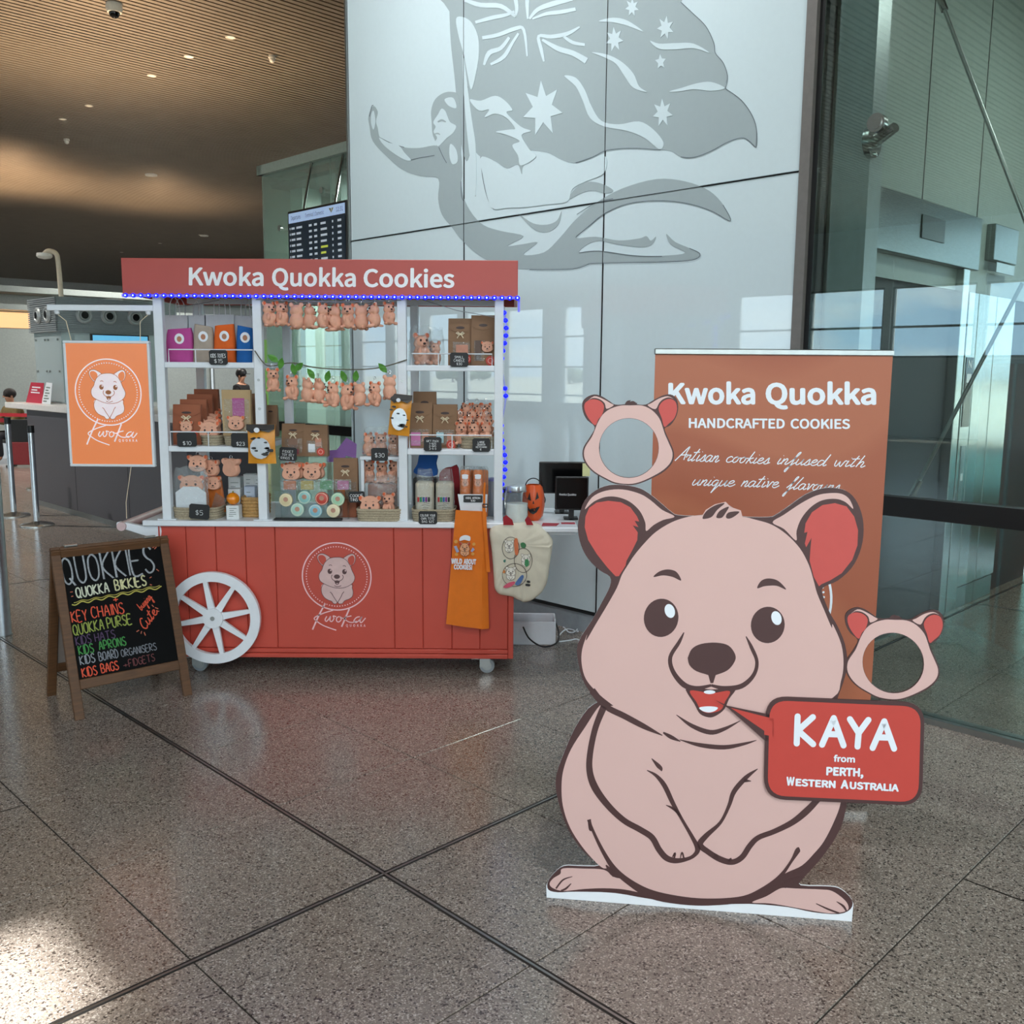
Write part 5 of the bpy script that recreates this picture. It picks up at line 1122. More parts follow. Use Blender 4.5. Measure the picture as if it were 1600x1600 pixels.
def small_box(x0, x1, y0, zb, Y, d, label, group='small white boxes', m=None):
    a = at(x0, y0, Y); b = at(x1, y0, Y); w = b.x - a.x; h = a.z - zb; g = thing('small_box', label, 'box', ((a.x + b.x) / 2, Y + d / 2, zb), 0, group)
    MB().cbox(-w / 2, w / 2, -d / 2, d / 2, 0, h, .002).build('carton', m or M_bxw, g, world=False)
    t = MB(); r = random.Random(int(x0 + y0)); pl = flatplane((-w / 2, -d / 2, h), (1, 0, 0), (0, 0, 1), (0, -1, 0))
    for q in range(5): t.ribbon(pl, [(r.uniform(.15, .3) * w, h * (.2 + .14 * q), .003), (r.uniform(.55, .85) * w, h * (.2 + .14 * q), .003)], .0006, sm=False)
    tag(t.build('print', mat('grey_print', '#6d7b74', .6), g, world=False), kind='stuff'); return g
small_box(353, 373, 790, CTZ, 5.03, .06, 'white printed box under the orange ball')
zb2 = at(363, 790, 5.03).z + .001
p = at(364, 780, 5.06); g = thing('pumpkin_ball', 'shiny orange pumpkin ball on top of a white box', 'ball', (p.x, 5.06, zb2))
t = MB()
vs = []; n = 24; m_ = 10
for i in range(m_ + 1):
    th = math.pi * i / m_
    for j in range(n):
        a = 2 * math.pi * j / n; rr = .034 * math.sin(th) * (1 + .06 * math.cos(6 * a)); vs.append((rr * math.cos(a), rr * math.sin(a), .033 + .033 * math.cos(th)))
t.add(vs, [(i * n + j, i * n + (j + 1) % n, (i + 1) * n + (j + 1) % n, (i + 1) * n + j) for i in range(m_) for j in range(n)]).build('pumpkin', mat('amber_plastic', '#e8870f', .12, coat=.6), g, True, world=False); MB().cyl((0, 0, .062), (.002, 0, .074), .005, .004, n=8).build('stem', mat('olive_stem', '#7b7a33', .6), g, world=False)
for k, (x0, x1, y0, zz) in enumerate(((356, 375, 745, .10), (380, 397, 741, .13), (397, 407, 742, .13), (356, 375, 764, .03), (381, 398, 760, .055))): small_box(x0, x1, y0, CTZ + zz - .06, 5.20 + .075 * (k < 3), .06, ['white printed box behind the pumpkin ball, upper one', 'white printed box rising from the wicker basket', 'white box with small round prints by the second post', 'white printed box behind the pumpkin ball, lower one', 'pale blue box low in the wicker basket'][k], m=mat('pale_blue_box', '#c3d2e6', .6) if k == 4 else None)

# ================= middle bay
M_acr = glassmat('clear_acrylic', '#eef4f4', 1.45)
p0 = at(440, 712, 5.20); p1 = at(512, 712, 5.20); zr = p0.z
rs = thing('acrylic_riser', 'stepped clear acrylic display stand in the middle of the counter', 'display stand', ((p0.x + p1.x) / 2, 5.25, CTZ))
MB().box(p0.x - .01, p1.x + .01, 5.16, 5.32, zr - .004, zr).build('top_step', M_acr, rs)
for x in (p0.x, p1.x): MB().box(x - .003, x + .003, 5.17, 5.31, CTZ, zr - .004).build('leg_panel', M_acr, rs)
q0 = at(441, 750, 5.12); q1 = at(545, 750, 5.12); zq = q0.z - .0
MB().box(q0.x - .01, q1.x + .01, 5.075, 5.23, zq - .006, zq - .002).build('middle_step', M_acr, rs)
for x in (q0.x, q1.x): MB().box(x - .003, x + .003, 5.08, 5.225, CTZ, zq - .006).build('leg_panel', M_acr, rs)
paper_bag(439, 475, 662, zr, 5.18, .06, 'dark gift bag with glitter window, left of the two on the acrylic stand', M_kraft, window=(-.7, .1, .8, .55), content=[(.0, .4, .4, .14, mat('toy_brown', '#8a6a58')), (.2, .14, .3, .08, mat('dark_pink', '#8c3f48'))])
paper_bag(473, 511, 664, zr, 5.17, .06, 'gift bag with white cookie and red sticker, right of the two on the acrylic stand', M_kraft, window=(-.7, .1, .6, .5), content=[(-.3, .27, .28, .13, M_wht), (.25, .45, .25, .13, M_plush2)], sticker=(.45, .15, .022))
for k in range(5):
    x = 457 if k % 2 == 0 else 488
    face_purse(at(x + 3 * (k // 2), 735, 5.13).x, 5.10 + .022 * k, zq - .001, .112, ['left face purse in front on the acrylic step', 'right face purse in front on the acrylic step', 'face purse just behind the left front purse', 'face purse just behind the right front purse', 'rearmost face purse on the acrylic step'][k], 'face purses on the acrylic step', rx=-.12)
for k, (x0, x1, col, nm) in enumerate(((443, 463, '#cf6a22', 'orange'), (470, 490, '#c9ad35', 'yellow'), (500, 519, '#3f9a55', 'green'), (527, 545, '#d0609c', 'pink'))):
    a = at(x0, 751, 5.05); b = at(x1, 765, 5.05); g = thing('colour_packet', nm + ' folded packet in the row before the face purses', 'packet', ((a.x + b.x) / 2, 5.05, b.z), 0, 'row of coloured packets')
    w = b.x - a.x; h = a.z - b.z; MB().cbox(-w / 2, w / 2, -.008, .008, 0, h, .003).build('cloth', mat(nm + '_packet', col, .7, var=.08), g, world=False); MB().box(-w / 2 - .012, w / 2 + .014, -.010, -.0095, -.002, h + .008).build('clear_sleeve', M_film, g, world=False)
ts = thing('tin_tray', 'black tray carrying the round cookie tins', 'tray', tuple(at(490, 808, 5.05)) )
ts.location.z = CTZ; WM[ts.name] = Matrix.Translation(ts.location)
x0_, x1_ = at(430, 808, 5.03).x, at(535, 808, 5.03).x
MB().cbox(x0_, x1_, 5.0, 5.04, CTZ, CTZ + .012, .002).build('tray', M_black, ts); MB().box(x0_, x1_, 5.036, 5.042, CTZ, at(480, 767, 5.04).z).build('back_panel', M_acr, ts)
for k, (x, y, col, nm) in enumerate(((447, 781, '#d9cba0', 'cream'), (476, 777, '#8fc3bf', 'teal'), (503, 779, '#c4483a', 'red'), (528, 780, '#a9d3b4', 'mint'), (465, 796, '#a9cfc0', 'pale green'), (493, 798, '#86bccb', 'sky blue'), (521, 798, '#e0d4b0', 'ivory'))):
    Y = 5.03 if k < 4 else 5.012; c = at(x, y, Y); r = .0355; g = thing('cookie_tin', '%s round tin with an animal print in the %s row' % (nm, 'upper' if k < 4 else 'lower'), 'tin', (c.x, Y, c.z - r), 0, 'round cookie tins')
    MB().lathe([(0, -.009), (r, -.009), (r, .007), (r - .003, .009), (0, .009)], 28, M=Matrix.Translation((0, 0, r)) @ Matrix.Rotation(R(90), 4, 'X')).build('tin', mat('tin_' + nm.replace(' ', '_'), col, .35), g, True, world=False)
    face_m = mat('tin_animal', '#b98a74', .5); t = MB().poly([(.013 * math.cos(i * .5), -.0098, r + .003 + .013 * math.sin(i * .5)) for i in range(13)]); t.build('printed_animal', face_m, g, world=False)
    t = MB().add([((r - .004) * q * math.cos(i * .3), -.0096, r + (r - .004) * q * math.sin(i * .3)) for i in range(21) for q in (.93, 1)], [(2 * i, 2 * i + 1, (2 * i + 3) % 42, (2 * i + 2) % 42) for i in range(21)]); t.build('printed_ring', mat('tin_ring', '#e9e0c4', .4), g, world=False)
paper_bag(520, 558, 716, CTZ + .10, 5.14, .05, 'low gift bag with bow and orange window right of the acrylic stand', M_kraft, window=(-.7, .05, .9, .42), content=[(-.35, .22, .32, .2, mat('orange_packet', '#e07a35'))])
sup = at(540, 790, 5.16); single('cardboard_box', MB().cbox(sup.x - .06, sup.x + .065, 5.13, 5.30, CTZ, CTZ + .099, .003), M_kraft2, 'brown cardboard box under the low gift bag', 'box')
pp = PL((0, 5.36, 0), (0, -1, 0)); t = MB().slab([pp(x, y) for x, y in ((512, 704), (526, 703), (541, 684), (557, 694), (556, 716), (540, 712), (538, 722), (514, 722))], (0, -1, 0), .01)
single('purple_card', t, mat('lilac_card', '#9a6bb5', .6), 'folded lilac paper card behind the low gift bag', 'card')
sc_ = at(535, 722, 5.37); single('card_stand', MB().cbox(sc_.x - .05, sc_.x + .05, 5.352, 5.42, CTZ, sc_.z - .001, .003), M_kraft, 'brown carton under the lilac card', 'box')
for k, (x, y0, y1, yaw) in enumerate(((575, 676, 712, 60), (594, 676, 712, 10), (614, 678, 712, 0))):
    h = at(x, y0, 5.15).z - MZ; plush(at(x, 700, 5.15).x, 5.17 + .01 * k, MZ, R(yaw), h / .152, '%s plush toy from the left on the small middle shelf' % ORD[k], 'bagged plush toys on the small shelf')
clear_bag(564, 626, 668, MZ, 5.12, .10, 'clear bag around the three plush toys on the small middle shelf', seed=8)
bb = single('back_carton', MB().cbox(MX0 + .03, MX1 - .03, 5.17, 5.35, CTZ, at(595, 756, 5.2).z, .003), M_kraft2, 'brown carton under the small middle shelf', 'box')
zc = at(595, 756, 5.2).z
for k, (x, y0, yaw) in enumerate(((575, 719, 15), (596, 721, -10), (616, 719, -25))):
    h = at(x, y0, 5.2).z - zc; plush(at(x, 740, 5.2).x, 5.22, zc + .001, R(yaw), h / .152, '%s plush toy from the left under the small middle shelf' % ORD[k], 'plush toys under the small shelf')
clear_bag(566, 628, 744, CTZ + .07, 5.06, .08, 'crumpled clear bag in the middle basket', seed=11)
basket(555, 628, 796, CTZ, 4.99, .12, 'oblong seagrass basket with two plush faces by the third post', rows=5)
face_purse(at(578, 795, 5.03).x, 5.03, CTZ + .035, .118, 'large face purse peeping over the middle basket', 'purses in the middle basket', rx=-.1)
plush(at(607, 795, 5.04).x, 5.05, CTZ + .02, R(-10), .85, 'plush toy sitting in the middle basket beside the face purse', 'plush toys in the middle basket')

# ================= right bay, top shelf
h = at(660, 518, 5.14).z - ZR1
plush(at(658, 540, 5.14).x, 5.16, ZR1 + .002, R(25), h / .152 * .95, 'large plush toy in a clear bag on the top right shelf', 'large plush toys in clear bags')
plush(at(679, 540, 5.16).x, 5.19, ZR1 + .002, R(-30), h / .152 * .72, 'smaller plush toy in a clear bag on the top right shelf', 'large plush toys in clear bags')
clear_bag(636, 674, 508, ZR1, 5.10, .13, 'crinkled clear bag around the large plush toy, top right shelf', seed=21)
clear_bag(668, 693, 512, ZR1, 5.13, .12, 'crinkled clear bag around the smaller plush toy, top right shelf', seed=22)
paper_bag(700, 738, 497, ZR1, 5.12, .08, 'left brown gift bag with white bow and red sticker on the top right shelf', M_kraft, window=(-.6, .1, .8, .5), content=[(.15, .28, .5, .16, M_plush2)], sticker=(.62, .14, .022))
paper_bag(736, 774, 492, ZR1, 5.10, .08, 'right brown gift bag with a plush face window on the top right shelf', M_kraft, bow=False, window=(-.75, .1, .1, .5), content=[(-.4, .3, .25, .2, mat('dark_toffee', '#5b4438'))], face=(.35, .36, 1.0), sticker=(.62, .1, .026))
# ================= right bay, middle shelf
paper_bag(645, 681, 612, ZR2, 5.24, .07, 'tall rear gift bag behind the pink window bag', M_kraft, bow=False)
paper_bag(636, 675, 630, ZR2, 5.10, .08, 'gift bag with pink window left on the middle right shelf', M_kraft, window=(-.75, .08, .75, .42), content=[(-.32, .2, .38, .15, mat('pink_pack', '#d77fb5')), (.45, .25, .25, .1, M_plush2)])
paper_bag(676, 714, 632, ZR2, 5.10, .08, 'gift bag with blue teardrop window and red sticker on the middle right shelf', M_kraft, window=(-.75, .08, .75, .42), content=[(-.4, .24, .3, .12, mat('pale_aqua', '#b7dbe2')), (.4, .24, .22, .1, M_plush2)], sticker=(.52, .08, .026))
basket(716, 777, 683, ZR2, 5.04, .42, 'wide seagrass basket heaped with plush key rings', rows=4)
k = 0
for row, (zz, yy, n_) in enumerate(((.02, 5.10, 3), (.05, 5.17, 4), (.085, 5.24, 4), (.12, 5.31, 3))):
    for i in range(n_):
        x = -.31 + (i + .5) * .2 / n_ * 1.0; k += 1
        plush(x, yy, ZR2 + zz, R([8, -12, -28, 30][i % 4] + (40 * ((i + row) % 3 - 1) if row else 0)), .8, '%s plush key ring counted from the front left in the heaped basket' % ORD[k - 1], 'plush key rings heaped in the basket', True, 'plush_key_ring', rx=-.1 * row)
# ================= right bay, counter
basket(641, 711, 797, CTZ, 4.99, .22, 'oblong seagrass basket holding the cotton colouring bags', rows=5)
M_cot = mat('natural_cotton', '#cfc6b2', .85, var=.05, vs_=40, bump=.2)
for k, (x0, x1) in enumerate(((647, 679), (679, 710))):
    a = at(x0, 742, 5.05); b = at(x1, 742, 5.05); w = b.x - a.x; zb = CTZ + .02; h = a.z - zb; g = thing('colouring_bag_pack', ['left', 'right'][k] + ' pack of cotton bag with coloured pens in clear wrap', 'pack', ((a.x + b.x) / 2, 5.08, zb), 0, 'cotton bag packs')
    MB().cbox(-w * .45, w * .45, -.03, .03, 0, h * .84, .012).build('folded_cotton', M_cot, g, True, world=False)
    for q, cc in enumerate(('#c23b3b', '#2f8f56', '#3565ad', '#8c3f8f', '#222222')): MB().cyl((w * (-.3 + .13 * q), -.036, h * .36), (w * (-.3 + .13 * q), -.036, h * .47), .0052, n=8).build('pen', mat('pen_%d' % q, cc, .4), g, world=False)
    t = MB(); r = random.Random(k)
    for q in range(6): t.ribbon(lambda a_, b_, d=0: Vector((a_, -.0315, b_)), [(r.uniform(-.35, 0) * w, h * .05 + q * .012, .002), (0, h * .07 + q * .012, .002), (r.uniform(.1, .38) * w, h * .05 + q * .012, .002)], 0)
    tag(t.build('line_print', M_dark, g, world=False), kind='stuff')
    t = MB(); vs = []; n = 14
    for i in range(6):
        q = i / 5
        for j in range(n): an = 2 * math.pi * j / n; c, s = math.cos(an), math.sin(an); vs.append((math.copysign(abs(c) ** .6, c) * w * .5 * (1 - .3 * q ** 3), math.copysign(abs(s) ** .6, s) * .042 * (1 - .5 * q * q), h * 1.12 * q + r.uniform(-.008, .008)))
    t.add(vs, [(i * n + j, i * n + (j + 1) % n, (i + 1) * n + (j + 1) % n, (i + 1) * n + j) for i in range(5) for j in range(n)]).build('clear_wrap', M_film, g, world=False)
pp = PL((0, 5.22, 0), (0, -1, 0)); t = MB().slab([pp(x, y) for x, y in smooth([(646, 738), (652, 725), (656, 709), (668, 707), (683, 711), (681, 725), (683, 742), (664, 744)], True, 3)], (0, -1, 0), .05)
single('blue_cloth', t, mat('royal_blue_cloth', '#1f58a0', .85, bump=.4, bs=30), 'royal blue cloth bunched behind the cotton bag packs', 'cloth')
zz = at(665, 746, 5.22).z; single('blue_cloth_box', MB().cbox(at(646, 750, 5.22).x, at(684, 750, 5.22).x, 5.2, 5.3, CTZ, zz - .004, .003), M_black, 'black box under the royal blue cloth', 'box')
t = MB().slab([PL((0, 5.20, 0), (0, -1, 0))(x, y) for x, y in smooth([(686, 745), (692, 734), (704, 731), (716, 733), (718, 800), (700, 802), (690, 780)], True, 3)], (0, -1, 0), .06)
single('red_cloth', t, mat('dark_red_cloth', '#8e1f28', .85), 'dark red cloth tucked beside the orange apron packs', 'cloth')
# rolled orange aprons in clear sleeves, a white rack with a black label
ra = at(742, 800, 5.0)
M_oap = mat('orange_apron_cloth', '#e07413', .75, var=.05, vs_=18, bump=.15, bs=50)
rk = thing('apron_rack', 'white card rack with black label holding rolled orange aprons', 'rack', (at(741, 790, 5.03).x, 5.06, CTZ))
xa, xb = at(717, 770, 5.02).x, at(762, 770, 5.02).x
MB().add([(xa - .005, 4.992, at(717, 772, 5).z), (xb, 4.992, at(717, 772, 5).z), (xb - .008, 4.992, CTZ), (xa + .02, 4.992, CTZ), (xa - .005, 5.0, at(717, 772, 5).z), (xb, 5.0, at(717, 772, 5).z), (xb - .008, 5.0, CTZ), (xa + .02, 5.0, CTZ)], [(0, 1, 2, 3), (4, 5, 6, 7), (0, 1, 5, 4), (1, 2, 6, 5), (2, 3, 7, 6), (3, 0, 4, 7)]).build('card', M_wht, rk)
MB().cbox(xa, xb - .005, 5.0, 5.14, CTZ, CTZ + .01, .002).build('tray', M_wht, rk)
price_tag(724, 774, 754, 785, 4.985, ['KIDS APRON', '$30'], 'black label reading KIDS APRON $30 on the white rack', m=M_black)
for k in range(6):
    r_ = k // 2; x = (727 if k % 2 == 0 else 747) + 4 * r_; Y = 5.035 + .045 * r_; p = at(x, 775, Y); h = at(x, 730, Y).z - (CTZ + .012)
    g = thing('rolled_apron', '%s rolled orange apron in clear wrap in the white rack' % ['front left', 'front right', 'middle left', 'middle right', 'rear left', 'rear right'][k], 'apron', (p.x, Y, CTZ + .012), 0, 'rolled aprons in the rack')
    MB().lathe([(0, 0), (.026, 0), (.028, h * .5), (.027, h * .92), (.02, h * .95), (0, h * .95)], 16, sy=.75).build('rolled_cloth', M_oap, g, True, world=False)
    if r_ == 0:
        face_purse_parts(g, Matrix.Translation((0, -.017, h * .70)) @ Matrix.Diagonal((.62, .5, .75, 1)))
        t = MB().slab([(x_ * .017, -.026, h * .83 + z_ * .012) for x_, z_ in smooth([(-.8, -1), (-.9, 0), (-1, .7), (-.3, 1), (.4, 1), (1, .6), (.9, 0), (.8, -1)], True, 3)], (0, -1, 0), .003); t.build('printed_chef_hat', M_wht, g, world=False)
    MB().lathe([(.0285, 0), (.030, h * .5), (.029, h * .97), (.022, h * 1.02)], 16, sy=.78).build('clear_wrap', M_film, g, True, world=False)
g = thing('clear_tub', 'clear plastic tub with lilac lid behind the last post', 'tub', (at(772, 800, 5.2).x, 5.24, CTZ)); tw = .045; th_ = at(772, 752, 5.2).z - CTZ
MB().lathe([(tw * .85, 0), (tw, th_), (tw * .97, th_), (tw * .82, .004)], 24).build('tub', glassmat('frosted_tub', '#d5dbe4', 1.4, .2, .35), g, True, world=False); MB().lathe([(0, th_ + .014), (tw * 1.05, th_ + .012), (tw * 1.05, th_), (0, th_)], 24).build('lid', mat('lilac_lid', '#7f86c4', .4), g, True, world=False)
# ================================================================ animal standee
M_brown = mat('print_dark_brown', '#4a2f2e', .5, var=.02)
M_pink = mat('print_pale_pink', '#d6b2ab', .5, var=.015, vs_=4)
M_ear = mat('print_coral_red', '#c4504a', .5, var=.015)
M_bub = mat('print_red', '#c2443a', .5, var=.015)
M_board = mat('white_foam_board', '#e9eef2', .5, var=.01)
M_tooth = mat('print_white', '#e6eef5', .5, var=.01)
sa, sb = fl(855, 1403), fl(1332, 1440); sd = (sb - sa).normalized(); sn = Vector((sd.y, -sd.x, 0))
SP = PL(sa, sn)
st = thing('standee', 'large pale pink cartoon animal cut-out standee with a red speech bubble', 'standee', tuple((sa + sb) / 2))
cA = crop(880, 600, .3); cB = crop(850, 1080, .3125); c5 = crop(840, 960, .3875)
OUT = [(903, 1005), (904, 1037), (912, 1065), (923, 1082), (936, 1094), (919, 1107), (898, 1138), (881, 1177), (870, 1208), (868.5, 1231), (873, 1254), (883, 1285), (898, 1313), (917.5, 1336), (936, 1352), (905, 1353), (881, 1353), (866, 1364), (856, 1378), (857, 1390), (872, 1394), (900, 1393), (960, 1395), (1020, 1405), (1100, 1413), (1170, 1412), (1230, 1417), (1270, 1425), (1310, 1428), (1329, 1420), (1331, 1406), (1315, 1390), (1297, 1385), (1251, 1383), (1256, 1371), (1278, 1347), (1301, 1316), (1315, 1289), (1321, 1266), (1323, 1250), (1322, 1200), (1316, 1150), (1307, 1110), (1309, 1090), (1318, 1065), (1324, 1037), (1320, 1006), (1309, 979), (1298, 960), (1290, 942), (1284, 924), (1289, 916), (1309, 907), (1330, 888), (1343, 864), (1349, 837), (1348, 810), (1340, 786), (1327, 770), (1309, 763), (1285, 763), (1258, 773), (1231, 792), (1213, 804), (1201, 808), (1159, 807), (1154, 800), (1132, 787), (1113, 793), (1098, 805), (1060, 805), (1048, 799), (1036, 789), (1018, 774), (1000, 763), (976, 758), (952, 758), (931, 766), (913, 783), (905, 807), (903, 828), (908, 852), (919, 873), (937, 891), (953, 901), (953, 916), (941, 940), (925, 969)]
SO = smooth(OUT, True, 3)
base_o = [p for p in SO]
i0 = min(range(len(SO)), key=lambda i: (SO[i][0] - 856) ** 2 + (SO[i][1] - 1378) ** 2); i1 = min(range(len(SO)), key=lambda i: (SO[i][0] - 1331) ** 2 + (SO[i][1] - 1406) ** 2)
board = SO[:i0 + 1] + [(853.5, 1384), (854, 1402.5), (1331, 1440), (1333.5, 1412)] + SO[i1:]
MB().slab([SP(x, y) for x, y in board], sn, .006).build('board', M_board, st)
L = .0008
MB().shape(SP, SO, L).build('printed_outline', M_brown, st)
# fills
HEADF = cA([(720, 684), (640, 694), (560, 722), (480, 772), (420, 832), (370, 892), (335, 945), (305, 995), (280, 1060), (230, 1150), (170, 1250), (120, 1335)]) + c5([(200, 80), (180, 140), (178, 200), (195, 260), (238, 312), (292, 357)]) + cB([(420, 120), (600, 200), (800, 260), (1000, 240)]) + c5([(1000, 420), (1190, 335), (1222, 270), (1233, 200), (1224, 120), (1190, 40)]) + cA([(1398, 1268), (1360, 1180), (1322, 1090), (1303, 1020), (1278, 940), (1232, 855), (1162, 782), (1085, 732), (1000, 706), (920, 690)])
BODYF = cB([(320, 75), (280, 70), (205, 180), (135, 290), (98, 390), (88, 475), (95, 575), (130, 680), (190, 775), (255, 850), (300, 885), (345, 880), (430, 945), (540, 1000), (640, 1024), (780, 1036), (900, 1034), (1010, 1020), (1100, 985), (1160, 940), (1215, 905), (1290, 870), (1352, 808), (1400, 748), (1450, 650), (1482, 560), (1490, 450), (1440, 250), (1380, 60), (900, 20), (600, 40)])
t = MB().shape(SP, HEADF, L * 2, True, 4); t.build('printed_head', M_pink, st)
MB().shape(SP, BODYF, L * 1.5, True, 4).build('printed_body', M_pink, st)
MB().shape(SP, cB([(300, 892), (200, 886), (95, 885), (82, 912), (46, 935), (28, 962), (46, 984), (100, 998), (200, 988), (300, 984), (400, 990), (500, 1008), (440, 970), (400, 940), (350, 928)]), L * 1.6, True, 4).build('printed_foot', M_pink, st)
MB().shape(SP, cB([(1255, 985), (1380, 990), (1440, 998), (1500, 1040), (1522, 1075), (1510, 1098), (1440, 1110), (1350, 1098), (1240, 1078), (1130, 1060), (1040, 1055), (1110, 1025), (1170, 990), (1200, 982)]), L * 1.6, True, 4).build('printed_foot', M_pink, st)
MB().shape(SP, cA([(113, 652), (150, 590), (220, 556), (310, 549), (400, 572), (455, 605), (515, 655), (580, 690), (520, 708), (470, 735), (432, 765), (427, 720), (398, 660), (345, 612), (280, 588), (220, 588), (160, 612)]), L * 1.8, True, 4).build('printed_ear_rim', M_pink, st)
MB().shape(SP, cA([(1510, 650), (1490, 600), (1450, 572), (1390, 568), (1320, 580), (1240, 620), (1150, 680), (1090, 720), (1150, 755), (1212, 815), (1215, 765), (1240, 700), (1290, 640), (1350, 605), (1420, 598), (1470, 615)]), L * 1.8, True, 4).build('printed_ear_rim', M_pink, st)
MB().shape(SP, cA([(112, 745), (116, 690), (135, 645), (175, 617), (235, 608), (300, 615), (350, 642), (385, 690), (396, 716), (372, 712), (392, 745), (362, 736), (388, 772), (386, 812), (360, 865), (330, 920), (325, 945), (290, 1000), (273, 1001), (230, 955), (175, 885), (130, 812)]), L * 1.8).build('printed_ear_lining', M_ear, st)
MB().shape(SP, cA([(1255, 775), (1262, 725), (1295, 668), (1350, 630), (1415, 620), (1475, 637), (1515, 690), (1535, 760), (1532, 840), (1505, 915), (1450, 985), (1390, 1022), (1345, 1042), (1332, 1053), (1305, 1005), (1283, 920), (1287, 860), (1293, 800), (1265, 850), (1258, 830), (1272, 770)]), L * 1.8).build('printed_ear_lining', M_ear, st)
# lines
t = MB()
for P in ([(300, 75, 34), (258, 180, 30), (232, 300, 30), (228, 395, 32), (255, 480, 36), (320, 570, 32), (400, 645, 30), (480, 690, 30), (540, 730, 30), (575, 790, 30), (612, 832, 30), (660, 846, 26), (720, 836, 18), (755, 815, 20), (768, 785, 26), (745, 735, 20), (690, 640, 15), (645, 560, 22), (602, 470, 24), (560, 420, 16), (515, 394, 4)],
          [(538, 335, 3), (568, 368, 20), (584, 385, 18), (588, 398, 5)], [(610, 568, 3), (650, 588, 14), (685, 625, 8)], [(1068, 387, 4), (1010, 430, 22), (950, 500, 24), (925, 570, 18), (882, 655, 16), (812, 720, 26), (780, 765, 30), (822, 803, 28), (880, 838, 30), (940, 853, 28), (990, 828, 28), (1030, 770, 28), (1072, 730, 26), (1150, 700, 26), (1240, 655, 30), (1310, 600, 34), (1368, 540, 30)],
          [(1000, 445, 20), (1035, 448, 3)], [(662, 117, 3), (740, 172, 20), (830, 204, 24), (900, 188, 18), (982, 146, 3)], [(596, 205, 8), (635, 228, 20), (682, 250, 4)], [(678, 241, 3), (780, 268, 20), (900, 279, 22), (1000, 262, 14), (1062, 244, 3)],
          [(225, 640, 20), (238, 680, 14), (290, 790, 18), (350, 885, 26), (430, 955, 32), (540, 1015, 44), (700, 1046, 40), (850, 1052, 34), (1000, 1036, 30), (1100, 988, 26), (1180, 925, 20), (1235, 850, 14), (1268, 795, 26), (1278, 786, 14)], [(222, 655, 4), (232, 690, 14), (243, 690, 4)],
          [(240, -6, 34), (310, 75, 30), (400, 122, 30), (500, 175, 26), (592, 220, 4)], [(310, 868, 6), (335, 900, 24), (350, 925, 10)], [(1200, 972, 24), (1240, 955, 30), (1290, 930, 12)],
          [(142, 925, 3), (95, 942, 8), (60, 985, 8)], [(136, 960, 4), (110, 985, 10), (85, 996, 8)], [(1360, 1060, 4), (1420, 1088, 9), (1475, 1108, 8)], [(1462, 1050, 3), (1495, 1072, 11), (1512, 1098, 8)], [(640, 830, 3), (655, 808, 10), (650, 835, 10)], [(680, 838, 3), (690, 805, 8), (700, 836, 8)], [(870, 846, 3), (862, 815, 8), (850, 832, 8)], [(910, 850, 3), (935, 835, 8), (925, 852, 8)]):
    t.ribbon(SP, cB(P), L * 2.6, 5)
for P in ([(590, 72, 4), (570, 112, 14), (535, 172, 16), (546, 230, 18), (590, 283, 22), (640, 297, 18), (700, 285, 10)], [(840, 88, 4), (862, 132, 14), (884, 190, 14), (870, 245, 16), (822, 288, 20), (755, 297, 18), (700, 285, 10)]): t.ribbon(SP, c5(P), L * 2.6, 5)
t.build('printed_lines', M_brown, st)
for cx, cy, rx, ry in ((510, 1217, 90, 100), (1065, 1254, 88, 95)):
    (ex, ey), = cA([(cx, cy)]); e = MB().ell(SP, ex, ey, rx * .3, ry * .3, L * 2.6, 32, .15).build('printed_eye', M_brown, st)
    (ex, ey), = cA([(cx + 45, cy - 36)]); MB().ell(SP, ex, ey, 26 * .3, 37 * .3, L * 3.3, 24, -.3).build('printed_glint', M_tooth, e)
MB().shape(SP, cA([(470, 1004), (500, 976), (545, 965), (590, 978), (614, 1023), (570, 1004), (520, 996)]), L * 2.6, True).build('printed_brow', M_brown, st)
MB().shape(SP, cA([(1010, 1063), (1030, 1025), (1070, 1012), (1120, 1025), (1161, 1070), (1110, 1050), (1050, 1052)]), L * 2.6, True).build('printed_brow', M_brown, st)
MB().shape(SP, smooth(c5([(605, 175), (622, 138), (660, 118), (720, 113), (770, 125), (797, 162), (793, 192), (765, 225), (718, 244)]), False, 4) + c5([(708, 276), (697, 276), (688, 244)]) + smooth(c5([(688, 243), (640, 228), (612, 203), (605, 175)]), False, 3)[1:-1], L * 2.8).build('printed_nose', M_brown, st)
MB().shape(SP, c5([(598, 292), (700, 302), (796, 296), (772, 340), (752, 382), (718, 408), (690, 414), (655, 400), (632, 360)]), L * 2.8, True, 4).build('printed_mouth', M_brown, st)
MB().shape(SP, c5([(615, 306), (700, 316), (774, 308), (756, 350), (738, 384), (692, 396), (660, 386), (640, 352)]), L * 3.4, True, 4).build('printed_tongue', M_bub, st)
t = MB().ell(SP, *c5([(693, 312)])[0], 9, 3, L * 4, 20).build('printed_tooth', M_tooth, st)
MB().shape(SP, c5([(652, 374), (690, 369), (726, 374), (714, 388), (690, 394), (665, 388)]), L * 4, True, 4).build('printed_tooth', M_tooth, st)
MB().shape(SP, cA([(715, 700), (742, 655), (790, 626), (846, 613), (872, 640), (925, 658), (935, 700), (830, 720)]), L * 2.4).build('printed_crown', M_pink, st)
for P in ([(725, 698), (745, 662), (790, 632), (841, 620), (802, 655), (775, 690), (745, 701)], [(797, 694), (815, 660), (862, 638), (846, 670), (825, 696)], [(847, 692), (862, 668), (917, 664), (890, 690), (862, 701)]): MB().shape(SP, cA(P), L * 3, True, 4).build('printed_hair_tuft', M_brown, st)
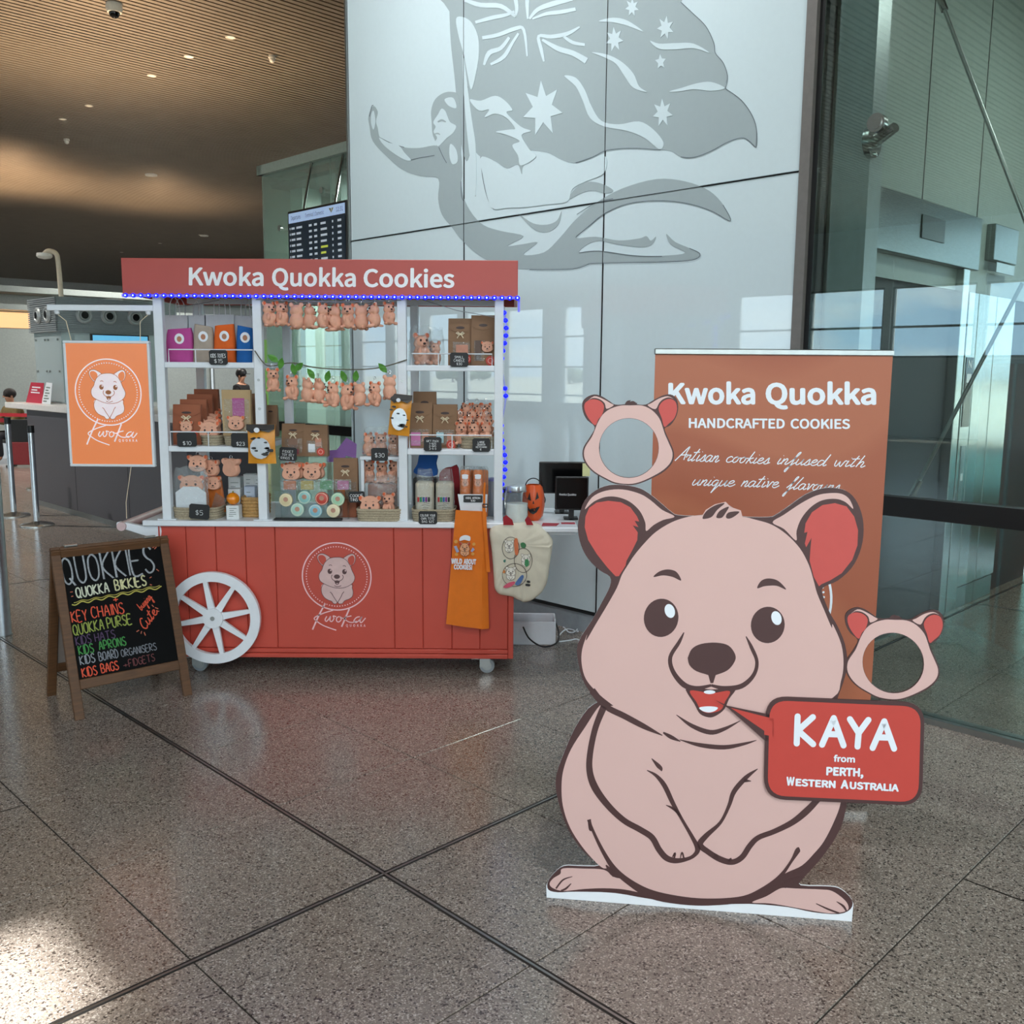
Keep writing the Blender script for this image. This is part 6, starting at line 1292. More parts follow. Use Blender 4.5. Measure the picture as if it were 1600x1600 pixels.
# speech bubble: a thin board fixed on the front
def rrect(c, r, k=7):
    out = []; n = len(c)
    for i in range(n):
        p = Vector(c[i]); a = (Vector(c[i - 1]) - p).normalized(); b = (Vector(c[(i + 1) % n]) - p).normalized(); s = p + a * r; e = p + b * r
        for j in range(k + 1): t_ = j / k; q = s * (1 - t_) ** 2 + p * 2 * t_ * (1 - t_) + e * t_ * t_; out.append((q.x, q.y))
    return out
bo = rrect(c5([(920, 326), (1558, 352), (1546, 767), (910, 738)]), 34); bi = rrect(c5([(934, 341), (1542, 367), (1531, 752), (925, 724)]), 29)
bub = MB().slab([SP(x, y, .010) for x, y in bo], sn, .006).build('speech_bubble', M_brown, st)
MB().shape(SP, c5([(716, 341), (765, 364), (950, 402), (950, 500), (918, 506), (768, 374)]), .0100, False).build('bubble_tail_outline', M_brown, st)
MB().shape(SP, c5([(778, 372), (950, 416), (950, 490)]), .0106, False).build('bubble_tail', M_bub, st)
MB().shape(SP, bi, .0106).build('bubble_face', M_bub, bub)
MB().shape(SP, c5([(912, 424), (945, 424), (945, 486), (912, 480)]), .0108).build('bubble_tail_joint', M_bub, bub)
upv = (.035, -1)
for ch, x0, x1, y in (('K', 1042, 1108, 514), ('A', 1144, 1230, 519), ('Y', 1252, 1326, 525), ('A', 1347, 1433, 532)):
    (ax, ay), (bx, by) = c5([(x0, y), (x1, y + 3)]); t = MB(); S_, W_ = strokes(ch, SF)
    for q, stx in enumerate(S_):
        P = [(ax + (bx - ax) * p[0] / W_ + upv[0] * p[1] * 42, ay + (by - ay) * p[0] / W_ - p[1] * 42, 9.6) for p in stx]
        for a_, b_2 in zip(P[:-1], P[1:]): t.ribbon(SP, [a_, b_2], .0118 + .0001 * q, sm=False)
        for e_ in P: t.ell(SP, e_[0], e_[1], 4.8, 4.8, .0121 + .0001 * q, 14)
    t.build('bubble_letter', M_tooth, bub)
t = MB(); (ax, ay), (bx, by) = c5([(1190, 586), (1276, 590)]); letters(t, SP, 'from', ax, ay, bx, by, 10.5, bold=.015, d=.0118, up=upv); t.build('bubble_from', M_tooth, bub)
t = MB(); (ax, ay), (bx, by) = c5([(1160, 640), (1310, 646)]); letters(t, SP, 'PERTH,', ax, ay, bx, by, 12.5, bold=.02, d=.0118, up=upv); t.build('bubble_town', M_tooth, bub)
t = MB()
for ch, x0, x1, y0, y1, h in (('W', 1000, 1033, 681, 682, 13), ('ESTERN', 1037, 1198, 683, 692, 11), ('A', 1218, 1250, 693, 695, 13), ('USTRALIA', 1254, 1452, 695, 706, 11)):
    (ax, ay), (bx, by) = c5([(x0, y0), (x1, y1)]); letters(t, SP, ch, ax, ay, bx, by, h, bold=.02, d=.0118, up=upv)
t.build('bubble_state', M_tooth, bub)
# the two face frames to look through
FOUT = [(103, 150), (98, 100), (120, 70), (160, 55), (200, 65), (240, 90), (270, 108), (320, 106), (345, 92), (375, 94), (385, 106), (430, 108), (470, 85), (520, 60), (560, 55), (590, 75), (600, 120), (590, 170), (560, 215), (530, 232), (538, 262), (560, 310), (578, 360), (570, 410), (530, 455), (470, 490), (400, 520), (340, 530), (270, 522), (220, 500), (160, 465), (120, 425), (100, 380), (105, 330), (140, 275), (163, 225), (125, 190)]
FIN = [(178, 205), (205, 160), (245, 130), (300, 113), (350, 112), (410, 113), (460, 135), (500, 178), (520, 230), (530, 262), (552, 312), (570, 360), (562, 406), (524, 448), (466, 483), (398, 513), (340, 523), (272, 515), (222, 493), (165, 460), (127, 421), (108, 378), (113, 332), (148, 277), (166, 235)]
ERL = [(110, 132), (114, 98), (150, 80), (190, 88), (212, 116), (202, 160), (182, 185), (165, 216), (128, 175)]; ERR = [(497, 130), (515, 95), (550, 78), (583, 90), (594, 130), (580, 178), (550, 208), (527, 224), (514, 180)]
PKL = [(125, 90), (160, 64), (200, 75), (245, 100), (262, 112), (225, 130), (215, 100), (185, 78), (150, 74)]; PKR = [(575, 78), (545, 64), (500, 76), (460, 100), (440, 112), (480, 132), (500, 100), (520, 80), (550, 70)]
for k, (ox, oy, sc) in enumerate(((982.6, 700.5, .3), (1397, 1037.4, .308))):
    q = lambda P: [(ox + (p[0] - 342) * sc, oy + (p[1] - 335) * sc * (1 if k == 0 else .985) + (k * .035 * (p[0] - 342) * sc)) for p in P]
    hole = [(342 + 155 * math.cos(2 * math.pi * i / 40), 335 + 155 * math.sin(2 * math.pi * i / 40)) for i in range(40)]
    so_ = q(smooth(FOUT, True, 3)); dz = -.012 if k == 0 else -.010
    fr = MB().slab([SP(x, y, dz) for x, y in so_], sn, .006, [[SP(x, y, dz) for x, y in q(hole)]]).build('face_frame', M_brown, st)
    if k == 1: tag(fr, 'face frame with a round hole at the right of the speech bubble')
    else: tag(fr, 'face frame with a round hole above the left ear')
    MB().shape(SP, q(smooth(FIN, True, 3)), dz + L, holes=[q([(342 + (p[0] - 342) * 1.01, 335 + (p[1] - 335) * 1.01) for p in hole])]).build('frame_face', M_pink, fr)
    for P, m in ((PKL, M_pink), (PKR, M_pink)): MB().shape(SP, q(P), dz + L, True, 3).build('frame_ear_rim', m, fr)
    for P in (ERL, ERR): MB().shape(SP, q(P), dz + L * 1.5, True, 3).build('frame_ear_lining', M_ear, fr)
    t = MB()
    for P in ([(322, 108, 3), (335, 94, 8), (352, 86, 2)], [(345, 108, 3), (356, 95, 7), (370, 92, 2)], [(365, 108, 5), (385, 100, 3)]): t.ribbon(SP, [(a, b, w_ * sc * 1.4) for (a, b), w_ in zip(q([p[:2] for p in P]), [p[2] for p in P])], dz + L * 2.2, 3)
    t.build('frame_hair', M_brown, fr)
# folding strut behind
mid = (sa + sb) / 2
for e in (-.12, .12):
    p = mid + sd * e; MB().slab([p - sn * .008, p - sn * .008 + Vector((0, 0, .8)), p - sn * .33], sd, .005).build('rear_strut', M_board, st)

# ================================================================ roll-up banner behind it
BYY = 3.5; BP = PL((0, BYY, 0), (0, -1, 0))
def bannermat():
    m = bpy.data.materials.new('banner_print'); m.use_nodes = True; n = m.node_tree; b = n.nodes['Principled BSDF']; Lk = n.links.new
    g = n.nodes.new('ShaderNodeNewGeometry'); w = n.nodes.new('ShaderNodeTexWave'); w.wave_type = 'RINGS'; w.inputs['Scale'].default_value = 1.1; w.inputs['Distortion'].default_value = 9; w.inputs['Detail'].default_value = 1; w.inputs['Detail Scale'].default_value = .6
    Lk(g.outputs['Position'], w.inputs[0]); r = n.nodes.new('ShaderNodeValToRGB'); Lk(w.outputs['Fac'], r.inputs[0])
    r.color_ramp.elements[0].color = lin('#a2573a'); r.color_ramp.elements[1].color = lin('#ac6344'); r.color_ramp.elements[0].position = .35; r.color_ramp.elements[1].position = .65
    Lk(r.outputs[0], b.inputs['Base Color']); b.inputs['Roughness'].default_value = .45; MATS['banner'] = m; return m
M_ban = bannermat()
bt = at(1029, 553, BYY); btr = at(1397, 553, BYY); bx0, bx1, bz = bt.x - .012, btr.x - .004, bt.z
ban = thing('roll_up_banner', 'tall orange-brown roll-up banner reading Kwoka Quokka behind the standee', 'banner', ((bx0 + bx1) / 2, BYY + .05, 0))
MB().box(bx0, bx1, BYY, BYY + .001, .06, bz).build('printed_sheet', M_ban, ban)
MB().cbox(bx0 - .003, bx1 + .003, BYY - .008, BYY + .012, bz - .002, bz + .02, .003).build('top_rail', M_alu, ban)
MB().cbox(bx0 - .01, bx1 + .01, BYY - .04, BYY + .12, 0.012, .075, .012).build('cassette', M_alu, ban)
for x in (bx0 + .15, bx1 - .15): MB().cbox(x - .02, x + .02, BYY - .13, BYY + .22, 0, .012, .003).build('foot', M_alu, ban)
MB().cyl(((bx0 + bx1) / 2, BYY + .03, .06), ((bx0 + bx1) / 2, BYY + .03, bz), .009, n=10).build('support_pole', M_alu, ban)
t = MB(); letters(t, BP, 'Kwoka', 1044, 630, 1180, 630.5, 34.5, bold=.014, d=.001); letters(t, BP, 'Quokka', 1196, 630.5, 1369, 631, 35, bold=.014, d=.001); t.build('banner_title', M_tooth, ban)
t = MB(); letters(t, BP, 'HANDCRAFTED', 1076, 668, 1226, 669, 15, bold=.012, d=.001); letters(t, BP, 'COOKIES', 1235, 669, 1328, 669.5, 15, bold=.012, d=.001); t.build('banner_subtitle', M_tooth, ban)
for wd, x0, y0, x1, y1, h in (('Artisan', 1056, 719, 1119, 722, 10.5), ('cookies', 1133, 722, 1198, 725, 9.5), ('infused', 1213, 725, 1286, 728, 9.5), ('with', 1302, 728, 1346, 730, 9.5), ('unique', 1080, 758, 1143, 760, 9.5), ('native', 1157, 760, 1212, 762, 9.5), ('flavours', 1228, 764, 1308, 767, 9.5)):
    t = MB(); scrawl(t, BP, wd, x0, y0, x1, y1, h, 1.5, True, .001, up=(.42, -.95)); t.build('banner_script', M_tooth, ban)
c = at(1197, 940, BYY); emblem(emb_plane((c.x, BYY, c.z), .248, (1, 0, 0), (0, 0, 1), (0, -1, 0)), ban, M_pink, M_ban, M_brown, ring=M_tooth, d=.0006)

# ================================================================ hanging orange sign
SY = 5.027; HP = PL((0, SY - .012, 0), (0, -1, 0))
c4 = [(94, 533), (230, 531.5), (245, 729.5), (113, 729)]; Q = [HP(*p) for p in c4]
xl, xr = (Q[0].x + Q[3].x) / 2, (Q[1].x + Q[2].x) / 2; zt, zb = (Q[0].z + Q[1].z) / 2, (Q[2].z + Q[3].z) / 2
sg = thing('hanging_sign', 'orange poster sign with white animal emblem hanging from the cart arm', 'sign', ((xl + xr) / 2, SY, zb))
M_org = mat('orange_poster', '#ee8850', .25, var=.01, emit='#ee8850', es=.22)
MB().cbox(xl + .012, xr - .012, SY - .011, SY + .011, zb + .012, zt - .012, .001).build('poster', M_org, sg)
for a in ((xl, xr, zb, zb + .014), (xl, xr, zt - .014, zt), (xl, xl + .014, zb + .014, zt - .014), (xr - .014, xr, zb + .014, zt - .014)): MB().cbox(a[0], a[1], SY - .014, SY + .014, a[2], a[3], .003).build('frame_bar', M_post, sg)
for x in (xl + .04, xr - .05): MB().tube([(x, SY, zt), (x + (.004 if x > -2.1 else -.02), SY, zt + .10), (-1.90 if x > -2.1 else -2.375, SY, az - .03)], .0022, 6).build('cord', M_twine, sg)
MB().tube([(xr - .14, SY + .02, zb), (xr - .19, SY + .05, zb - .2), (-2.10, 5.1, hz + .026)], .002, 6).build('stay_cord', M_twine, sg)
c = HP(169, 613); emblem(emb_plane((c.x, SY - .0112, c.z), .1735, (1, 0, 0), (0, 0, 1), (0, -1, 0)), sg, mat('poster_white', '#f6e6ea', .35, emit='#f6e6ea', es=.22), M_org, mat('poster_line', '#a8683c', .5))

# ================================================================ chalkboard A-frame
fL, fR = fl(119.5, 1126.5), fl(300, 1086); ad = (fR - fL); aw = ad.length; ad.normalize(); ap = Vector((-ad.y, ad.x, 0)); HD = .235; HT = .80
tL = fL + ap * HD + Vector((0, 0, HT)); tR = fR + ap * HD + Vector((0, 0, HT)); an = ad.cross(tL - fL).normalized()
if an.y > 0: an = -an
AP = PL(fL, an)
M_wood = mat('dark_stained_pine', '#5a3c22', .55, var=.25, vs_=6, stretch=(2, 2, 14), bump=.1)
M_slate = mat('blackboard', '#08090a', .7, var=.15, spec=.12)
af = thing('chalkboard', 'wooden A-frame chalkboard with coloured chalk list beside the cart', 'chalkboard', tuple((fL + fR) / 2 + ap * HD))
upd = (tL - fL).normalized(); leg = (tL - fL).length
def bar(o, u, v, n, u0, u1, v0, v1, th, name, m, par, cut=None):
    M = Matrix(((u.x, v.x, n.x, o.x), (u.y, v.y, n.y, o.y), (u.z, v.z, n.z, o.z), (0, 0, 0, 1)))
    return MB().cbox(u0, u1, v0, v1, -th, 0, .003, M=M).build(name, m, par)
SWD = .040
zb_ = (AP(123, 1069) - fL).dot(upd); zi = (AP(122, 1061) - fL).dot(upd)
bar(fL, ad, upd, an, -.004, SWD, 0, leg, .022, 'stile', M_wood, af); bar(fL, ad, upd, an, aw - SWD, aw + .004, 0, leg, .022, 'stile', M_wood, af)
bar(fL, ad, upd, an, SWD, aw - SWD, leg - .036, leg, .022, 'rail', M_wood, af); bar(fL, ad, upd, an, SWD, aw - SWD, zb_ - .028, zb_ + .02, .022, 'rail', M_wood, af)
bar(fL - an * .008, ad, upd, an, SWD - .004, aw - SWD + .004, zb_ + .01, leg - .03, .006, 'slate', M_slate, af)
bL = fL + ap * 2 * HD; upb = (tL - bL).normalized(); bn = -ad.cross(upb).normalized(); bn = bn if bn.dot(ap) > 0 else -bn
for u0 in (-.004, aw - SWD): bar(bL, ad, upb, bn, u0, u0 + SWD + .004, 0, leg - .01, .022, 'rear_stile', M_wood, af)
bar(bL, ad, upb, bn, SWD, aw - SWD, zb_ - .028, zb_ + .02, .022, 'rear_rail', M_wood, af); bar(bL, ad, upb, bn, SWD, aw - SWD, leg - .06, leg - .012, .022, 'rear_rail', M_wood, af)
bar(bL - bn * .008, ad, upb, bn, SWD, aw - SWD, zb_ + .01, leg - .05, .006, 'rear_slate', mat('grey_rear_slate', '#8b8078', .7), af)
MB().cyl(tL + ad * .06, tL + ad * .12, .008, n=8).build('hinge', M_alu, af); MB().cyl(tR - ad * .12, tR - ad * .06, .008, n=8).build('hinge', M_alu, af)
ck = crop(0, 820, .2); CU_ = (-.183, -.983)
AC = lambda x, y, d=0.0: AP(x, y, d - .008)
def chalk(tx, x0, y0, x1, y1, h, w, col, cursive=False, up=CU_, jit=.12):
    (ax, ay), (bx, by) = ck([(x0, y0), (x1, y1)]); t = MB(); scrawl(t, AC, tx, ax, ay, bx, by, h * .2, w * .2, cursive, .0012, up=up, jit=jit, sm=True)
    return t.build('chalk_line', mat('chalk_' + col[1:], col, .85, var=.25, vs_=120), af)
chalk('QUOKKIES', 505, 468, 1215, 366, 208, 13, '#a4a9ae'); chalk('QUOKKIES', 511, 467, 1221, 365, 208, 5, '#7d8288', jit=.5)
chalk('QUOKKA', 605, 570, 858, 524, 78, 11, '#c4c9b4'); chalk('BIKKIES', 908, 512, 1148, 470, 78, 11, '#c9c79a')
t = MB(); t.ribbon(AC, ck([(565 + 7 * i, 622 - 1.36 * i + 9 * math.sin(i * .42), 9) for i in range(0, 101, 2)]), .0012, 2); t.ribbon(AC, ck([(580 + 7 * i, 604 - 1.36 * i + 5 * math.sin(i * .42 + 1), 5) for i in range(0, 98, 2)]), .0012, 2); t.build('chalk_line', mat('chalk_yellow', '#b3aa52', .85), af)
chalk('+', 890, 612, 930, 605, 50, 9, '#d4553a'); chalk('KEY', 570, 762, 690, 745, 85, 9, '#d4553a'); chalk('CHAINS', 725, 728, 975, 690, 85, 9, '#d4553a')
chalk('QUOKKA', 582, 864, 818, 815, 82, 9, '#8e9b48'); chalk('PURSE', 848, 808, 1035, 772, 78, 9, '#8e9b48')
chalk('KIDS', 602, 943, 718, 918, 66, 8, '#4d3a58'); chalk('HATS', 750, 912, 905, 880, 62, 8, '#4d3a58')
chalk('KIDS', 624, 1016, 738, 995, 70, 9, '#3f8743'); chalk('APRONS', 782, 978, 990, 938, 66, 9, '#3f8743')
chalk('KIDS', 634, 1095, 748, 1070, 68, 8, '#8d9098'); chalk('BOARD', 782, 1064, 930, 1035, 66, 8, '#7c8088'); chalk('ORGANISERS', 955, 1032, 1228, 975, 55, 6, '#7c8088')
chalk('KIDS', 652, 1192, 765, 1168, 70, 9, '#d4553a'); chalk('BAGS', 800, 1158, 932, 1128, 68, 9, '#d4553a'); chalk('+', 968, 1122, 1005, 1112, 40, 6, '#6a3a3c'); chalk('FIDGETS', 1015, 1110, 1215, 1060, 55, 6, '#6a3a3c')
chalk('buying', 1108, 668, 1190, 572, 30, 6, '#d4553a', True, (-.75, -.66)); chalk('Cute', 1140, 822, 1232, 690, 42, 9, '#d4553a', True, (-.75, -.66))
t = MB()
for P in ([(1190, 625), (1205, 640)], [(1215, 645), (1240, 655)], [(1230, 675), (1248, 674)], [(1070, 835), (1090, 822)], [(1105, 850), (1110, 830)], [(1140, 865), (1130, 838)], [(1195, 178), (1215, 165)], [(1210, 188), (1226, 172)], [(1225, 345), (1245, 360)], [(550, 525), (572, 522)], [(560, 560), (575, 555)], [(1175, 465), (1190, 470)], [(1172, 415), (1188, 405)]): t.ribbon(AC, [p + (1.4,) for p in ck(P)], .0012, sm=False)
tag(t.build('chalk_dashes', mat('chalk_dash', '#c0694f', .85), af), kind='stuff')
# ================================================================ things hanging on and standing beside the cart
def cloth(name, pl, rows, cols, edge, depth, m, parent, th=.003):
    """hanging cloth: edge(q) -> list of photograph points across at height q; depth(i, q) -> fold depth"""
    vs = []; n = cols + 1
    for back in (0, 1):
        for i in range(rows + 1):
            q = i / rows; P = edge(q)
            for j in range(n): vs.append(pl(P[j][0], P[j][1], depth(j, q) - back * th))
    N = (rows + 1) * n; f = [(i * n + j, i * n + j + 1, (i + 1) * n + j + 1, (i + 1) * n + j) for i in range(rows) for j in range(cols)]; f += [tuple(N + a for a in q) for q in f]
    f += [(i * n, (i + 1) * n, N + (i + 1) * n, N + i * n) for i in range(rows)] + [(i * n + cols, (i + 1) * n + cols, N + (i + 1) * n + cols, N + i * n + cols) for i in range(rows)] + [(j, j + 1, N + j + 1, N + j) for j in range(cols)] + [(rows * n + j, rows * n + j + 1, N + rows * n + j + 1, N + rows * n + j) for j in range(cols)]
    return MB().add(vs, f).build(name, m, parent, True)
def lerp(a, b, t): return tuple(x + (y - x) * t for x, y in zip(a, b))
HPL = PL((0, 4.962, 0), (0, -1, 0))
apn = thing('hanging_apron', 'orange apron reading WILD ABOUT COOKIES hanging over the counter front', 'apron', tuple(HPL(730, 983)))
tops = [(712, 797), (722, 797.5), (735, 798), (748, 798.5), (754, 799), (760, 800)]; bots = [(697, 975), (711, 977), (728, 979), (744, 981), (753, 982), (764, 983)]; dep = [0, .004, .012, .006, .016, -.012]
def aedge(q): return [lerp(a, b, q) for a, b in zip(tops, bots)]
cloth('apron_cloth', HPL, 12, 5, aedge, lambda j, q: dep[j] * (.3 + .7 * q) + (.003 * math.sin(q * 9) if j % 2 else 0), M_oap, apn)
AT = lambda x, y, d=0.0: HPL(x, y, d + .020)
ca = crop(690, 720, .16875)
cloth('neck_strap', HPL, 10, 1, lambda q: [lerp(*ca([(375, 400), (415, 1030)]), q), lerp(*ca([(405, 400), (450, 1028)]), q)], lambda j, q: .016 + .010 * math.sin(q * 5), M_oap, apn)
MB().tube([HPL(*p, .012) for p in ca([(395, 470), (395, 300), (400, 200)])], .006, 8).build('neck_loop', M_oap, apn)
MB().slab([HPL(*p, .024) for p in ca([(380, 392), (430, 392), (430, 428), (380, 428)])], (0, -1, 0), .004, [[HPL(*p, .024) for p in ca([(388, 402), (422, 402), (422, 418), (388, 418)])]]).build('buckle', M_black, apn)
t = MB(); letters(t, AT, 'WILD', *ca([(90, 943)])[0], *ca([(192, 946)])[0], 8, bold=.022, d=0.0); letters(t, AT, 'ABOUT', *ca([(205, 946)])[0], *ca([(320, 951)])[0], 8, bold=.022, d=0.0); letters(t, AT, 'COOKIES!', *ca([(115, 995)])[0], *ca([(285, 1000)])[0], 7.5, bold=.022, d=0.0); t.build('apron_lettering', M_wht, apn)
cc = AT(*ca([(215, 800)])[0]); ep = emb_plane((cc.x, cc.y, cc.z - .004), .052, (1, 0, 0), (0, 0, 1), (0, -1, 0))
M_tan = mat('printed_tan', '#e0a176', .6); emblem(ep, apn, M_tan, mat('printed_ear_red', '#c4482c', .6), M_dark, d=.0005, script=False, lw=2.2)
t = MB().shape(AT, ca([(170, 735), (172, 705), (190, 690), (215, 682), (245, 685), (268, 700), (262, 735), (215, 725)]), .003, True, 4); t.build('printed_chef_hat', M_wht, apn)
for x, y, r in ((135, 742, 17), (300, 765, 15), (140, 860, 15), (290, 855, 15)): MB().ell(AT, *ca([(x, y)])[0], r * .169, r * .169, .0008, 14).build('printed_cookie', mat('printed_biscuit', '#d99a45', .6), apn)
for P in ([(115, 785), (140, 780), (165, 835), (140, 845)], [(270, 830), (290, 795), (308, 815), (285, 840)]): MB().shape(AT, ca(P), .0008).build('printed_whisk', mat('printed_blue_grey', '#9aa3c2', .6), apn)
# tote bag weighed down by the jar
TPL = PL((0, 4.955, 0), (0, -1, 0))
tote = thing('tote_bag', 'cream cotton tote bag with line drawings hanging from the side leaf', 'tote bag', tuple(TPL(815, 940)))
TO = smooth(ca([(445, 640), (560, 590), (680, 585), (860, 590), (950, 640), (1025, 740), (1030, 790), (1005, 960), (970, 1160), (880, 1270), (780, 1318), (720, 1300), (640, 1262), (540, 1245), (490, 1190), (480, 1080), (462, 850)]), True, 4)
cx = sum(p[0] for p in TO) / len(TO); cy = sum(p[1] for p in TO) / len(TO)
lay = [(1.0, -.075), (1.0, -.055), (.99, -.012), (.95, .004), (.86, .013)]
vs = []; n = len(TO)
for k_, d_ in lay:
    for i, p in enumerate(TO): vs.append(TPL(cx + (p[0] - cx) * k_, cy + (p[1] - cy) * k_, d_ + .003 * math.sin(i * 1.7)))
vs += [TPL(cx - 6, cy - 30, .016), TPL(cx, cy, -.078)]; f = [(k * n + i, k * n + (i + 1) % n, (k + 1) * n + (i + 1) % n, (k + 1) * n + i) for k in range(len(lay) - 1) for i in range(n)]
f += [((len(lay) - 1) * n + i, (len(lay) - 1) * n + (i + 1) % n, len(lay) * n) for i in range(n)] + [((i + 1) % n, i, len(lay) * n + 1) for i in range(n)]
M_tote = mat('cream_canvas', '#ddd6c2', .85, var=.06, vs_=14, bump=.35, bs=22)
MB().add(vs, f).build('bag', M_tote, tote, True)
M_rs = mat('dark_red_webbing', '#a31f2b', .8)
for P in ([(572, 592), (668, 592), (655, 545), (600, 500), (570, 520)], [(788, 592), (850, 592), (815, 525), (795, 510), (770, 545)]): MB().slab([TPL(*p, .012) for p in ca(P)], (0, -1, 0), .004).build('handle', M_rs, tote)
TT = lambda x, y, d=0.0: TPL(x, y, d + .0205)
t = MB()
for x, y, rx, ry in ((640, 800, 78, 100), (755, 915, 82, 112), (675, 1050, 112, 105)):
    q = ca([(x, y)])[0]; n_ = 28; t.ribbon(TT, [(q[0] + rx * .169 * math.cos(2 * math.pi * i / n_), q[1] + ry * .169 * math.sin(2 * math.pi * i / n_), .8) for i in range(n_ + 1)], 0, 2)
tag(t.build('printed_ovals', M_dark, tote), kind='stuff')
M_white_print = mat('printed_cream_white', '#f0ece0', .7)
for x, y, r in ((625, 780, .046), (778, 908, .046), (640, 1030, .05)):
    q = TT(*ca([(x, y)])[0]); emblem(emb_plane(tuple(q), r, (1, 0, 0), (0, 0, 1), (0, -1, 0)), tote, M_white_print, M_white_print, M_dark, d=.0005, script=False, lw=2.2)
for P, col in (([(672, 725), (704, 720), (710, 850), (680, 855)], '#d9774a'), ([(730, 760), (757, 748), (782, 770), (772, 798), (742, 796)], '#3f7a4e'), ([(772, 915), (800, 905), (808, 950), (785, 975), (770, 950)], '#3f8a58'), ([(570, 1160), (620, 1120), (680, 1110), (660, 1145), (610, 1168)], '#d0566f'), ([(680, 1130), (740, 1050), (760, 1070), (720, 1140)], '#4f6fa3'), ([(565, 1020), (580, 1002), (592, 1020), (578, 1034)], '#d98a4a'), ([(572, 915), (592, 905), (590, 932), (576, 930)], '#3f7a6e'), ([(792, 1100), (818, 1104), (816, 1122), (790, 1118)], '#2c2b2b'), ([(780, 1130), (818, 1134), (816, 1152), (778, 1148)], '#2c2b2b')): MB().shape(TT, ca(P), .0032, True, 3).build('printed_patch', mat('patch_' + col[1:], col, .7), tote)

# ---- on the side leaf
LZ = .832
jp = at(807, 810, 5.06); jar = thing('glass_jar', 'clip-top glass jar of white powder on the side leaf', 'jar', (jp.x, 5.06, LZ)); jh = at(807, 757, 5.06).z - LZ; jr = .062
M_jar = glassmat('jar_glass', '#f2f6f6', 1.45)
MB().lathe([(jr * .8, 0), (jr, .012), (jr * 1.02, jh * .5), (jr * .98, jh * .62), (jr * .78, jh * .74), (jr * .78, jh * .86)], 28).build('glass', M_jar, jar, True, world=False)
MB().lathe([(0, .004), (jr * .94, .012), (jr * .96, jh * .54), (0, jh * .55)], 28).build('white_powder', mat('white_powder', '#eceee9', .9), jar, True, world=False)
MB().lathe([(jr * .82, jh * .86), (jr * .84, jh * .90), (jr * .8, jh * .97), (jr * .3, jh), (0, jh)], 28).build('lid', mat('lid_glass_rim', '#c9d0d2', .15, .6), jar, True, world=False)
t = MB().tube([(jr * .84 * math.cos(a), jr * .84 * math.sin(a), jh * .84) for a in [2 * math.pi * i / 20 for i in range(20)]], .003, 6, True).tube([(-jr * .85, -.01, jh * .84), (-jr * 1.0, -.03, jh * .6), (-jr * .98, -.035, jh * .45)], .0025, 6).tube([(-jr * .85, .0, jh * .95), (-jr * .98, -.02, jh * .75), (-jr * 1.0, -.03, jh * .6)], .0025, 6); t.build('wire_clip', M_steel, jar, True, world=False)
bp_ = at(833, 790, 5.24); bk = thing('pumpkin_bucket', 'orange pumpkin bucket with a black grinning face on the side leaf', 'bucket', (bp_.x, 5.24, LZ)); bh = at(833, 757, 5.24).z - LZ; br_ = .062
M_pk = mat('pumpkin_orange', '#d4541c', .35)
vs = []; n = 30; pr = [(.55, 0), (.85, .12), (1, .42), (.97, .7), (.8, .93), (.62, 1), (.58, 1.0), (.76, .92), (.92, .7), (.94, .42), (.8, .14), (.5, .04)]
for rr, zz in pr:
    for j in range(n): a = 2 * math.pi * j / n; q = br_ * rr * (1 + .035 * math.cos(9 * a)); vs.append((q * math.cos(a), q * math.sin(a), bh * zz))
MB().add(vs, [(k * n + j, k * n + (j + 1) % n, (k + 1) * n + (j + 1) % n, (k + 1) * n + j) for k in range(len(pr) - 1) for j in range(n)] + [tuple(range(n))]).build('shell', M_pk, bk, True, world=False)
def onb(a, z): return (br_ * 1.05 * math.sin(a) * (1 - .25 * ((z - .5) * 1.3) ** 2 * 2), -br_ * 1.05 * math.cos(a) * (1 - .25 * ((z - .5) * 1.3) ** 2 * 2), bh * z)
for P in ([(-.55, .62), (-.2, .58), (-.35, .82)], [(.15, .6), (.5, .66), (.35, .84)], [(-.08, .5), (.08, .5), (0, .6)], [(-.6, .38), (-.3, .25), (0, .2), (.3, .26), (.6, .42), (.42, .32), (.25, .40), (.1, .3), (-.1, .38), (-.3, .33), (-.45, .42)]): MB().poly([onb(*p) for p in P]).build('painted_face', M_black, bk, world=False)
MB().tube([(br_ * .7 * math.cos(a), .0, bh * .95 + .045 * math.sin(a)) for a in [math.pi * i / 12 for i in range(13)]], .003, 6).build('handle', M_black, bk, True, world=False)
bl = at(800, 765, 5.30); g = thing('blue_lid_tub', 'clear tub with a dark blue lid behind the glass jar', 'tub', (bl.x, 5.34, LZ)); hh = at(800, 768, 5.34).z - LZ
MB().lathe([(.05, 0), (.055, hh), (.052, hh), (.048, .004)], 24).build('tub', glassmat('frosted_tub', '#d5dbe4'), g, True, world=False); MB().lathe([(0, hh + .022), (.062, hh + .02), (.064, hh), (0, hh)], 24).build('lid', mat('navy_lid', '#252b78', .35), g, True, world=False)
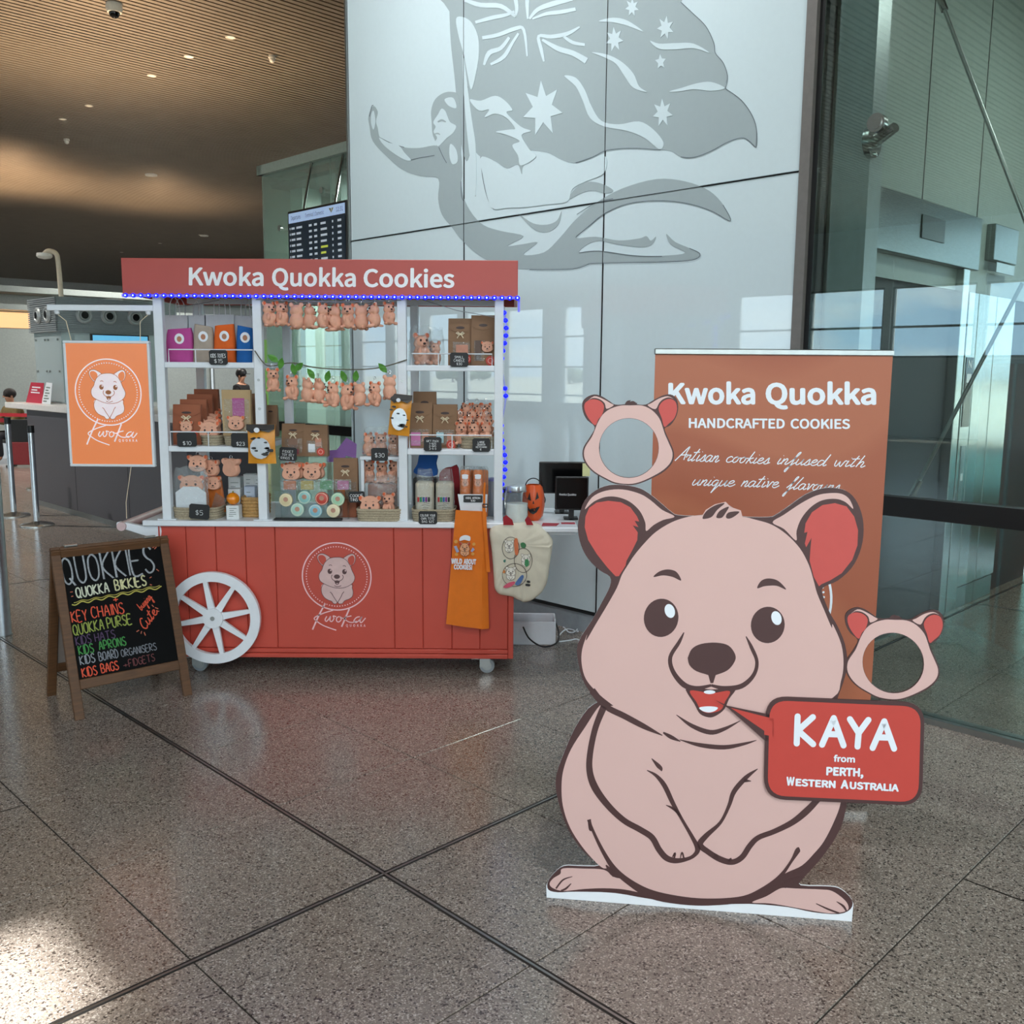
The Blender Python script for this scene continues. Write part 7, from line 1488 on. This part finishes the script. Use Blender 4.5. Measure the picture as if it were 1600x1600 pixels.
# till screens
def screen(x0, x1, y0, y1, Y, label, name, stand=True):
    a = at(x0, y1, Y); b = at(x1, y0, Y); g = thing(name, label, 'screen', ((a.x + b.x) / 2, Y, LZ)); MB().cbox(a.x, b.x, Y, Y + .02, a.z, b.z, .005).build('casing', M_black, g)
    MB().box(a.x + .008, b.x - .008, Y - .001, Y, a.z + .008, b.z - .008).build('display', mat('dark_screen', '#050506', .12), g)
    if stand: MB().cbox((a.x + b.x) / 2 - .04, (a.x + b.x) / 2 + .04, Y + .02, Y + .10, LZ, LZ + .012, .003).cbox((a.x + b.x) / 2 - .015, (a.x + b.x) / 2 + .015, Y + .02, Y + .035, LZ, a.z + .05, .003).build('stand', M_black, g)
    return g
s1 = screen(842, 916, 722, 771, 5.45, 'large black till screen at the back of the side leaf', 'till_screen'); s2 = screen(867, 920, 745, 797, 5.22, 'small black customer screen with pale name standing in front of the till', 'customer_screen')
t = MB(); letters(t, PL((0, 5.218, 0), (0, -1, 0)), 'Kwoka Quokka', 874, 774, 900, 774.5, 3.6, d=.001); t.build('screen_lettering', mat('screen_text', '#c8ccd0', .5, emit='#c8ccd0', es=.3), s2)
a = at(910, 744, 5.447); b = at(922, 724, 5.447); single('sticky_note', MB().slab([(a.x, 5.447, a.z), (b.x, 5.447, a.z), (b.x, 5.445, b.z), (a.x, 5.447, b.z)], (0, -1, 0), .001), mat('pale_yellow_note', '#d9d9a0', .8), 'pale yellow sticky note on the corner of the till screen', 'note')
q = [(.16, 5.03), (.24, 5.03), (.26, 5.12), (.17, 5.13)]; single('red_card', MB().slab([(x, y, LZ + .002) for x, y in q], (0, 0, 1), .0015), mat('red_card', '#a8283a', .5), 'red card lying beside the glass jar on the side leaf', 'card')
q = [(.27, 5.10), (.345, 5.10), (.345, 5.15), (.27, 5.15)]; single('red_card', MB().slab([(x, y, LZ + .002) for x, y in q], (0, 0, 1), .0015), mat('red_card', '#a8283a'), 'red card lying by the till at the end of the side leaf', 'card')
MB().tube(smooth([tuple(at(x, y, Y)) for x, y, Y in ((842, 765, 5.40), (852, 780, 5.30), (845, 792, 5.22), (830, 796, 5.16), (822, 797, 5.14))], False, 5), .003, 6).build('black_cable', M_black, s1, True)
# ---- on the floor behind the cart
b0 = fl(868, 1008); wb1 = thing('cable_box', 'white cable box on the floor behind the right end of the cart', 'box', (b0.x - .2, b0.y + .06, 0))
bw, bd, bh_ = .46, .13, .145
MB().cbox(b0.x - bw, b0.x, b0.y, b0.y + .012, 0, bh_, .004).build('front_panel', M_wht, wb1); MB().cbox(b0.x - .012, b0.x, b0.y + .012, b0.y + bd, 0, bh_ + .02, .004).build('end_panel', M_wht, wb1); MB().cbox(b0.x - bw, b0.x, b0.y + bd, b0.y + bd + .012, 0, bh_ + .02, .004).build('back_panel', M_wht, wb1); MB().box(b0.x - bw, b0.x, b0.y + .012, b0.y + bd, 0, .012).build('base', M_wht, wb1); MB().cbox(b0.x - bw, b0.x - bw + .012, b0.y + .012, b0.y + bd, 0, bh_, .004).build('end_panel', M_wht, wb1)
c_ = thing('black_cable', 'black cable looping down in front of the white cable box', 'cable', tuple(fl(840, 1010)))
MB().tube(smooth([(b0.x - .2, b0.y - .02, .12), (b0.x - .16, b0.y - .04, .05), (b0.x - .08, b0.y - .06, .008), (b0.x + .0, b0.y - .03, .02), (b0.x + .02, b0.y + .0, .07), (b0.x - .005, b0.y + .03, .15)], False, 6), .005, 8).build('cable', M_black, c_, True)
for k, pts in enumerate((((872, 1000), (884, 990), (893, 985), (903, 992)), ((874, 1004), (890, 1002), (900, 1000), (908, 1003)), ((880, 984), (888, 994), (899, 988), (906, 980)))):
    P = [fl(*p) for p in pts]; g = thing('white_cable', '%s white cable on the floor beside the cable box' % ['upper', 'lowest', 'crossing'][k], 'cable', tuple(P[1])); MB().tube([(p.x, p.y, .006 + (.012 * (1 + math.sin(i * .45)) if k != 1 else 0)) for i, p in enumerate(smooth([tuple(p) for p in P], False, 5)) for p in [Vector(p)]], .0042, 7).build('cable', M_wht, g, True)

# ================================================================ service kiosk, posts and people in the left background
KA = 3.995
ki = thing('kiosk_counter', 'dark grey service counter with white top in the left background', 'counter', tuple(W(KA + .4, -10.3, 0)))
MB().cbox(KA, KA + .75, -12.35, -8.2, .07, 1.165, .006, M=GM).build('front', mat('charcoal_panel', '#4b4a50', .4, var=.04), ki)
MB().box(KA + .03, KA + .72, -12.3, -8.22, 0, .07, M=GM).build('plinth', M_alu, ki)
MB().cbox(KA - .05, KA + .8, -12.97, -8.1, 1.165, 1.235, .006, M=GM).build('top', mat('white_stone_top', '#d9d8d6', .3), ki)
for b in (-10.9, -9.5): MB().box(KA - .002, KA + .002, b - .003, b + .003, .08, 1.16, M=GM).build('joint', M_black, ki)
kb = thing('kiosk_tower', 'ribbed grey metal block with round air nozzles above frosted glass on the counter', 'kiosk block', tuple(W(4.9, -12.3, 1.235)))
M_rib = mat('ribbed_grey_metal', '#8f9699', .4, .2)
A1, A2, B1, B2, Z1, Z2 = 4.243, 5.75, -12.83, -11.895, 2.09, 2.5
MB().box(A1 + .02, A2, B1, B2 - .02, Z1, Z2, M=GM).build('block', M_rib, kb)
rbm = MB()
for i in range(17):
    z = Z1 + .004 + i * .0242; rbm.box(A1, A1 + .021, B1, B2, z, z + .014, M=GM); rbm.box(A1, A2, B2 - .021, B2, z, z + .014, M=GM)
tag(rbm.build('ribs', M_rib, kb), kind='stuff')
M_noz = mat('nozzle_grey', '#aab0b1', .35, .3)
def nozzle(c, n):
    q = n.to_track_quat('Z', 'Y').to_matrix().to_4x4(); M = Matrix.Translation(c) @ q
    o = MB().lathe([(.098, 0), (.10, .012), (.085, .03), (.07, .03), (.055, .012), (.05, .03), (.045, .035)], 28, M=M).build('air_nozzle', M_noz, kb, True); MB().lathe([(.043, .0358), (0, .0358)], 24, M=M).build('nozzle_mouth', M_black, o)
for a in (4.57, 4.869, 5.195): nozzle(W(a, B2, 2.293), NB)
for b in (-12.46, -12.14): nozzle(W(A1, b, 2.295), NA)
M_frost = glassmat('frosted_screen', '#dfeaec', 1.5, .15, .45, '#c6d2d5')
MB().box(A1 + .05, A1 + .06, B1 + .02, B2 - .01, 1.24, Z1, M=GM).build('glass_screen', M_frost, kb); MB().box(A1 + .05, A2 - .3, B2 - .05, B2 - .04, 1.24, Z1, M=GM).build('glass_screen', M_frost, kb)
for b in (B1 + .1, B1 + .42, B1 + .52, B2 - .1):
    for z in (2.0, 1.62): MB().cyl(W(A1 + .035, b, z), W(A1 + .05, b, z), .014, n=10).build('glass_fixing', M_steel, kb)
MB().cbox(4.62, 5.34, B2 + .01, B2 + .05, 1.62, 2.075, .004, M=GM).build('screen', M_black, kb)
MB().box(4.64, 5.32, B2 + .05, B2 + .053, 1.95, 2.06, M=GM).build('screen_header', mat('screen_blue', '#66b5df', .3, emit='#66b5df', es=.8), kb)
MB().box(4.64, 5.32, B2 + .05, B2 + .052, 1.64, 1.94, M=GM).build('screen_body', mat('screen_dark', '#0f1a28', .2), kb)
# camera pole on the block
pc = thing('camera_pole', 'pale bent pole with a dome camera on top of the ribbed block', 'camera', tuple(W(A1 + .12, B2 - .12, Z2)))
b_ = W(A1 + .12, B2 - .12, Z2); pz = at(70, 392, b_.y).z
MB().tube(smooth([tuple(b_), tuple(b_ + Vector((-.01, 0, (pz - Z2) * .7))), tuple(b_ + Vector((-.03, 0, (pz - Z2) * .94))), tuple(b_ + Vector((-.12, 0, pz - Z2))), tuple(b_ + Vector((-.17, 0, (pz - Z2) * .93)))], False, 5), .028, 12).build('pole', mat('cream_pole', '#d8cbb4', .45), pc, True)
e = b_ + Vector((-.17, 0, (pz - Z2) * .9)); MB().lathe([(0, .03), (.085, .025), (.09, -.01), (.07, -.03), (0, -.045)], 20, M=Matrix.Translation(e)).build('dome_head', M_cw, pc, True)
# leaflet signs on the counter
for k, (x0, x1, y0, y1, m, lab) in enumerate(((43, 68, 591, 624, mat('crimson_card', '#b3263f', .4), 'crimson counter sign leaning on the white counter'), (67, 81, 592, 626, M_wht, 'white printed counter sign beside the crimson one'))):
    pk = PL(W(KA + .12, 0), NA); P = [pk(x0 + 5, y0), pk(x1, y0 + 1), pk(x1 - 3, y1), pk(x0 - 3, y1 - 2)]; z0 = 1.236; P = [Vector((p.x, p.y, p.z)) for p in P]; dzz = z0 - min(P[2].z, P[3].z); P = [p + Vector((0, 0, dzz)) for p in P]; P[2].z = P[3].z = z0
    g = thing('counter_sign', lab, 'sign', tuple((P[2] + P[3]) / 2)); MB().slab(P, NA, .006).build('card', m, g)
    t = MB()
    for i in range(3 if k == 0 else 6):
        u0 = .18; u1 = .8 - .2 * (i % 2); v = .2 + .13 * i
        L_ = lambda u, v: P[0].lerp(P[1], u).lerp(P[3].lerp(P[2], u), v) + NA * .002
        t.poly([L_(u0, v), L_(u1, v), L_(u1, v + .06), L_(u0, v + .06)])
    tag(t.build('print', M_wht if k == 0 else mat('grey_print', '#6d7b74'), g), kind='stuff')
    MB().slab([P[3] - NA * .006, P[2] - NA * .006, P[2] - NA * .09, P[3] - NA * .09], (0, 0, 1), .002).build('foot', M_acr, g)
# stanchions
def stanchion(p, h, r, label, belt=None, br=.17):
    g = thing('stanchion', label, 'stanchion', (p.x, p.y, 0)); T = Matrix.Translation((p.x, p.y, 0))
    MB().lathe([(0, 0), (br, 0), (br, .012), (br * .9, .022), (r * 1.3, .045), (r * 1.2, .05)], 32, M=T).build('base', M_steel, g, True); MB().lathe([(r, .045), (r, h - .07)], 20, M=T).build('post', M_chrome, g, True)
    MB().lathe([(r * 1.12, h - .075), (r * 1.12, h), (0, h)], 20, M=T).build('belt_head', M_black, g, True)
    if belt: MB().slab([Vector((p.x, p.y, h - .01)), belt + Vector((0, 0, h - .01)), belt + Vector((0, 0, h - .058)), Vector((p.x, p.y, h - .058))], (0, -1, 0), .002).build('belt', mat('red_belt', '#a8202c', .7), g)
    return g
p = fl(58, 821); stanchion(p, at(55, 665, p.y).z, .031, 'chrome stanchion with black head in front of the grey counter')
p2 = fl(22, 806); stanchion(p2, at(12, 652, p2.y).z, .031, 'chrome stanchion with red belt at the left edge', belt=Vector((p2.x - 1.6, p2.y + .4, 0)))
p3 = W(4.6, -13.9); stanchion(p3, 1.05, .031, 'further chrome stanchion left of the grey counter', belt=Vector((p3.x - 1.2, p3.y + .3, 0)))
p = fl(6, 992); g = thing('steel_post', 'plain round aluminium post standing at the left edge of the picture', 'post', (p.x, p.y, 0)); MB().cyl((p.x, p.y, .006), (p.x, p.y, 1.15), .046, n=24).build('tube', mat('satin_aluminium', '#c2c6ca', .3, .9), g, True); MB().cyl((p.x, p.y, 0), (p.x, p.y, .006), .052, n=24).build('collar', M_alu, g, True); MB().lathe([(.046, 1.15), (.04, 1.165), (0, 1.17)], 24, M=Matrix.Translation((p.x, p.y, 0))).build('cap', M_black, g, True)
# red low panel and dark bench by the stanchions
q = W(6.2, -16.5); rbx = thing('queue_barrier', 'low dark red barrier panel behind the stanchions', 'barrier', (q.x, q.y, 0)); MB().cbox(q.x - 1.3, q.x + .55, q.y, q.y + .05, 0.03, .42, .01).build('panel', mat('dark_red_panel', '#7e2428', .5), rbx); MB().cbox(q.x - 1.3, q.x + .55, q.y + .0, q.y + .05, .42, .80, .005).build('black_panel', M_black, rbx)
for x in (q.x - 1.25, q.x + .5): MB().box(x - .03, x + .03, q.y - .1, q.y + .15, 0, .03).build('foot', M_black, rbx)

# departures screen before the glazed box
DP = PL(W(AB - .16, 0), NA); dl, dr, dt = -9.23, -8.15, 3.36; dbz = 2.55
D0 = DP(449, 330); D1 = DP(541, 313); bl_ = (D0.x - D0.y) * R2; br2 = (D1.x - D1.y) * R2; zt_ = (D0.z + D1.z) / 2; zb_2 = zt_ - (br2 - bl_) * .82; ad_ = AB - .16
ds = thing('departures_screen', 'tall black departures screen with pale blue header beside the white wall', 'screen', tuple(W(ad_, (bl_ + br2) / 2, zb_2)))
MB().cbox(ad_, ad_ + .06, bl_, br2, zb_2, zt_, .006, M=GM).build('casing', M_black, ds)
MB().box(ad_ - .003, ad_, bl_ + .025, br2 - .025, zb_2 + .025, zt_ - .13, M=GM).build('table', mat('screen_slate', '#1c2732', .25, emit='#1c2732', es=.5), ds)
MB().box(ad_ - .003, ad_, bl_ + .025, br2 - .025, zt_ - .125, zt_ - .025, M=GM).build('header', mat('screen_header_blue', '#9db4d6', .25, emit='#9db4d6', es=.75), ds)
pl = flatplane(W(ad_ - .003, bl_, zt_), (R2, -R2, 0), (0, 0, 1), NA); ww = br2 - bl_
t = MB(); letters(t, pl, 'Departures', ww * .07, .095, ww * .24, .095, .042, d=.001); letters(t, pl, 'Terminal 1 Domestic', ww * .32, .095, ww * .64, .095, .042, d=.001); letters(t, pl, '12:31', ww * .84, .095, ww * .95, .095, .042, d=.001); t.build('header_lettering', mat('screen_ink', '#26344a', .4), ds)
t = MB().poly([pl(ww * a, b, .001) for a, b in ((.72, .05), (.755, .05), (.765, .1))]); t.poly([pl(ww * a, b, .001) for a, b in ((.80, .05), (.77, .05), (.762, .1))]); t.build('header_mark', mat('screen_gold', '#a8a05a', .4), ds)
mw = mat('screen_text_white', '#b9c2cc', .4, emit='#b9c2cc', es=.5); t = MB(); ty = MB(); rr = random.Random(9)
for i in range(12):
    y = .17 + i * .058
    if y + .04 > (zt_ - zb_2) - .03: break
    for u0, u1 in ((.04, .055), (.07, .07 + rr.uniform(.05, .07)), (.16, .16 + rr.uniform(.08, .14)), (.38, .43), (.47, .52), (.58, .58 + rr.uniform(.08, .13)), (.77, .79), (.86, .92)):
        (ty if (i in (4, 5) and u0 == .58) else t).poly([pl(ww * u0, y, .001), pl(ww * u1, y, .001), pl(ww * u1, y + .022, .001), pl(ww * u0, y + .022, .001)])
tag(t.build('row_text', mw, ds), kind='stuff'); ty.build('boarding_text', mat('screen_yellow', '#b9c24a', .4, emit='#b9c24a', es=.6), ds)
MB().box(ad_ - .0045, ad_ - .003, bl_ + ww * .465, bl_ + ww * .525, zt_ - .17 - 9 * .058 - .032, zt_ - .17 - 9 * .058 + .012, M=GM).build('highlight', mat('screen_lime', '#b8d334', .4, emit='#b8d334', es=.9), ds)
for b in (bl_ + .25, br2 - .25): MB().cyl(W(ad_ + .04, b, zt_), W(AB - .01, b, 3.80), .014, n=8).build('hanger', M_steel, ds)

# ---- people
def skin(name, V, E, rad, m, parent, sub=1):
    me = bpy.data.meshes.new(name); me.from_pydata(V, E, []); o = bpy.data.objects.new('tmp', me); COL.objects.link(o)
    md = o.modifiers.new('skin', 'SKIN'); md.use_smooth_shade = True
    for i, r in enumerate(rad): me.skin_vertices[0].data[i].radius = r if isinstance(r, tuple) else (r, r); me.skin_vertices[0].data[i].use_root = (i == 0)
    s_ = o.modifiers.new('sub', 'SUBSURF'); s_.levels = sub; s_.render_levels = sub
    out = bpy.data.meshes.new_from_object(o.evaluated_get(bpy.context.evaluated_depsgraph_get())); out.name = name; bpy.data.objects.remove(o); bpy.data.meshes.remove(me); out.materials.clear()
    return link(name, out, m, parent)
M_skin = mat('skin_tone', '#c08d72', .6); M_hair = mat('dark_hair', '#1d1716', .7)
def person(loc, rz, label, seated, shirt, trousers, cap=False, lean=0.0):
    g = thing('person', label, 'person', loc, rz)
    hp = .47 if seated else .92; ly = -lean
    sh = hp + .50; V = [(0, 0, hp), (0, ly * .5, hp + .25), (0, ly, sh), (0, ly * 1.2, sh + .08), (0, ly * 1.3 - .01, sh + .14), (0, ly * 1.3 - .01, sh + .25)]
    rad = [(.14, .10), (.13, .09), (.10, .07), .045, (.075, .09), (.07, .085)]; E = [(0, 1), (1, 2), (2, 3), (3, 4), (4, 5)]
    for s in (-1, 1):
        k = len(V)
        if seated: V += [(s * .10, -.02, hp), (s * .11, -.44, hp + .02), (s * .11, -.42, .09), (s * .11, -.55, .04)]
        else: V += [(s * .10, 0, hp - .06), (s * .11, -.02, .50), (s * .11, .02, .09), (s * .12, -.14, .035)]
        rad += [.09, .06, .045, .035]; E += [(0, k), (k, k + 1), (k + 1, k + 2), (k + 2, k + 3)]; k = len(V)
        if seated: V += [(s * .19, ly, sh - .02), (s * .24, ly - .12, sh - .26), (s * .10, ly - .32, sh - .24), (s * .05, ly - .38, sh - .22)]
        else: V += [(s * .19, ly, sh - .02), (s * .25, ly - .02, sh - .30), (s * .18, ly - .22, sh - .42), (s * .15, ly - .30, sh - .42)]
        rad += [.055, .045, .035, .03]; E += [(2, k), (k, k + 1), (k + 1, k + 2), (k + 2, k + 3)]
    skin('body', V, E, rad, M_skin, g)
    SV = [V[0], V[1], V[2], (V[2][0], V[2][1] * 1.1, V[2][2] + .06)]; SR = [(.18, .13), (.175, .13), (.17, .12), (.11, .10)]; SE = [(0, 1), (1, 2), (2, 3)]
    for s in (0, 1):
        b0_ = 6 + s * 8 + 4; k = len(SV); SV += [V[b0_], V[b0_ + 1], V[b0_ + 2]]; SR += [.075, .062, .05]; SE += [(2, k), (k, k + 1), (k + 1, k + 2)]
    skin('shirt', SV, SE, SR, shirt, g)
    TVv = [V[0]]; TRr = [(.165, .125)]; TE = []
    for s in (0, 1):
        b0_ = 6 + s * 8; k = len(TVv); TVv += [V[b0_], V[b0_ + 1], V[b0_ + 2]]; TRr += [.10, .075, .065]; TE += [(0, k), (k, k + 1), (k + 1, k + 2)]
    skin('trousers', TVv, TE, TRr, trousers, g)
    h = V[5]; MB().ball((h[0], h[1] + .015, h[2] - .005), .098, .108, .095, 16, 10).build('hair', M_hair, g, True, world=False)
    if cap:
        MB().lathe([(.108, -.01), (.108, .04), (.085, .085), (.04, .105), (0, .11)], 20, M=Matrix.Translation((h[0], h[1], h[2] - .0))).build('cap', M_black, g, True, world=False)
        MB().slab([(h[0] + .10 * math.sin(a), h[1] - .09 - .11 * math.cos(a) * 1.0, h[2] + .0) for a in [-1.2 + .24 * i for i in range(11)]], (0, 0, 1), .012).build('cap_peak', M_black, g, world=False)
    t = MB().ball((h[0], h[1] - .098, h[2] - .06), .014, .018, .016, 8, 6); t.build('nose', M_skin, g, True, world=False)
    for s in (-1, 1): MB().ball((h[0] + s * .03, h[1] - .088, h[2] - .035), .011, .008, .008, 8, 6).build('eye', M_hair, g, True, world=False); MB().ball((h[0] + s * .085, h[1] - .0, h[2] - .06), .012, .02, .028, 8, 6).build('ear', M_skin, g, True, world=False)
    return g
pm = at(377, 600, 19.0); person((pm.x, 19.0, 0), R(75), 'person in black shirt and black cap standing beyond the cart', False, mat('black_shirt', '#121214', .8), mat('black_trousers', '#1a1b1e', .8), True).scale = (.95, .95, .95)
pw = at(26, 610, 17.0); person((pw.x, 17.0, 0), R(-35), 'person in an olive yellow top sitting far left', True, mat('olive_shirt', '#6b5a33', .8), mat('dark_trousers', '#22242a', .8), lean=.10)
sc2 = thing('waiting_bench', 'black waiting bench under the seated person at far left', 'bench', (pw.x, 17.0, 0), R(-35))
MB().cbox(-.9, .9, -.22, .24, .33, .38, .01).build('seat', M_black, sc2, world=False); MB().cbox(-.9, .9, .20, .24, .5, .80, .01).build('backrest', M_black, sc2, world=False)
for x in (-.8, .8): MB().box(x - .03, x + .03, -.2, .24, 0, .33).build('leg', M_alu, sc2, world=False); MB().box(x - .02, x + .02, .2, .24, .38, .5).build('back_stay', M_alu, sc2, world=False)
